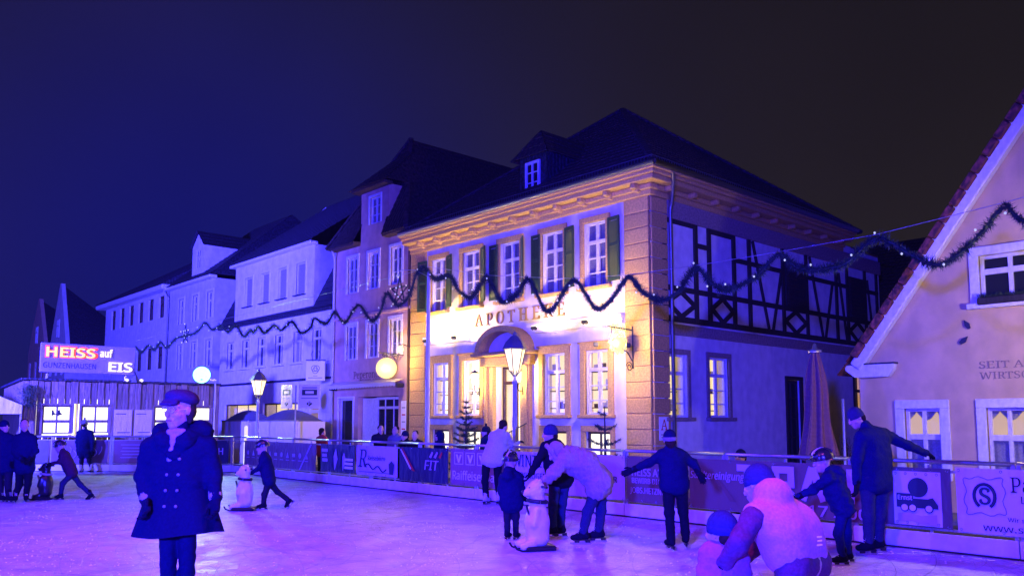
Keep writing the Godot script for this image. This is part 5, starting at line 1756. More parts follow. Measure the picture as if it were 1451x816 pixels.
	text(t, "lettering", "Lederhandel", 0.09, "ink_navy", Vector3(0.12, 0.43, 0.02), Basis.IDENTITY, false, 0.0, 0.0, 1.0, 0.004, 0.78)
	text(t, "lettering", "Thierhaupt", 0.055, "ink_blue", Vector3(0.06, 0.34, 0.02), Basis.IDENTITY, false, 0.0, 0.0, 1.0, 0.004, 0.42)
	text(t, "lettering", "Wir sind Ihr Partner", 0.05, "ink_navy", Vector3(-0.06, 0.19, 0.02), Basis.IDENTITY, false, 0.0, 0.0, 1.0, 0.004, 0.72)
	text(t, "lettering", "www.schmalz-leder.de", 0.085, "ink_navy", Vector3(0.06, 0.08, 0.02), Basis.IDENTITY, false, 0.0, 0.0, 1.0, 0.004, 1.5)

func sprig(c: Vector3, len: float, curl: float) -> Array:
	var p := []
	for k in 12:
		var f := k / 11.0
		p.append(c + Vector3(sin(f * 4.0 * curl) * 0.10, f * len, 0))
	return p

# ------------------------------------------------------------------ lamps, masts, trees, stalls
func street_lamp(label: String, at: Vector3, energy: float, top: float) -> void:
	var t := thing("street_lamp", label, "street lamp", Vector3(at.x, GROUND, at.z), 0.0, "lantern lamps")
	var y := top - GROUND
	var s := begin(true)
	lathe(s, [Vector2(0.13, 0.0), Vector2(0.13, 0.10), Vector2(0.09, 0.16), Vector2(0.085, 0.75), Vector2(0.06, 0.82), Vector2(0.05, y - 1.25), Vector2(0.07, y - 1.20), Vector2(0.035, y - 1.12), Vector2(0.03, y - 1.03)], 12)
	part(t, "pole", s, "pole_grey")
	s = begin()
	lathe(s, [Vector2(0.13, y - 0.92), Vector2(0.245, y - 0.45)], 6)
	lathe(s, [Vector2(0.0, y - 0.92), Vector2(0.13, y - 0.92)], 6)
	part(t, "lamp_glass", s, "lamp_warm")
	s = begin(true)
	for k in 6:
		var a := TAU * k / 6.0
		tube(s, [Vector3(0.03 * cos(a), y - 1.06, 0.03 * sin(a)), Vector3(0.135 * cos(a), y - 0.93, 0.135 * sin(a)), Vector3(0.252 * cos(a), y - 0.44, 0.252 * sin(a))], 0.011, 5)
	part(t, "cage", s, "iron")
	s = begin()
	lathe(s, [Vector2(0.25, y - 0.445), Vector2(0.30, y - 0.43), Vector2(0.22, y - 0.27), Vector2(0.09, y - 0.13), Vector2(0.05, y - 0.11), Vector2(0.05, y - 0.06), Vector2(0.015, y - 0.03), Vector2(0.0, y)], 6)
	part(t, "cap", s, "lamp_metal")
	omni(t, "lamp_light", Vector3(at.x, top - 0.68, at.z), Vector3(1.0, 0.72, 0.32), energy, 0.12)

func needle(s: SurfaceTool, a: Vector3, b: Vector3, w: float) -> void:
	var d := (b - a).cross(Vector3(0.31, 0.77, 0.55)).normalized() * w
	tri(s, a - d, b, a + d)

func conifer(label: String, at: Vector3, h: float, spread: float, tiers: int, sparse := 1.0, sd := 1) -> void:
	var r := RandomNumberGenerator.new()
	r.seed = sd
	var t := thing("fir_tree", label, "tree", at)
	var s := begin(true)
	tube(s, [Vector3.ZERO, Vector3(0.01, h * 0.5, 0.0), Vector3(0, h, 0)], [0.045, 0.03, 0.008], 7)
	part(t, "trunk", s, "bark")
	var br := begin(true)
	var ne := begin()
	for k in tiers:
		var f := (k + 0.5) / tiers
		var y := h * (0.12 + 0.86 * f)
		var n := int(lerpf(8, 3, f) * sparse) + 1
		for j in n:
			var a := TAU * (j + r.randf() * 0.6) / n + k * 0.7
			var len := spread * (1.0 - f * 0.88) * r.randf_range(0.75, 1.1)
			var rise := lerpf(0.05, 0.55, f) * len
			var d := Vector3(cos(a), 0, sin(a))
			var base := Vector3(0, y, 0)
			var tip := base + d * len + Vector3.UP * rise
			var m := base.lerp(tip, 0.5) - Vector3.UP * 0.08 * len
			tube(br, [base, m, tip], [0.012, 0.008, 0.003], 5)
			var steps := int(len / 0.012)
			for i in steps:
				var g := (i + 0.5) / steps
				if g < 0.12:
					continue
				var p := base.lerp(m, g * 2.0) if g < 0.5 else m.lerp(tip, g * 2.0 - 1.0)
				for q in 4:
					var dir := Vector3(r.randfn(0, 1), r.randfn(0.25, 0.8), r.randfn(0, 1)).normalized()
					needle(ne, p, p + (dir + d * 0.5) * r.randf_range(0.04, 0.09), 0.006)
				if i % 7 == 3:
					var side := d.cross(Vector3.UP) * (1.0 if i % 2 else -1.0)
					var e := p + (side + d * 0.6).normalized() * len * 0.30 * (1.1 - g)
					for z in 9:
						var pp := p.lerp(e, z / 8.0)
						for q in 3:
							var dir2 := Vector3(r.randfn(0, 1), r.randfn(0.2, 0.8), r.randfn(0, 1)).normalized()
							needle(ne, pp, pp + dir2 * r.randf_range(0.035, 0.07), 0.006)
	part(t, "branches", br, "bark")
	var c := part(t, "crown", ne, "needle")
	c.set_meta("kind", "stuff")

func street_things() -> void:
	street_lamp("lit lantern street lamp in front of the pharmacy door", Vector3(-13.87, 0, -12.80), 2.6, 3.71)
	street_lamp("lit lantern street lamp in front of the peach gabled inn", Vector3(-2.0, 0, -12.9), 14.0, 3.71)
	street_lamp("lit lantern street lamp before the white house with four blind windows", Vector3(-27.1, 0, -12.8), 2.6, 3.45)
	# masts
	var t := thing("garland_mast", "slim pale mast that carries the garland before the pharmacy", "mast", Vector3(-16.82, GROUND, GZ))
	var s := begin(true)
	tube(s, [Vector3(0, 0, 0), Vector3(0, 3, 0), Vector3(0, 5.5, 0)], [0.062, 0.055, 0.045], 12)
	part(t, "mast", s, "pole_grey")
	s = begin(true)
	tube(s, [Vector3(0, 5.42, 0), Vector3(-0.6, 5.68, 0), Vector3(-1.35, 5.78, 0)], 0.012, 6)
	part(t, "arm", s, "steel")
	s = begin(true)
	lathe(s, [Vector2(0.0, 5.58), Vector2(0.05, 5.54), Vector2(0.05, 5.49)], 10)
	part(t, "cap", s, "steel")
	# the floodlight by the kiosk
	var fp := Vector3(-29.4, 0, -11.7)
	t = thing("rink_floodlight", "glaring cyan-white floodlight on a slim pole beside the kiosk", "floodlight", Vector3(fp.x, GROUND, fp.z))
	s = begin(true)
	tube(s, [Vector3(0.15, 0, -0.45), Vector3(0.15, 2.0, -0.45), Vector3(0.15, 3.1, -0.45)], 0.03, 10)
	part(t, "pole", s, "pole_grey")
	lblock(t, "crossarm", Vector3(0.08, 3.2, -0.22), Vector3(0.05, 0.05, 0.6), "steel")
	var look := Vector3(-fp.x - 10, -3.0, -fp.z - 4.0)
	var fr := Basis.looking_at(look)
	s = begin(true)
	lathe(s, [Vector2(0.0, -0.10), Vector2(0.22, -0.09), Vector2(0.30, 0.0), Vector2(0.33, 0.08), Vector2(0.30, 0.08)], 24, Vector3(0, 3.38, 0), fr * Basis(Vector3.RIGHT, -PI / 2))
	part(t, "housing", s, "iron")
	s = begin(true)
	lathe(s, [Vector2(0.31, 0.07), Vector2(0.20, 0.105), Vector2(0.0, 0.12)], 24, Vector3(0, 3.38, 0), fr * Basis(Vector3.RIGHT, -PI / 2))
	part(t, "lamp_lens", s, "flood_cyan")
	spot(t, "flood_light", Vector3(fp.x, 3.28, fp.z) + fr * Vector3(0, 0, -0.18), Vector3(fp.x, 3.28, fp.z) + look, Vector3(0.55, 0.85, 1.0), 26.0, 75.0, 0.15, 0.6)
	# trees
	conifer("dense little fir tree by the pharmacy cellar windows", Vector3(-17.72, GROUND, -14.5), 2.35, 0.62, 13, 1.0, 3)
	conifer("sparse fir tree with bare branch tips behind the pale banner", Vector3(-10.76, GROUND, -12.35), 2.02, 0.72, 6, 0.55, 8)
	conifer("dark fir tree beside the peach house shop window", Vector3(-28.9, GROUND, -15.9), 1.95, 0.75, 10, 0.8, 12)
	# folded parasol
	t = thing("parasol", "folded brownish red parasol standing between pharmacy and inn", "parasol", Vector3(-7.55, GROUND, -14.75))
	s = begin(true)
	tube(s, [Vector3(0, 0.06, 0), Vector3(0, 3.1, 0)], 0.028, 8)
	part(t, "pole", s, "pole_grey")
	s = begin(true)
	var rings := []
	for j in 22:
		var f := j / 21.0
		var y := lerpf(3.02, 0.98, f)
		var rad := lerpf(0.07, 0.36, pow(f, 0.85)) + 0.03 * sin(f * 7.0)
		var ring := []
		for k in 64:
			var a := TAU * k / 64.0
			var fold := 0.5 + 0.5 * cos(a * 8.0 + 0.6 * sin(f * 5.0))
			var ft := 0.04 * sin(a * 3.0 + f * 3.0)
			ring.append(Vector3(cos(a), 0, sin(a)) * rad * (0.72 + 0.34 * fold + ft) + Vector3(0, y + (0.05 * fold if j == 21 else 0.0), 0))
		rings.append(ring)
	skin(s, rings)
	part(t, "canopy", s, "canvas")
	s = begin(true)
	lathe(s, [Vector2(0.12, 3.02), Vector2(0.13, 3.07), Vector2(0.05, 3.10), Vector2(0.03, 3.18), Vector2(0.0, 3.22)], 12)
	part(t, "finial", s, "steel")
	lblock(t, "base", Vector3(0, 0.04, 0), Vector3(0.7, 0.08, 0.7), "slab", 0.01)
	# shrub and post beside the inn
	t = thing("bare_shrub", "bare twiggy shrub at the foot of the inn wall", "shrub", Vector3(-7.75, GROUND, -16.3))
	s = begin(true)
	for k in 40:
		var a := rng.randf() * TAU
		var q := Vector3(cos(a), 0, sin(a)) * rng.randf_range(0.1, 0.42)
		var m := q * 0.4 + Vector3.UP * 0.6
		var e := q + Vector3.UP * rng.randf_range(0.9, 1.45)
		tube(s, [q * 0.08, m, e], [0.012, 0.008, 0.003], 4)
		for j in 2:
			tube(s, [m.lerp(e, 0.4 + 0.3 * j), e + Vector3(rng.randfn(0, 0.12), rng.randf() * 0.1, rng.randfn(0, 0.12))], [0.005, 0.002], 4)
	part(t, "twigs", s, "bark")
	t = thing("grey_post", "thin grey post beside the bare shrub", "post", Vector3(-7.35, GROUND, -15.4))
	s = begin(true)
	tube(s, [Vector3.ZERO, Vector3(0, 2.15, 0)], 0.025, 8)
	part(t, "post", s, "pole_grey")
	# direction signs
	t = thing("car_park_sign", "white car park sign pair with blue field on a grey post", "sign", Vector3(-25.75, GROUND, -14.0), 45.0)
	s = begin(true)
	tube(s, [Vector3(-0.45, 0, -0.03), Vector3(-0.45, 2.95, -0.03)], 0.03, 8)
	part(t, "post", s, "pole_grey")
	for q in [[0.05, 0.0, "ink_white"], [-0.75, 0.6, "pvc_lilac"]]:
		var g := group_node(t, "sign_panel", t.to_global(Vector3(q[0], 2.56, 0.02)))
		g.rotation = Vector3(0, -q[1], 0)
		var w := 0.74 if q[1] == 0.0 else 0.60
		lblock(g, "plate", Vector3.ZERO, Vector3(w, 0.82, 0.02), q[2], 0.004)
		bar(g, "print_line", 0, 0.30, w * 0.7, 0.06, "ink_grey", 0.012)
		bar(g, "blue_field", 0, 0.14, w * 0.72, 0.20, "ink_teal", 0.012)
		bar(g, "print_line", 0, 0.14, w * 0.4, 0.09, "ink_white", 0.015)
		bar(g, "print_line", 0, -0.06, w * 0.8, 0.04, "ink_grey", 0.012)
		fill(g, "diamond", [Vector2(-0.11, -0.25), Vector2(0, -0.16), Vector2(0.11, -0.25), Vector2(0, -0.34)], "ink_navy", 0.011)
		text(g, "letter", "P", 0.12, "ink_white", Vector3(0, -0.25, 0.016))
	# covered stalls behind the barrier
	for a in [[-33.0, 2.6, "long white-sided market stall under a low dark cover, next to the kiosk"], [-29.3, 3.3, "white-sided market stall under a domed dark cover, behind the lantern lamp"]]:
		t = thing("covered_stall", a[2], "stall", Vector3(a[0], GROUND, -15.2))
		var w: float = a[1]
		lblock(t, "front_panel", Vector3(0, 0.85, 0.60), Vector3(w, 1.7, 0.05), "canvas_white", 0.01)
		for sx in [-1, 1]:
			lblock(t, "side_panel", Vector3(sx * (w / 2 - 0.03), 0.85, 0), Vector3(0.05, 1.7, 1.14), "canvas_white", 0.01)
		lblock(t, "top_rail", Vector3(0, 1.72, 0.60), Vector3(w + 0.06, 0.05, 0.09), "steel", 0.01)
		s = begin(true)
		rings = []
		for j in 9:
			var ring := []
			for k in 21:
				var fx := k / 20.0
				var fz := j / 8.0
				ring.append(Vector3((fx - 0.5) * (w - 0.1), 1.70 + 0.46 * pow(sin(PI * fx), 0.6) * pow(sin(PI * fz), 0.5), (fz - 0.5) * -1.1))
			rings.append(ring)
		skin(s, rings, false)
		part(t, "cover", s, "tarp")
	t = thing("marker_post", "short white marker post in front of the covered stalls", "post", Vector3(-27.0, GROUND, -12.35))
	s = begin(true)
	tube(s, [Vector3.ZERO, Vector3(0, 1.5, 0), Vector3(0, 1.56, 0)], [0.06, 0.06, 0.03], 10)
	part(t, "post", s, "bulb_warm")
	# marquee
	t = thing("marquee", "white marquee with a sloping roof beside the wooden kiosk", "tent", Vector3(-33.2, GROUND, -3.6))
	s = begin()
	var ez := -2.9
	quad(s, Vector3(1.6, 2.25, ez), Vector3(1.6, 3.5, 0), Vector3(-3, 3.5, 0), Vector3(-3, 2.25, ez))
	quad(s, Vector3(1.6, 2.25, -ez), Vector3(-3, 2.25, -ez), Vector3(-3, 3.5, 0), Vector3(1.6, 3.5, 0))
	tri(s, Vector3(1.6, 2.25, ez), Vector3(1.6, 3.5, 0), Vector3(1.6, 2.25, -ez))
	part(t, "roof", s, "canvas_white")
	s = begin()
	quad(s, Vector3(1.62, 1.95, ez), Vector3(1.62, 2.26, ez), Vector3(1.62, 2.26, -ez), Vector3(1.62, 1.95, -ez))
	part(t, "valance", s, "canvas_white")
	for z in [ez, 0.0, -ez]:
		lblock(t, "leg", Vector3(1.55, 1.12, z), Vector3(0.06, 2.24, 0.06), "steel")
	s = begin()
	quad(s, Vector3(-2.9, 0, ez), Vector3(-2.9, 2.3, ez), Vector3(-2.9, 2.3, -ez), Vector3(-2.9, 0, -ez))
	part(t, "back_wall", s, "canvas_white")
	t = thing("fir_wreath", "dark fir sprays fixed to the kiosk corner post", "greenery", Vector3(-31.9, 2.1, -6.75))
	s = begin()
	for k in 1400:
		var p := Vector3(rng.randfn(0, 0.10), rng.randf_range(0.0, 0.75), rng.randfn(0, 0.16))
		needle(s, p, p + Vector3(rng.randfn(0, 0.06), rng.randfn(-0.03, 0.06), rng.randfn(0, 0.06)), 0.008)
	var w2 := part(t, "sprays", s, "needle")
	w2.set_meta("kind", "stuff")

func garland(called: String, label: String, pts: Array, radius: float, step: float, per: int, bulb_every: float) -> void:
	var curve := Curve3D.new()
	curve.bake_interval = 0.05
	for i in pts.size():
		var tan: Vector3 = (pts[mini(i + 1, pts.size() - 1)] - pts[maxi(i - 1, 0)]) / 7.0
		curve.add_point(pts[i], -tan, tan)
	var len := curve.get_baked_length()
	var mid := curve.sample_baked(len / 2)
	var t := thing(called, label, "garland", mid, 0.0, "fir garlands over the rink edge")
	var ne := begin()
	var fr := begin()
	var core := []
	var d := 0.0
	while d < len:
		core.append(curve.sample_baked(d) - mid)
		d += 0.12
	var cs := begin(true)
	tube(cs, core, radius * 0.22, 6)
	part(t, "core", cs, "needle")
	d = 0.0
	var lump := FastNoiseLite.new()
	lump.seed = 4
	lump.frequency = 1.1
	while d < len:
		var p := curve.sample_baked(d) - mid
		var r := radius * (1.0 + 0.75 * lump.get_noise_1d(d * 2.0))
		for k in per:
			var v := Vector3(rng.randfn(0, 1), rng.randfn(0, 1), rng.randfn(0, 1)).normalized()
			needle(fr if rng.randf() < 0.12 else ne, p + v * r * 0.15, p + v * r * rng.randf_range(0.6, 1.25) + Vector3(0.02, 0, 0) * rng.randfn(0, 1), 0.007)
		d += step
	var a := part(t, "needles", ne, "needle")
	a.set_meta("kind", "stuff")
	var b := part(t, "tinsel", fr, "needle_frost")
	b.set_meta("kind", "stuff")
	d = 0.4
	var bulb := begin(true)
	lathe(bulb, [Vector2(0.0, 0.022), Vector2(0.014, 0.013), Vector2(0.018, 0.0), Vector2(0.012, -0.013), Vector2(0.0, -0.02)], 8)
	var bm := mesh_of(bulb)
	while d < len:
		var off := Vector3(rng.randfn(0, 0.3), rng.randfn(-0.2, 0.5), 0.8).normalized() * radius * 0.95
		part(t, "bulb", bm, "bulb_white", curve.sample_baked(d) - mid + off)
		d += bulb_every * rng.randf_range(0.7, 1.3)

func star(label: String, at: Vector3, r: float) -> void:
	var t := thing("garland_star", label, "star", at, 0.0, "fir stars on the garland")
	var s := begin()
	var c := begin(true)
	var ps := []
	for k in 11:
		var a := TAU * (k * 2 % 5) / 5.0 + PI / 2
		ps.append(Vector3(cos(a), sin(a), 0) * r)
		if k >= 5:
			break
	var bm: Mesh
	var bs := begin(true)
	lathe(bs, [Vector2(0.0, 0.026), Vector2(0.02, 0.016), Vector2(0.024, 0.0), Vector2(0.016, -0.016), Vector2(0.0, -0.024)], 8)
	bm = mesh_of(bs)
	for k in 5:
		tube(c, [ps[k], ps[k + 1]], 0.014, 6)
		for i in 60:
			var p: Vector3 = ps[k].lerp(ps[k + 1], i / 60.0)
			for q in 7:
				var v := Vector3(rng.randfn(0, 1), rng.randfn(0, 1), rng.randfn(0, 1)).normalized()
				needle(s, p, p + v * rng.randf_range(0.03, 0.06), 0.006)
		part(t, "bulb", bm, "bulb_warm", ps[k] * 0.98 + Vector3(0, 0, 0.05))
		part(t, "bulb", bm, "bulb_white", ps[k].lerp(ps[k + 1], 0.4) + Vector3(0, 0, 0.05))
	part(t, "star_frame", c, "iron")
	var n := part(t, "needles", s, "needle")
	n.set_meta("kind", "stuff")

func garlands() -> void:
	var L := [-39.13, 4.96, -38.34, 4.68, -37.46, 4.94, -36.73, 4.68, -35.99, 4.97, -35.30, 4.68, -34.52, 4.92, -33.99, 5.03, -32.64, 5.04, -31.93, 5.13, -31.26, 5.40, -30.56, 5.07, -29.79, 5.14, -29.14, 4.88, -28.42, 5.05, -27.75, 4.59, -27.19, 4.80, -27.02, 4.66, -26.59, 4.85, -26.14, 4.59, -25.43, 4.80, -24.91, 4.59, -24.19, 4.81, -23.56, 4.39, -22.94, 4.52, -22.73, 4.79, -22.29, 4.62, -21.90, 4.58, -21.50, 4.87, -21.09, 4.55, -20.81, 4.53, -20.17, 4.94, -19.49, 4.41, -19.03, 4.64, -18.73, 5.12, -18.22, 4.72, -17.67, 4.93, -17.36, 5.47, -17.06, 5.58]
	var R := [-16.98, 5.60, -16.56, 5.24, -15.92, 5.23, -15.61, 4.83, -15.09, 4.60, -14.52, 5.01, -13.97, 4.36, -13.44, 4.51, -13.09, 4.79, -12.60, 4.06, -12.32, 4.05, -11.69, 4.58, -11.10, 3.92, -10.67, 4.07, -10.24, 4.47, -9.91, 4.15, -9.48, 3.92, -9.05, 4.02, -8.65, 4.43, -8.32, 4.11, -8.01, 3.95, -7.43, 4.09, -6.98, 4.43, -6.66, 4.16, -6.30, 4.07, -5.82, 4.11, -5.33, 4.43, -4.78, 4.06, -4.44, 3.89, -4.06, 4.09, -3.79, 4.35, -3.56, 4.60, -3.44, 4.42, -3.35, 4.35, -3.04, 4.12, -2.70, 4.44]
	var run := func(a: Array) -> Array:
		var p := []
		for i in range(0, a.size(), 2):
			p.append(Vector3(a[i], a[i + 1], GZ))
		return p
	garland("fir_garland", "fir garland with small lights strung before the white and peach houses", run.call(L), 0.13, 0.02, 9, 0.75)
	garland("fir_garland", "fir garland with small lights strung across pharmacy and inn", run.call(R), 0.115, 0.012, 12, 0.55)
	star("lit fir star hanging in the garland before the peach house", Vector3(-18.2, 5.10, GZ - 0.05), 0.40)
	star("fir star hanging in the garland before the long white house", Vector3(-33.35, 5.12, GZ - 0.05), 0.42)
	# carrying wire
	var t := thing("carrying_wire", "thin steel wire that carries the garland towards the inn", "wire", Vector3(-16.9, 5.6, GZ))
	var s := begin(true)
	var w := []
	for q in [[-16.9, 5.6], [-14.5, 5.06], [-13.09, 4.83], [-11.69, 4.62], [-10.24, 4.51], [-8.65, 4.47], [-6.98, 4.47], [-5.33, 4.49], [-3.56, 4.64], [-2.0, 4.8], [1.0, 5.2]]:
		w.append(Vector3(q[0] + 16.9, q[1] - 5.6, 0))
	tube(s, w, 0.006, 5)
	part(t, "wire", s, "steel")
	s = begin(true)
	tube(s, [Vector3(-0.1, -0.05, 0), Vector3(-22.3, -0.35, 0)], 0.006, 5)
	part(t, "wire", s, "steel")

# ------------------------------------------------------------------ people
func sdf(prims: Array, cell: float, wrinkle := 0.0, sd := 1, ripple := Vector3.ZERO) -> Mesh:
	# tapered capsules [a, b, ra, rb, k] and ellipsoids [c, radii, k, basis] joined with a smooth minimum, meshed as surface nets
	var lo := Vector3.ONE * 1e9
	var hi := -lo
	for p in prims:
		if p.size() == 5:
			var r := maxf(p[2], p[3])
			lo = lo.min(p[0].min(p[1]) - Vector3.ONE * r)
			hi = hi.max(p[0].max(p[1]) + Vector3.ONE * r)
		else:
			var r: float = maxf(p[1].x, maxf(p[1].y, p[1].z))
			lo = lo.min(p[0] - Vector3.ONE * r)
			hi = hi.max(p[0] + Vector3.ONE * r)
	lo -= Vector3.ONE * cell * 3.0
	hi += Vector3.ONE * cell * 3.0
	var nx := int((hi.x - lo.x) / cell) + 2
	var ny := int((hi.y - lo.y) / cell) + 2
	var nz := int((hi.z - lo.z) / cell) + 2
	var nxy := nx * ny
	var f := PackedFloat32Array()
	f.resize(nxy * nz)
	f.fill(1000.0)
	for p in prims:
		var cap: bool = p.size() == 5
		var k: float = p[4] if cap else p[2]
		var a: Vector3 = p[0]
		var b: Vector3 = p[1]
		var pl: Vector3
		var ph: Vector3
		var mg := k + cell * 2.0
		if cap:
			var r := maxf(p[2], p[3]) + mg
			pl = a.min(b) - Vector3.ONE * r
			ph = a.max(b) + Vector3.ONE * r
		else:
			var r := maxf(b.x, maxf(b.y, b.z)) + mg
			pl = a - Vector3.ONE * r
			ph = a + Vector3.ONE * r
		var x0 := maxi(0, int((pl.x - lo.x) / cell))
		var x1 := mini(nx - 1, int((ph.x - lo.x) / cell) + 1)
		var y0 := maxi(0, int((pl.y - lo.y) / cell))
		var y1 := mini(ny - 1, int((ph.y - lo.y) / cell) + 1)
		var z0 := maxi(0, int((pl.z - lo.z) / cell))
		var z1 := mini(nz - 1, int((ph.z - lo.z) / cell) + 1)
		var ba := b - a
		var inv := 1.0 / maxf(ba.length_squared(), 1e-9)
		var ra: float = p[2] if cap else 0.0
		var dr: float = p[3] - p[2] if cap else 0.0
		var bt: Basis = Basis.IDENTITY if cap else p[3].transposed()
		var ri := Vector3.ONE if cap else Vector3.ONE / b
		var rm := 1.0 if cap else minf(b.x, minf(b.y, b.z))
		for z in range(z0, z1 + 1):
			for y in range(y0, y1 + 1):
				var i := z * nxy + y * nx + x0
				var q := lo + Vector3(x0, y, z) * cell - a
				for x in range(x0, x1 + 1):
					var d: float
					if cap:
						var h := clampf(q.dot(ba) * inv, 0.0, 1.0)
						d = (q - ba * h).length() - ra - dr * h
					else:
						var e := (bt * q) * ri
						var l := e.length()
						d = (l - 1.0) * rm if l > 0.001 else -rm
					var o := f[i]
					if o > 900.0:
						f[i] = d
					else:
						var w := maxf(k - absf(o - d), 0.0)
						f[i] = minf(o, d) - w * w * 0.25 / k
					i += 1
					q.x += cell
	# surface nets
	var vert := PackedInt32Array()
	vert.resize(f.size())
	vert.fill(-1)
	var pts := PackedVector3Array()
	var active := PackedInt32Array()
	var off := [0, 1, nx, nx + 1, nxy, nxy + 1, nxy + nx, nxy + nx + 1]
	var cor := [Vector3(0, 0, 0), Vector3(1, 0, 0), Vector3(0, 1, 0), Vector3(1, 1, 0), Vector3(0, 0, 1), Vector3(1, 0, 1), Vector3(0, 1, 1), Vector3(1, 1, 1)]
	var edges := [[0, 1], [2, 3], [4, 5], [6, 7], [0, 2], [1, 3], [4, 6], [5, 7], [0, 4], [1, 5], [2, 6], [3, 7]]
	var lim := cell * 2.6
	var noise := FastNoiseLite.new()
	noise.seed = sd
	noise.frequency = 7.0
	noise.fractal_octaves = 2
	for z in nz - 1:
		for y in ny - 1:
			var i := z * nxy + y * nx - 1
			for x in nx - 1:
				i += 1
				var v0 := f[i]
				if v0 > lim or v0 < -lim:
					continue
				var mask := 0
				for c in 8:
					if f[i + off[c]] < 0.0:
						mask |= 1 << c
				if mask == 0 or mask == 255:
					continue
				var sum := Vector3.ZERO
				var cnt := 0
				for e in edges:
					var fa := f[i + off[e[0]]]
					var fb := f[i + off[e[1]]]
					if (fa < 0.0) != (fb < 0.0):
						sum += cor[e[0]].lerp(cor[e[1]], fa / (fa - fb))
						cnt += 1
				var pos := lo + (Vector3(x, y, z) + sum / cnt) * cell
				if wrinkle > 0.0:
					var g := Vector3(f[i + 1] - v0, f[i + nx] - v0, f[i + nxy] - v0)
					if g.length_squared() < 4.0 * cell * cell:
						g = g.normalized()
						var amp := wrinkle * (noise.get_noise_3d(pos.x, pos.y * 1.6, pos.z) * 1.3)
						if ripple != Vector3.ZERO:
							amp += wrinkle * 0.8 * absf(sin(pos.dot(ripple)))
						pos += g * amp
				vert[i] = pts.size()
				pts.append(pos)
				active.append(i)
	var idx := PackedInt32Array()
	var adj := [[1, nx, nxy], [nx, nxy, 1], [nxy, 1, nx]]
	for i in active:
		var neg := f[i] < 0.0
		for ax in 3:
			var j: int = i + adj[ax][0]
			if neg == (f[j] < 0.0):
				continue
			var u: int = adj[ax][1]
			var v: int = adj[ax][2]
			var a := vert[i]
			var b := vert[i - u]
			var c := vert[i - u - v]
			var d := vert[i - v]
			if a < 0 or b < 0 or c < 0 or d < 0:
				continue
			if neg:
				idx.append_array([a, c, b, a, d, c])
			else:
				idx.append_array([a, b, c, a, c, d])
	var st := SurfaceTool.new()
	st.begin(Mesh.PRIMITIVE_TRIANGLES)
	st.set_smooth_group(0)
	for v in pts:
		st.add_vertex(v)
	for i in idx:
		st.add_index(i)
	st.generate_normals()
	return st.commit()

func head_prims(c: Vector3, b: Basis, s: float) -> Array:
	var P := func(x: float, y: float, z: float) -> Vector3: return c + b * (Vector3(x, y, z) * s)
	var e := [[P.call(0, 0.03, -0.012), Vector3(0.076, 0.094, 0.094) * s, 0.02, b], [P.call(0, -0.045, 0.026), Vector3(0.060, 0.078, 0.066) * s, 0.03, b]]
	e.append([P.call(0, 0.012, 0.088), P.call(0, -0.034, 0.108), 0.010 * s, 0.016 * s, 0.012])
	e.append([P.call(0, -0.105, 0.062), P.call(0, -0.100, 0.060), 0.026 * s, 0.026 * s, 0.03])
	e.append([P.call(-0.026, -0.068, 0.083), P.call(0.026, -0.068, 0.083), 0.010 * s, 0.010 * s, 0.008])
	e.append([P.call(-0.022, -0.080, 0.080), P.call(0.022, -0.080, 0.080), 0.010 * s, 0.010 * s, 0.008])
	for x in [-1, 1]:
		e.append([P.call(x * 0.018, 0.030, 0.079), P.call(x * 0.052, 0.026, 0.064), 0.013 * s, 0.010 * s, 0.015])
		e.append([P.call(x * 0.042, -0.030, 0.062), P.call(x * 0.046, -0.034, 0.056), 0.024 * s, 0.020 * s, 0.02])
		e.append([P.call(x * 0.076, -0.006, -0.006), Vector3(0.012, 0.032, 0.020) * s, 0.008, b])
	e.append([P.call(0, -0.06, -0.02), P.call(0, -0.16, -0.03), 0.052 * s, 0.056 * s, 0.03])
	return e

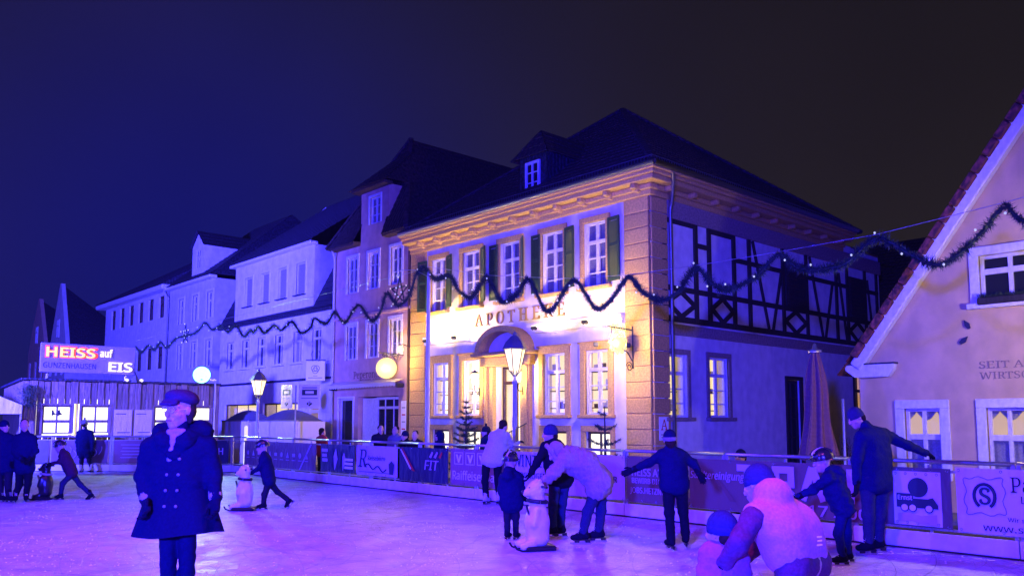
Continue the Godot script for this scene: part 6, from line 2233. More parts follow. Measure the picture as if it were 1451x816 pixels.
func make_hands_and_skates() -> void:
	# a gloved hand hanging along -y, palm towards +z, fingers a little curled; thumb on the +x or -x side
	for sx in [-1.0, 1.0]:
		var p := []
		p.append([Vector3(0, 0.02, 0), Vector3(0, -0.03, 0), 0.030, 0.030, 0.02])
		for x in [-0.025, 0.0, 0.025]:
			p.append([Vector3(x * 0.8, -0.03, 0), Vector3(x, -0.085, 0.004), 0.020, 0.017, 0.015])
		var len := [0.030, 0.038, 0.036, 0.027]
		for i in 4:
			var x: float = (-0.034 + 0.0225 * i) * sx
			var a := Vector3(x, -0.092, 0.004)
			var b := a + Vector3(0, -len[i], 0.006)
			var c := b + Vector3(0, -len[i] * 0.70, 0.020)
			var d := c + Vector3(0, -len[i] * 0.25, 0.022)
			p.append([a, b, 0.0115, 0.0108, 0.004])
			p.append([b, c, 0.0108, 0.0102, 0.004])
			p.append([c, d, 0.0102, 0.0092, 0.004])
		var t0 := Vector3(-0.030 * sx, -0.035, 0.012)
		var t1 := t0 + Vector3(-0.024 * sx, -0.028, 0.018)
		var t2 := t1 + Vector3(-0.006 * sx, -0.034, 0.010)
		p.append([t0, t1, 0.017, 0.013, 0.012])
		p.append([t1, t2, 0.013, 0.0105, 0.006])
		cache["hand%d" % int(sx)] = sdf(p, 0.0055)
		var cuff := begin(true)
		lathe(cuff, [Vector2(0.036, -0.02), Vector2(0.044, 0.0), Vector2(0.046, 0.045), Vector2(0.040, 0.06)], 14)
		cache["cuff"] = mesh_of(cuff)
	# skate boot with its origin in the ankle, toe towards +z
	var q := []
	q.append([Vector3(0, 0.10, -0.012), Vector3(0, -0.005, -0.012), 0.056, 0.050, 0.02])
	q.append([Vector3(0, -0.045, -0.045), Vector3(0, -0.055, 0.06), 0.042, 0.040, 0.03])
	q.append([Vector3(0, -0.055, 0.06), Vector3(0, -0.058, 0.145), 0.043, 0.036, 0.03])
	q.append([Vector3(0, 0.0, -0.012), Vector3(0, -0.03, 0.07), 0.046, 0.036, 0.03])
	cache["boot"] = sdf(q, 0.011)
	var s := begin()
	prism(s, PackedVector2Array([Vector2(-0.10, -0.118), Vector2(-0.115, -0.135), Vector2(-0.10, -0.152), Vector2(0.15, -0.152), Vector2(0.185, -0.140), Vector2(0.185, -0.120)]), Vector3(-0.003, 0, 0), Vector3(0, 0, 1), Vector3.UP, Vector3(0.006, 0, 0))
	cache["skate_blade"] = mesh_of(s)
	s = begin()
	for z in [-0.06, 0.09]:
		box(s, Vector3(0, -0.105, z), Vector3(0.03, 0.045, 0.07), Basis.IDENTITY, 0.006)
	box(s, Vector3(0, -0.092, 0.03), Vector3(0.062, 0.012, 0.24), Basis.IDENTITY, 0.004)
	cache["skate_holder"] = mesh_of(s)
	s = begin(true)
	for k in 6:
		tube(s, [Vector3(-0.028, 0.075 - 0.022 * k, 0.046 + 0.010 * k), Vector3(0.028, 0.070 - 0.022 * k, 0.046 + 0.010 * k)], 0.004, 5)
	cache["laces"] = mesh_of(s)

func align(y: Vector3, z: Vector3) -> Basis:
	# y axis along y, z axis as near to z as it goes
	var b := y.normalized()
	var x := b.cross(z).normalized()
	return Basis(x, b, x.cross(b))

func dome(s: SurfaceTool, c: Vector3, b: Basis, r: Vector3, from: float, sides := 20, ribs := 0.0) -> void:
	var rings := []
	for j in 9:
		var a := lerpf(from, PI / 2, j / 8.0)
		var ring := []
		for k in sides:
			var t := TAU * k / sides
			var w := 1.0 + ribs * cos(t * 10.0) * cos(a)
			ring.append(c + b * (Vector3(cos(a) * cos(t) * w, sin(a), -cos(a) * sin(t) * w) * r))
		rings.append(ring)
	skin(s, rings)

func person(label: String, at: Vector3, flat: Array, o: Dictionary) -> Node3D:
	# joints in the figure's own axes: head, shoulders, elbows, wrists, hips, knees, ankles (two of each)
	var J := []
	for i in range(0, flat.size(), 3):
		J.append(Vector3(flat[i], flat[i + 1], flat[i + 2]))
	var s: float = o.get("s", 1.0)
	var g: float = o.get("bulk", 1.0) * s
	var cell: float = o.get("cell", 0.02)
	var t := thing("person", label, "person", at, o.get("turn", VIEW_TURN), o.get("group", ""))
	var hd: Vector3 = J[0]
	var sa: Vector3 = J[1]
	var sb: Vector3 = J[2]
	var ha: Vector3 = J[7]
	var hb: Vector3 = J[8]
	var sm := (sa + sb) / 2
	var hm := (ha + hb) / 2
	var face: Vector3 = o.get("face", Vector3.BACK).normalized()
	var spine := (sm - hm).normalized()
	var hu := (hd - sm + Vector3.UP * 0.15).normalized()
	if o.has("up"):
		hu = o.up.normalized()
	var hb2 := align(hu, face)
	var hs: float = o.get("hs", 1.0)
	var neck := sm + (hd - sm) * 0.25
	# body: one skin over all bones, the head on a finer grid
	var bp := [[sa.lerp(sb, 0.15), sb.lerp(sa, 0.15), 0.060 * s, 0.060 * s, 0.05], [sm, hm, 0.105 * s, 0.105 * s, 0.05], [ha, hb, 0.085 * s, 0.085 * s, 0.05], [neck, hd - hu * 0.04 * hs, 0.055 * s, 0.05 * s, 0.03]]
	for i in 2:
		bp.append([J[1 + i], J[3 + i], 0.042 * s, 0.036 * s, 0.02])
		bp.append([J[3 + i], J[5 + i], 0.036 * s, 0.026 * s, 0.02])
		bp.append([J[7 + i], J[9 + i], 0.068 * s * o.get("slim", 1.0), 0.046 * s * o.get("slim", 1.0), 0.02])
		bp.append([J[9 + i], J[11 + i], 0.046 * s * o.get("slim", 1.0), 0.034 * s * o.get("slim", 1.0), 0.02])
	var st := SurfaceTool.new()
	st.begin(Mesh.PRIMITIVE_TRIANGLES)
	st.append_from(sdf(bp, cell * 1.2), 0, Transform3D.IDENTITY)
	st.append_from(sdf(head_prims(hd, hb2, hs), o.get("head_cell", cell * 0.6)), 0, Transform3D.IDENTITY)
	part(t, "body", st.commit(), "skin")
	# jacket
	var waist: float = o.get("waist", 0.02)
	var jk := [[sa.lerp(sb, 0.12), sb.lerp(sa, 0.12), 0.088 * g, 0.088 * g, 0.06], [ha.lerp(hb, 0.1) + spine * waist, hb.lerp(ha, 0.1) + spine * waist, 0.125 * g, 0.125 * g, 0.06]]
	var arch: Vector3 = o.get("arch", Vector3.ZERO)
	var sv := []
	for i in 2:
		var a: Vector3 = J[1 + i].lerp(J[2 - i], 0.28) - spine * 0.05
		var b: Vector3 = J[7 + i].lerp(J[8 - i], 0.10) + spine * (waist - 0.02)
		var m := a.lerp(b, 0.5) + arch
		jk.append([a, m, 0.115 * g, 0.118 * g, 0.07])
		jk.append([m, b, 0.118 * g, 0.125 * g, 0.07])
		(jk if not o.has("sleeves") else sv).append([J[1 + i], J[3 + i], 0.070 * g, 0.060 * g, 0.045])
		(jk if not o.has("sleeves") else sv).append([J[3 + i], J[5 + i], 0.060 * g, 0.046 * g, 0.03])
	jk.append([sm - spine * 0.04, hm + spine * (0.02 + waist), 0.118 * g, 0.122 * g, 0.08])
	jk.append([neck - spine * 0.03, neck.lerp(hd, 0.42) - face * 0.012, 0.078 * g, 0.072 * g, 0.05])
	# one rounded trunk under both sides
	var across := (sb - sa).normalized()
	var tb := Basis(across, spine, across.cross(spine)).orthonormalized()
	jk.append([sm.lerp(hm, 0.42) + arch * 0.7, Vector3((sb - sa).length() * 0.47, (sm - hm).length() * 0.52, 0.135 * g), 0.08, tb])
	var hem: float = o.get("hem", 0.0)
	if hem > 0.0:
		for i in 2:
			var kd: Vector3 = (J[9 + i] - J[7 + i]).normalized()
			jk.append([J[7 + i], J[7 + i] + kd * hem, 0.125 * g, 0.118 * g, 0.06])
	if o.has("hood_back"):
		var hz: float = o.hood_back
		jk.append([neck - face * 0.09 * hz + hu * 0.03 * hz, neck - face * 0.12 * hz - hu * 0.03, 0.085 * g * hz, 0.10 * g, 0.05])
	if o.has("hood_at"):
		jk.append([o.hood_at, Vector3(0.115, 0.105, 0.12), 0.05, Basis.IDENTITY])
	part(t, "jacket", sdf(jk, cell, o.get("wrinkle", 0.010), int(at.x * -31), o.get("ripple", Vector3.ZERO)), o.get("jacket", "navy"))
	if sv:
		for i in 2:
			part(t, "sleeve", sdf([sv[i * 2], sv[i * 2 + 1]], cell, 0.008, 3 + i), o.sleeves)
	# trousers
	var tr := [[ha, hb, 0.110 * s, 0.110 * s, 0.05], [ha + spine * 0.10, hb + spine * 0.10, 0.108 * s, 0.108 * s, 0.05]]
	for i in 2:
		var slim: float = o.get("slim", 1.0) * s
		tr.append([J[7 + i], J[9 + i], 0.095 * slim, 0.072 * slim, 0.03])
		tr.append([J[9 + i], J[11 + i] + Vector3.UP * 0.02 * s, 0.070 * slim, 0.062 * slim, 0.03])
	part(t, "trousers", sdf(tr, cell, 0.006, int(at.z * 17)), o.get("trousers", "charcoal"))
	# gloves and skates
	for i in 2:
		var dir: Vector3 = (J[3 + i] - J[5 + i]).normalized()
		var fwd := face if absf(face.dot(dir)) < 0.9 else Vector3.DOWN
		var gl := part(t, "glove", cache["hand%d" % (-1 if i == 0 else 1)], o.get("gloves", "black"), J[5 + i], align(dir, fwd) * Basis.from_scale(Vector3.ONE * 1.05 * s))
		part(gl, "cuff", cache["cuff"], o.get("cuffs", o.get("gloves", "black")))
		var toe: Vector3 = o.get("toe%d" % i, Vector3(face.x, 0, face.z)).normalized()
		var foot := align(o.get("foot_up%d" % i, Vector3.UP), toe)
		var bt := part(t, "skate", cache["boot"], o.get("boots", "black"), J[11 + i], foot * Basis.from_scale(Vector3.ONE * s))
		if o.get("shoes", false):
			bt.name = numbered("shoe", t)
			continue
		part(bt, "holder", cache["skate_holder"], "plastic_black")
		part(bt, "blade", cache["skate_blade"], "blade")
		part(bt, "laces", cache["laces"], "ink_white")
	# headgear
	var H := func(x: float, y: float, z: float) -> Vector3: return hd + hb2 * (Vector3(x, y, z) * hs)
	var hm2: String = o.get("hat_mat", "navy")
	match o.get("hat", "hair"):
		"beanie":
			var h := begin(true)
			dome(h, H.call(0, 0.030, -0.014), hb2, Vector3(0.088, 0.104, 0.105) * hs, -0.30)
			var hat := part(t, "woolly_hat", h, hm2)
			var c := begin(true)
			var rp := []
			for k in 21:
				var a := TAU * k / 20.0
				rp.append(Vector3(cos(a), 0, -sin(a)))
			var cr := []
			for q in [[-0.012, 0.086], [-0.008, 0.090], [0.030, 0.092], [0.036, 0.088]]:
				var ring := []
				for k in 20:
					ring.append(H.call(rp[k].x * q[1], q[0] + 0.006 * rp[k].z, -0.014 + rp[k].z * (q[1] + 0.017)))
				cr.append(ring)
			skin(c, cr)
			part(hat, "cuff", c, o.get("cuff_mat", hm2))
			part(t, "hair", sdf([[H.call(-0.03, -0.035, -0.062), H.call(0.03, -0.035, -0.062), 0.046 * hs, 0.046 * hs, 0.02], [H.call(0, -0.07, -0.055), H.call(0, -0.09, -0.050), 0.050 * hs, 0.045 * hs, 0.02]], cell * 0.7, 0.005, 8), "hair")
			if o.get("bobble", false):
				part(hat, "bobble", sdf([[H.call(0, 0.155, -0.02), H.call(0, 0.156, -0.02), 0.036, 0.036, 0.01]], 0.010, 0.006, 3), hm2)
		"helmet":
			var h := begin(true)
			dome(h, H.call(0, 0.030, -0.012), hb2, Vector3(0.110, 0.115, 0.132) * hs, -0.18, 40, 0.05)
			var hel := part(t, "helmet", h, hm2)
			for k in 3:
				var v := begin(true)
				var arc := []
				for q in 9:
					var a := lerpf(0.5, 2.6, q / 8.0)
					arc.append(H.call((k - 1) * 0.055, 0.030 + 0.116 * sin(a), -0.012 + 0.132 * cos(a)))
				tube(v, arc, 0.012 * hs, 6)
				part(hel, "rib", v, "helmet_light" if k == 1 else hm2)
			var vz := begin(true)
			tube(vz, [H.call(-0.08, 0.035, 0.10), H.call(0, 0.04, 0.15), H.call(0.08, 0.035, 0.10)], 0.010, 6)
			part(hel, "visor", vz, hm2)
			if o.get("rear_light", false):
				lblock(hel, "rear_light", H.call(-0.045, 0.0, -0.125), Vector3(0.035, 0.02, 0.02), "back_light", 0.005, hb2)
		"hood":
			part(t, "hood", sdf([[H.call(0, 0.015, -0.03), Vector3(0.108, 0.130, 0.118) * hs, 0.03, hb2], [H.call(0, -0.09, -0.045), H.call(0, -0.14, -0.05), 0.085, 0.095, 0.05]], cell * 0.8, 0.006, 5), hm2)
		"cap":
			part(t, "cap", sdf([[H.call(0, 0.078, -0.020), Vector3(0.108, 0.060, 0.122) * hs, 0.02, hb2 * Basis(Vector3.RIGHT, -0.22)], [H.call(-0.05, 0.052, 0.088), H.call(0.05, 0.052, 0.088), 0.022, 0.022, 0.02], [H.call(-0.04, 0.040, 0.125), H.call(0.04, 0.040, 0.125), 0.012, 0.012, 0.03]], 0.010, 0.004, 6), hm2)
			part(t, "hair", sdf([[H.call(0, 0.0, -0.045), Vector3(0.086, 0.095, 0.075) * hs, 0.03, hb2], [H.call(-0.07, -0.03, -0.03), H.call(-0.066, -0.08, -0.03), 0.028, 0.022, 0.02], [H.call(0.07, -0.03, -0.03), H.call(0.066, -0.08, -0.03), 0.028, 0.022, 0.02]], 0.011, 0.006, 8), "hair")
		_:
			part(t, "hair", sdf([[H.call(0, 0.045, -0.030), Vector3(0.083, 0.090, 0.092) * hs, 0.03, hb2], [H.call(0, -0.04, -0.075), H.call(0, -0.05, -0.07), 0.045, 0.045, 0.03]], cell * 0.6, 0.006, 8), "hair")
	if o.get("eyes", false):
		part(t, "lips", sdf([[H.call(-0.022, -0.073, 0.091), H.call(0.022, -0.073, 0.091), 0.0075, 0.0075, 0.006]], 0.005), "lip")
		for x in [-1, 1]:
			part(t, "eyebrow", sdf([[H.call(x * 0.016, 0.036, 0.090), H.call(x * 0.050, 0.038, 0.074), 0.006, 0.004, 0.006]], 0.004), "hair")
		for x in [-1, 1]:
			part(t, "eye", sdf([[H.call(x * 0.031, 0.004, 0.074), H.call(x * 0.031, 0.004, 0.075), 0.011, 0.011, 0.01]], 0.005), "eye")
	if o.has("fur"):
		var fp := []
		for k in 17:
			var a := PI * (0.0 + 1.0 * k / 16.0) + PI * 0.0
			fp.append(H.call(0.118 * cos(a), 0.02 + 0.128 * sin(a) - (0.10 if k == 0 or k == 16 else 0.0), 0.045))
		var pr := []
		for k in 16:
			pr.append([fp[k], fp[k + 1], 0.030, 0.030, 0.01])
		part(t, "fur_trim", sdf(pr, 0.012, 0.012, 9), o.fur)
	return t

func skate_aid(label: String, at: Vector3, turn: float, s: float, body: String, band: String) -> void:
	# child's pushing aid: an animal figure on two runners, its face towards +z
	var t := thing("skating_aid", label, "skating aid", at, turn, "animal-shaped skating aids")
	var p := [[Vector3(0, 0.17, 0), Vector3(0, 0.36, 0.01), 0.148 * s, 0.145 * s, 0.06], [Vector3(0, 0.36, 0.01) * s, Vector3(0, 0.60, 0.0) * s, 0.145 * s, 0.10 * s, 0.08], [Vector3(0, 0.76, 0.02) * s, Vector3(0.10, 0.125, 0.115) * s, 0.05, Basis.IDENTITY], [Vector3(0, 0.74, 0.10) * s, Vector3(0, 0.72, 0.155) * s, 0.062 * s, 0.045 * s, 0.04]]
	for x in [-1, 1]:
		p.append([Vector3(x * 0.06, 0.86, -0.01) * s, Vector3(x * 0.065, 0.875, -0.01) * s, 0.028 * s, 0.026 * s, 0.02])
		p.append([Vector3(x * 0.13, 0.52, 0.05) * s, Vector3(x * 0.145, 0.34, 0.09) * s, 0.038 * s, 0.04 * s, 0.05])
		p.append([Vector3(x * 0.10, 0.10, 0.10) * s, Vector3(x * 0.11, 0.07, 0.22) * s, 0.06 * s, 0.05 * s, 0.04])
	part(t, "figure", sdf(p, 0.016), body)
	var r := begin(true)
	tube(r, tilted_ring(Vector3(0, 0.615 * s, 0.005), 0.115 * s), 0.028 * s, 8, false)
	part(t, "scarf", r, band)
	lblock(t, "scarf_end", Vector3(0.05, 0.50 * s, 0.145 * s), Vector3(0.05, 0.17, 0.02), band, 0.006, Basis(Vector3.RIGHT, 0.3))
	part(t, "nose", sdf([[Vector3(0, 0.735, 0.195) * s, Vector3(0, 0.735, 0.197) * s, 0.024 * s, 0.024 * s, 0.01]], 0.008), "plastic_black")
	for x in [-1, 1]:
		part(t, "eye", sdf([[Vector3(x * 0.042, 0.79, 0.118) * s, Vector3(x * 0.042, 0.79, 0.12) * s, 0.013, 0.013, 0.01]], 0.005), "plastic_black")
		var h := begin(true)
		tube(h, [Vector3(x * 0.08, 0.80, -0.03) * s, Vector3(x * 0.20, 0.80, -0.06) * s], 0.017, 8)
		part(t, "handle", h, "plastic_black")
		var k := begin(true)
		tube(k, [Vector3(x * 0.13, 0.02, -0.20), Vector3(x * 0.13, 0.014, 0.24), Vector3(x * 0.13, 0.04, 0.31), Vector3(x * 0.13, 0.09, 0.34)], 0.014, 7)
		part(t, "runner", k, "plastic_black")
	lblock(t, "base", Vector3(0, 0.045, 0.0), Vector3(0.36, 0.05, 0.40), "plastic_black", 0.02)

func tilted_ring(c: Vector3, r: float) -> Array:
	var p := []
	for k in 25:
		var a := TAU * k / 24.0
		p.append(c + Vector3(r * cos(a), 0.012 * sin(a), r * sin(a)))
	return p

const FIGURES := {
	"coat_woman": [Vector3(-6.35, 0, -2.41), [-0.03, 1.73, 0.03, -0.26, 1.44, 0.00, 0.18, 1.45, 0.00, -0.30, 1.22, 0.00, 0.24, 1.23, 0.00, -0.22, 1.06, 0.12, 0.29, 1.07, 0.10, -0.10, 0.93, 0.00, 0.05, 0.93, 0.00, -0.07, 0.49, 0.03, 0.06, 0.49, 0.00, -0.06, 0.16, 0.00, 0.06, 0.16, -0.02]],
	"pair_a": [Vector3(-19.19, 0, -3.74), [-0.09, 1.52, 0.00, -0.26, 1.28, 0.00, 0.08, 1.28, 0.00, -0.29, 1.01, 0.00, 0.14, 1.01, 0.00, -0.18, 0.80, 0.10, 0.17, 0.82, 0.10, -0.14, 0.67, 0.00, 0.05, 0.67, 0.00, -0.11, 0.36, 0.00, 0.08, 0.37, 0.05, -0.08, 0.14, 0.00, 0.14, 0.14, 0.10]],
	"pair_b": [Vector3(-18.91, 0, -4.04), [-0.09, 1.54, 0.00, -0.24, 1.28, 0.00, 0.10, 1.28, 0.00, -0.24, 1.01, 0.05, 0.20, 1.03, 0.05, 0.01, 0.88, 0.22, 0.17, 0.87, 0.22, -0.14, 0.67, 0.00, 0.05, 0.67, 0.00, -0.13, 0.36, 0.00, 0.05, 0.37, 0.02, -0.16, 0.14, 0.05, 0.02, 0.14, 0.00]],
	"seal_child": [Vector3(-18.97, 0, -4.84), [-0.22, 1.09, 0.00, -0.08, 0.92, 0.11, -0.17, 0.93, -0.11, -0.16, 0.78, 0.13, -0.27, 0.76, -0.12, -0.34, 0.73, 0.09, -0.43, 0.74, -0.09, 0.10, 0.54, 0.07, 0.02, 0.53, -0.07, -0.08, 0.34, 0.08, 0.20, 0.31, -0.07, -0.11, 0.11, 0.08, 0.44, 0.10, -0.05]],
	"kiosk_adult": [Vector3(-28.96, 0, -7.80), [-0.08, 1.54, 0.00, -0.27, 1.24, 0.00, 0.14, 1.24, 0.00, -0.27, 0.95, 0.05, 0.23, 0.95, 0.05, -0.24, 0.68, 0.05, 0.22, 0.68, 0.05, -0.12, 0.63, 0.00, 0.06, 0.63, 0.00, -0.13, 0.36, 0.00, 0.12, 0.36, 0.00, -0.12, 0.14, 0.00, 0.20, 0.14, 0.00]],
	"penguin_child": [Vector3(-14.38, 0, -7.06), [-0.15, 1.14, 0.00, -0.07, 0.94, 0.12, -0.12, 0.94, -0.12, -0.15, 0.78, 0.14, -0.21, 0.78, -0.13, -0.30, 0.68, 0.08, -0.35, 0.68, -0.08, 0.02, 0.51, 0.07, -0.02, 0.51, -0.07, -0.06, 0.28, 0.08, 0.13, 0.32, -0.08, -0.07, 0.11, 0.08, 0.33, 0.16, -0.08]],
	"white_jacket": [Vector3(-12.43, 0, -10.90), [0.19, 1.52, -0.05, -0.02, 1.33, 0.08, 0.25, 1.34, -0.10, 0.17, 1.10, 0.05, 0.37, 1.12, -0.25, 0.34, 1.16, -0.25, 0.48, 1.19, -0.42, -0.14, 0.85, 0.02, 0.08, 0.85, -0.05, -0.17, 0.45, 0.02, 0.08, 0.44, -0.03, -0.15, 0.15, 0.00, 0.11, 0.15, -0.02]],
	"helmet_child": [Vector3(-8.50, 0, -7.78), [-0.01, 1.07, 0.00, -0.12, 0.86, 0.00, 0.11, 0.86, 0.00, -0.15, 0.70, 0.02, 0.14, 0.71, 0.00, -0.12, 0.56, 0.06, 0.17, 0.58, -0.10, -0.06, 0.51, 0.00, 0.06, 0.51, 0.00, -0.06, 0.31, 0.02, 0.06, 0.31, 0.00, -0.06, 0.10, 0.00, 0.06, 0.10, 0.00]],
	"dark_leaner": [Vector3(-7.99, 0, -8.14), [-0.08, 1.46, 0.05, -0.15, 1.26, 0.12, 0.06, 1.27, -0.12, -0.26, 1.08, 0.22, 0.10, 1.05, -0.10, -0.35, 0.92, 0.25, 0.00, 0.92, 0.05, -0.01, 0.81, 0.04, 0.14, 0.80, -0.08, -0.04, 0.45, 0.06, 0.09, 0.46, -0.05, -0.05, 0.14, 0.00, 0.07, 0.14, -0.05]],
	"quilt_woman": [Vector3(-7.54, 0, -8.35), [-0.47, 1.21, 0.02, -0.35, 1.12, 0.17, -0.30, 1.14, -0.15, -0.50, 0.95, 0.22, -0.49, 0.95, -0.14, -0.66, 0.80, 0.12, -0.64, 0.80, -0.06, 0.11, 0.81, 0.10, 0.15, 0.82, -0.10, -0.05, 0.43, 0.10, 0.15, 0.42, -0.10, -0.11, 0.15, 0.10, 0.12, 0.15, -0.10]],
	"dark_skater": [Vector3(-6.41, 0, -8.70), [-0.05, 1.40, 0.00, -0.17, 1.20, 0.00, 0.10, 1.20, 0.00, -0.34, 1.10, 0.02, 0.25, 1.10, -0.02, -0.53, 1.02, 0.05, 0.30, 0.99, 0.02, -0.08, 0.81, 0.00, 0.08, 0.81, 0.00, -0.08, 0.48, 0.03, 0.11, 0.48, -0.03, -0.06, 0.14, 0.00, 0.14, 0.17, -0.06]],
	"hivis": [Vector3(-2.65, 0, -4.81), [-0.17, 1.24, -0.12, -0.30, 1.06, 0.17, 0.05, 1.06, -0.22, -0.42, 0.92, 0.28, -0.15, 0.82, -0.30, -0.50, 0.75, 0.15, -0.30, 0.71, -0.25, -0.06, 0.78, 0.15, 0.16, 0.75, -0.10, -0.15, 0.50, 0.22, 0.09, 0.40, -0.08, -0.09, 0.15, 0.12, 0.17, 0.15, -0.14]],
	"pink_child": [Vector3(-2.90, 0, -4.40), [0.00, 0.97, 0.00, -0.08, 0.83, 0.00, 0.10, 0.83, 0.00, -0.12, 0.73, 0.04, 0.12, 0.73, 0.02, -0.10, 0.64, 0.10, 0.08, 0.65, 0.10, -0.04, 0.55, 0.00, 0.06, 0.55, 0.00, -0.04, 0.34, 0.02, 0.05, 0.34, 0.02, -0.04, 0.09, 0.00, 0.05, 0.09, 0.00]],
	"helmet_child_b": [Vector3(-4.52, 0, -9.26), [-0.17, 1.18, 0.00, -0.16, 0.98, 0.13, 0.00, 0.99, -0.12, -0.34, 0.86, 0.16, -0.18, 0.87, -0.14, -0.49, 0.78, 0.10, -0.36, 0.79, -0.10, 0.02, 0.63, 0.08, 0.10, 0.62, -0.08, -0.05, 0.36, 0.09, 0.12, 0.35, -0.08, -0.01, 0.11, 0.09, 0.13, 0.11, -0.10]],
	"dark_man": [Vector3(-4.60, 0, -10.43), [-0.17, 1.68, 0.02, -0.18, 1.44, 0.17, 0.26, 1.46, -0.10, -0.26, 1.16, 0.22, 0.53, 1.33, -0.12, -0.28, 0.89, 0.24, 0.82, 1.23, -0.24, -0.08, 0.85, 0.09, 0.17, 0.85, -0.08, -0.10, 0.47, 0.12, 0.12, 0.44, -0.06, -0.10, 0.15, 0.10, 0.10, 0.15, -0.08]],
}

func skaters() -> void:
	var F := FIGURES
	var left := Vector3(-1, 0, 0)
	var away := Vector3(0, 0, -1)
	# the woman in the long coat
	var f: Array = F.coat_woman
	var w := person("woman in a dark flared coat, peaked cap and glasses standing on the ice", f[0], f[1], {"s": 1.04, "cell": 0.014, "head_cell": 0.0065, "face": Vector3(-0.42, -0.03, 0.91), "hat": "cap", "hat_mat": "cap", "jacket": "coat_navy", "trousers": "coat_navy", "gloves": "black", "cuffs": "fur", "eyes": true, "wrinkle": 0.009, "hs": 1.1, "slim": 0.74})
	var s := begin(true)
	var rings := []
	for j in 15:
		var v := j / 14.0
		var y := lerpf(1.20, 0.80, v)
		var ring := []
		for k in 72:
			var a := TAU * k / 72.0
			var fold := 1.0 + (0.055 * cos(a * 7.0 + 0.8) + 0.03 * cos(a * 3.0)) * v
			ring.append(Vector3(-0.025 + cos(a) * lerpf(0.205, 0.325, pow(v, 0.9)) * fold, y + 0.016 * sin(a * 2.0 + 0.5) * v, sin(a) * lerpf(0.145, 0.235, v) * fold))
		rings.append(ring)
	skin(s, rings)
	part(w, "coat_skirt", s, "coat_navy")
	for k in 4:
		for x in [-0.055, 0.03]:
			part(w, "button", sdf([[Vector3(x, 1.36 - 0.115 * k, 0.150 + 0.012 * k), Vector3(x + 0.001, 1.36 - 0.115 * k, 0.150 + 0.012 * k), 0.013, 0.013, 0.01]], 0.007), "grey_wool")
	part(w, "fur_collar", sdf([[Vector3(-0.17, 1.54, -0.02), Vector3(-0.11, 1.49, 0.09), 0.075, 0.065, 0.04], [Vector3(-0.11, 1.49, 0.09), Vector3(-0.03, 1.38, 0.125), 0.06, 0.04, 0.04], [Vector3(0.11, 1.55, -0.02), Vector3(0.05, 1.49, 0.09), 0.075, 0.065, 0.04], [Vector3(0.05, 1.49, 0.09), Vector3(0.0, 1.38, 0.125), 0.06, 0.04, 0.04], [Vector3(-0.17, 1.55, -0.05), Vector3(0.11, 1.56, -0.06), 0.08, 0.08, 0.05]], 0.013, 0.014, 4), "coat_navy")
	part(w, "scarf", sdf([[Vector3(-0.07, 1.55, 0.08), Vector3(0.02, 1.55, 0.085), 0.04, 0.035, 0.03], [Vector3(-0.03, 1.50, 0.11), Vector3(-0.045, 1.36, 0.140), 0.032, 0.026, 0.03]], 0.011, 0.006, 5), "scarf")
	# glasses
	var gb := align((Vector3(-0.03, 1.73, 0.03) - Vector3(-0.04, 1.445, 0) + Vector3.UP * 0.15).normalized(), Vector3(-0.42, -0.03, 0.91))
	for x in [-1, 1]:
		var gr := begin(true)
		var rp := []
		for k in 17:
			var a := TAU * k / 16.0
			rp.append(Vector3(-0.03, 1.73, 0.03) + gb * Vector3(x * 0.036 + 0.027 * cos(a), 0.004 + 0.021 * sin(a), 0.112))
		tube(gr, rp, 0.0028, 5, false)
		tube(gr, [Vector3(-0.03, 1.73, 0.03) + gb * Vector3(x * 0.063, 0.008, 0.109), Vector3(-0.03, 1.73, 0.03) + gb * Vector3(x * 0.088, 0.006, 0.0)], 0.0028, 5)
		part(w, "spectacles", gr, "helmet_light")
	# the pair by the edge
	f = F.pair_a
	person("adult in a dark jacket and woolly hat standing beside the bare-headed one", f[0], f[1], {"face": Vector3(0.8, 0, 0.4), "hat": "beanie", "jacket": "navy", "trousers": "charcoal", "s": 0.93})
	f = F.pair_b
	person("bare-headed adult in a dark jacket with hands folded, on skates", f[0], f[1], {"face": Vector3(0.5, -0.1, 0.8), "hat": "hair", "jacket": "navy", "trousers": "black", "s": 0.93})
	f = F.seal_child
	person("child in helmet and plum jacket lunging behind a dark skating aid", f[0], f[1], {"face": left, "up": Vector3(-0.25, 1, 0), "hat": "helmet", "hat_mat": "helmet_dark", "jacket": "plum", "trousers": "jeans", "s": 0.72, "hs": 0.95, "toe1": Vector3(-1, -0.5, 0), "foot_up1": Vector3(-0.5, 1, 0)})
	f = F.kiosk_adult
	person("adult in a long dark jacket standing at the barrier below the kiosk hatches", Vector3(-28.4, 0, -7.7), f[1], {"face": away, "hat": "beanie", "hat_mat": "grey_wool", "bobble": true, "jacket": "navy", "trousers": "charcoal", "boots": "coat_white", "s": 0.92, "hem": 0.12})
	f = F.penguin_child
	person("child in dark clothes and helmet striding behind a pale skating aid", f[0], f[1], {"face": left, "hat": "helmet", "hat_mat": "helmet_dark", "jacket": "navy", "trousers": "charcoal", "s": 0.74, "hs": 0.95, "toe1": Vector3(-0.7, -0.8, 0), "foot_up1": Vector3(-0.8, 0.7, 0)})
	f = F.white_jacket
	person("man in a pale jacket and black trousers leaning on the barrier", f[0] + Vector3(0.22, 0, 0.20), f[1], {"face": Vector3(0.5, -0.3, -0.8), "hat": "hair", "jacket": "coat_white", "trousers": "black", "boots": "coat_white", "s": 0.97, "bulk": 1.08})
	f = F.helmet_child
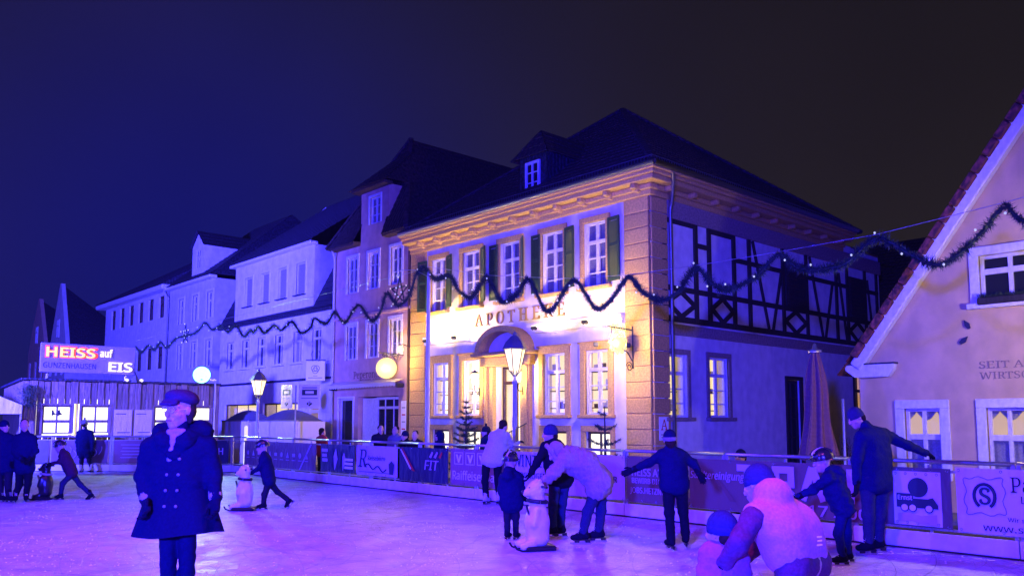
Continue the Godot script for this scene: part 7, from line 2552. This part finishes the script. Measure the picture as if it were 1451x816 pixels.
	person("small child in a dark padded coat and striped helmet, seen from behind", f[0], f[1], {"face": Vector3(0.45, 0, -0.85), "hat": "helmet", "hat_mat": "helmet_dark", "jacket": "navy", "trousers": "charcoal", "s": 0.68, "hs": 0.95, "bulk": 1.12, "hem": 0.06, "hood_back": 1.0, "wrinkle": 0.012, "cell": 0.016})
	f = F.dark_leaner
	person("person in a black jacket and blue hat leaning down behind the quilted coat", f[0] + Vector3(-0.25, 0, -0.25), f[1], {"face": Vector3(-0.8, -0.5, 0.1), "hat": "beanie", "hat_mat": "blue_wool", "jacket": "black", "trousers": "jeans", "s": 0.95, "bulk": 1.05})
	f = F.quilt_woman
	person("woman in a pale quilted coat with fur-edged hood bending over the skating aid", f[0], f[1], {"face": Vector3(-0.75, -0.65, 0.05), "up": Vector3(-0.55, 0.8, 0), "hat": "hood", "hat_mat": "quilt", "fur": "fur", "jacket": "quilt", "trousers": "jeans", "s": 0.98, "bulk": 1.22, "hem": 0.10, "arch": Vector3(0.02, 0.11, 0), "ripple": Vector3(44, 12, 0), "wrinkle": 0.014, "cell": 0.015})
	f = F.dark_skater
	person("skater in dark clothes and striped woolly hat gliding with arms spread", f[0], f[1], {"face": Vector3(0.1, 0, -1), "hat": "beanie", "hat_mat": "navy", "cuff_mat": "grey_wool", "jacket": "navy", "trousers": "black", "s": 0.92, "cell": 0.016, "toe0": Vector3(-0.2, -0.5, -0.8)})
	f = F.hivis
	var h := person("person in a bright pink jacket with reflective mark bending over a child", f[0], f[1], {"face": Vector3(-0.6, -0.35, -0.7), "hat": "beanie", "hat_mat": "blue_wool", "jacket": "hivis", "trousers": "violet", "s": 1.0, "bulk": 1.03, "arch": Vector3(0.02, 0.05, 0.02), "waist": 0.10, "hood_at": Vector3(-0.12, 1.185, 0.02), "sleeves": "violet", "cell": 0.013, "wrinkle": 0.004})
	for k in 3:
		var rb := Basis.looking_at(-Vector3(0.45, 0.30, 0.84))
		lblock(h, "reflective_bar", Vector3(0.112, 0.935, 0.098) + rb * Vector3(0, -0.024 * k, 0.0), Vector3(0.085 - 0.015 * k, 0.011, 0.016), "reflector", 0.003, rb)
	f = F.pink_child
	person("small child in a pink coat and blue woolly hat held by the bending adult", f[0], f[1], {"face": Vector3(-0.6, 0, -0.8), "hat": "beanie", "hat_mat": "blue_wool", "jacket": "pink_coat", "trousers": "violet", "s": 0.62, "hs": 0.98, "bulk": 1.18, "hem": 0.08, "cell": 0.013})
	f = F.helmet_child_b
	person("child in a rippled dark snowsuit and helmet with a red rear light", f[0], f[1], {"face": left, "up": Vector3(-0.2, 1, 0), "hat": "helmet", "hat_mat": "helmet_dark", "rear_light": true, "jacket": "jacket_blue", "trousers": "jacket_blue", "s": 0.74, "hs": 0.98, "bulk": 1.06, "cell": 0.014, "wrinkle": 0.018, "hood_back": 1.0})
	f = F.dark_man
	person("man in a dark blue jacket and hat, one arm stretched to the barrier rail", f[0] + Vector3(0.0, 0, 0.12), f[1], {"face": Vector3(-0.85, -0.45, 0.15), "hat": "beanie", "hat_mat": "blue_wool", "jacket": "jacket_blue", "trousers": "jeans", "s": 1.0, "cell": 0.015, "wrinkle": 0.008, "bulk": 1.05})
	# skating aids
	skate_aid("white bear-shaped skating aid with dark scarf beside the quilted coat", Vector3(-7.62, 0, -7.43), VIEW_TURN - 75.0, 1.0, "plastic_white", "ink_navy")
	skate_aid("white bear-shaped skating aid pushed by the striding child", Vector3(-14.52, 0, -6.66), VIEW_TURN - 90.0, 0.93, "plastic_white", "ink_navy")
	skate_aid("dark seal-shaped skating aid pushed by the lunging child", Vector3(-19.32, 0, -4.50), VIEW_TURN - 90.0, 0.86, "plastic_black", "ink_grey")

func spectators() -> void:
	var J := [0, 1.58, 0.02, -0.19, 1.36, 0, 0.19, 1.36, 0, -0.24, 1.09, 0.02, 0.24, 1.09, 0.02, -0.20, 0.86, 0.10, 0.20, 0.86, 0.10, -0.09, 0.88, 0, 0.09, 0.88, 0, -0.10, 0.48, 0.02, 0.10, 0.48, 0.02, -0.10, 0.095, 0, 0.10, 0.095, 0]
	var list := [
		[-21.75, -12.3, 1.49, "onlooker in a red jacket with dark hair at the barrier", "red_coat", "hair", "", 190.0],
		[-18.72, -12.35, 1.60, "onlooker in a dark jacket turned towards another onlooker", "charcoal", "hair", "", 70.0],
		[-18.14, -12.45, 1.58, "onlooker in a grey coat facing the rink", "grey_wool", "hair", "", 20.0],
		[-17.42, -12.25, 1.45, "onlooker in a black jacket and dark hat behind the river banner", "black", "beanie", "navy", 10.0],
		[-16.85, -12.15, 1.46, "onlooker in a charcoal coat behind the deep blue banner", "charcoal", "hair", "", 40.0],
		[-16.05, -12.3, 1.46, "onlooker in a dark hooded jacket beside the garland mast", "navy", "hood", "navy", -20.0],
		[-14.35, -12.35, 1.60, "onlooker in a dark jacket and bobble hat beside the pale jacket", "navy", "beanie", "charcoal", -40.0],
		[-7.62, -12.2, 1.22, "child onlooker in a dark woolly hat behind the long grey-brown banner", "charcoal", "beanie", "charcoal", 0.0],
	]
	for a in list:
		var s: float = a[2] / 1.70
		var q := []
		for v in J:
			q.append(v * s)
		person(a[3], Vector3(a[0], GROUND, a[1]), q, {"turn": a[7], "hat": a[5], "hat_mat": a[6], "jacket": a[4], "trousers": "charcoal", "s": s, "cell": 0.026, "head_cell": 0.013, "hs": 1.0, "shoes": true, "group": "onlookers behind the barrier", "bobble": a[3].contains("bobble")})
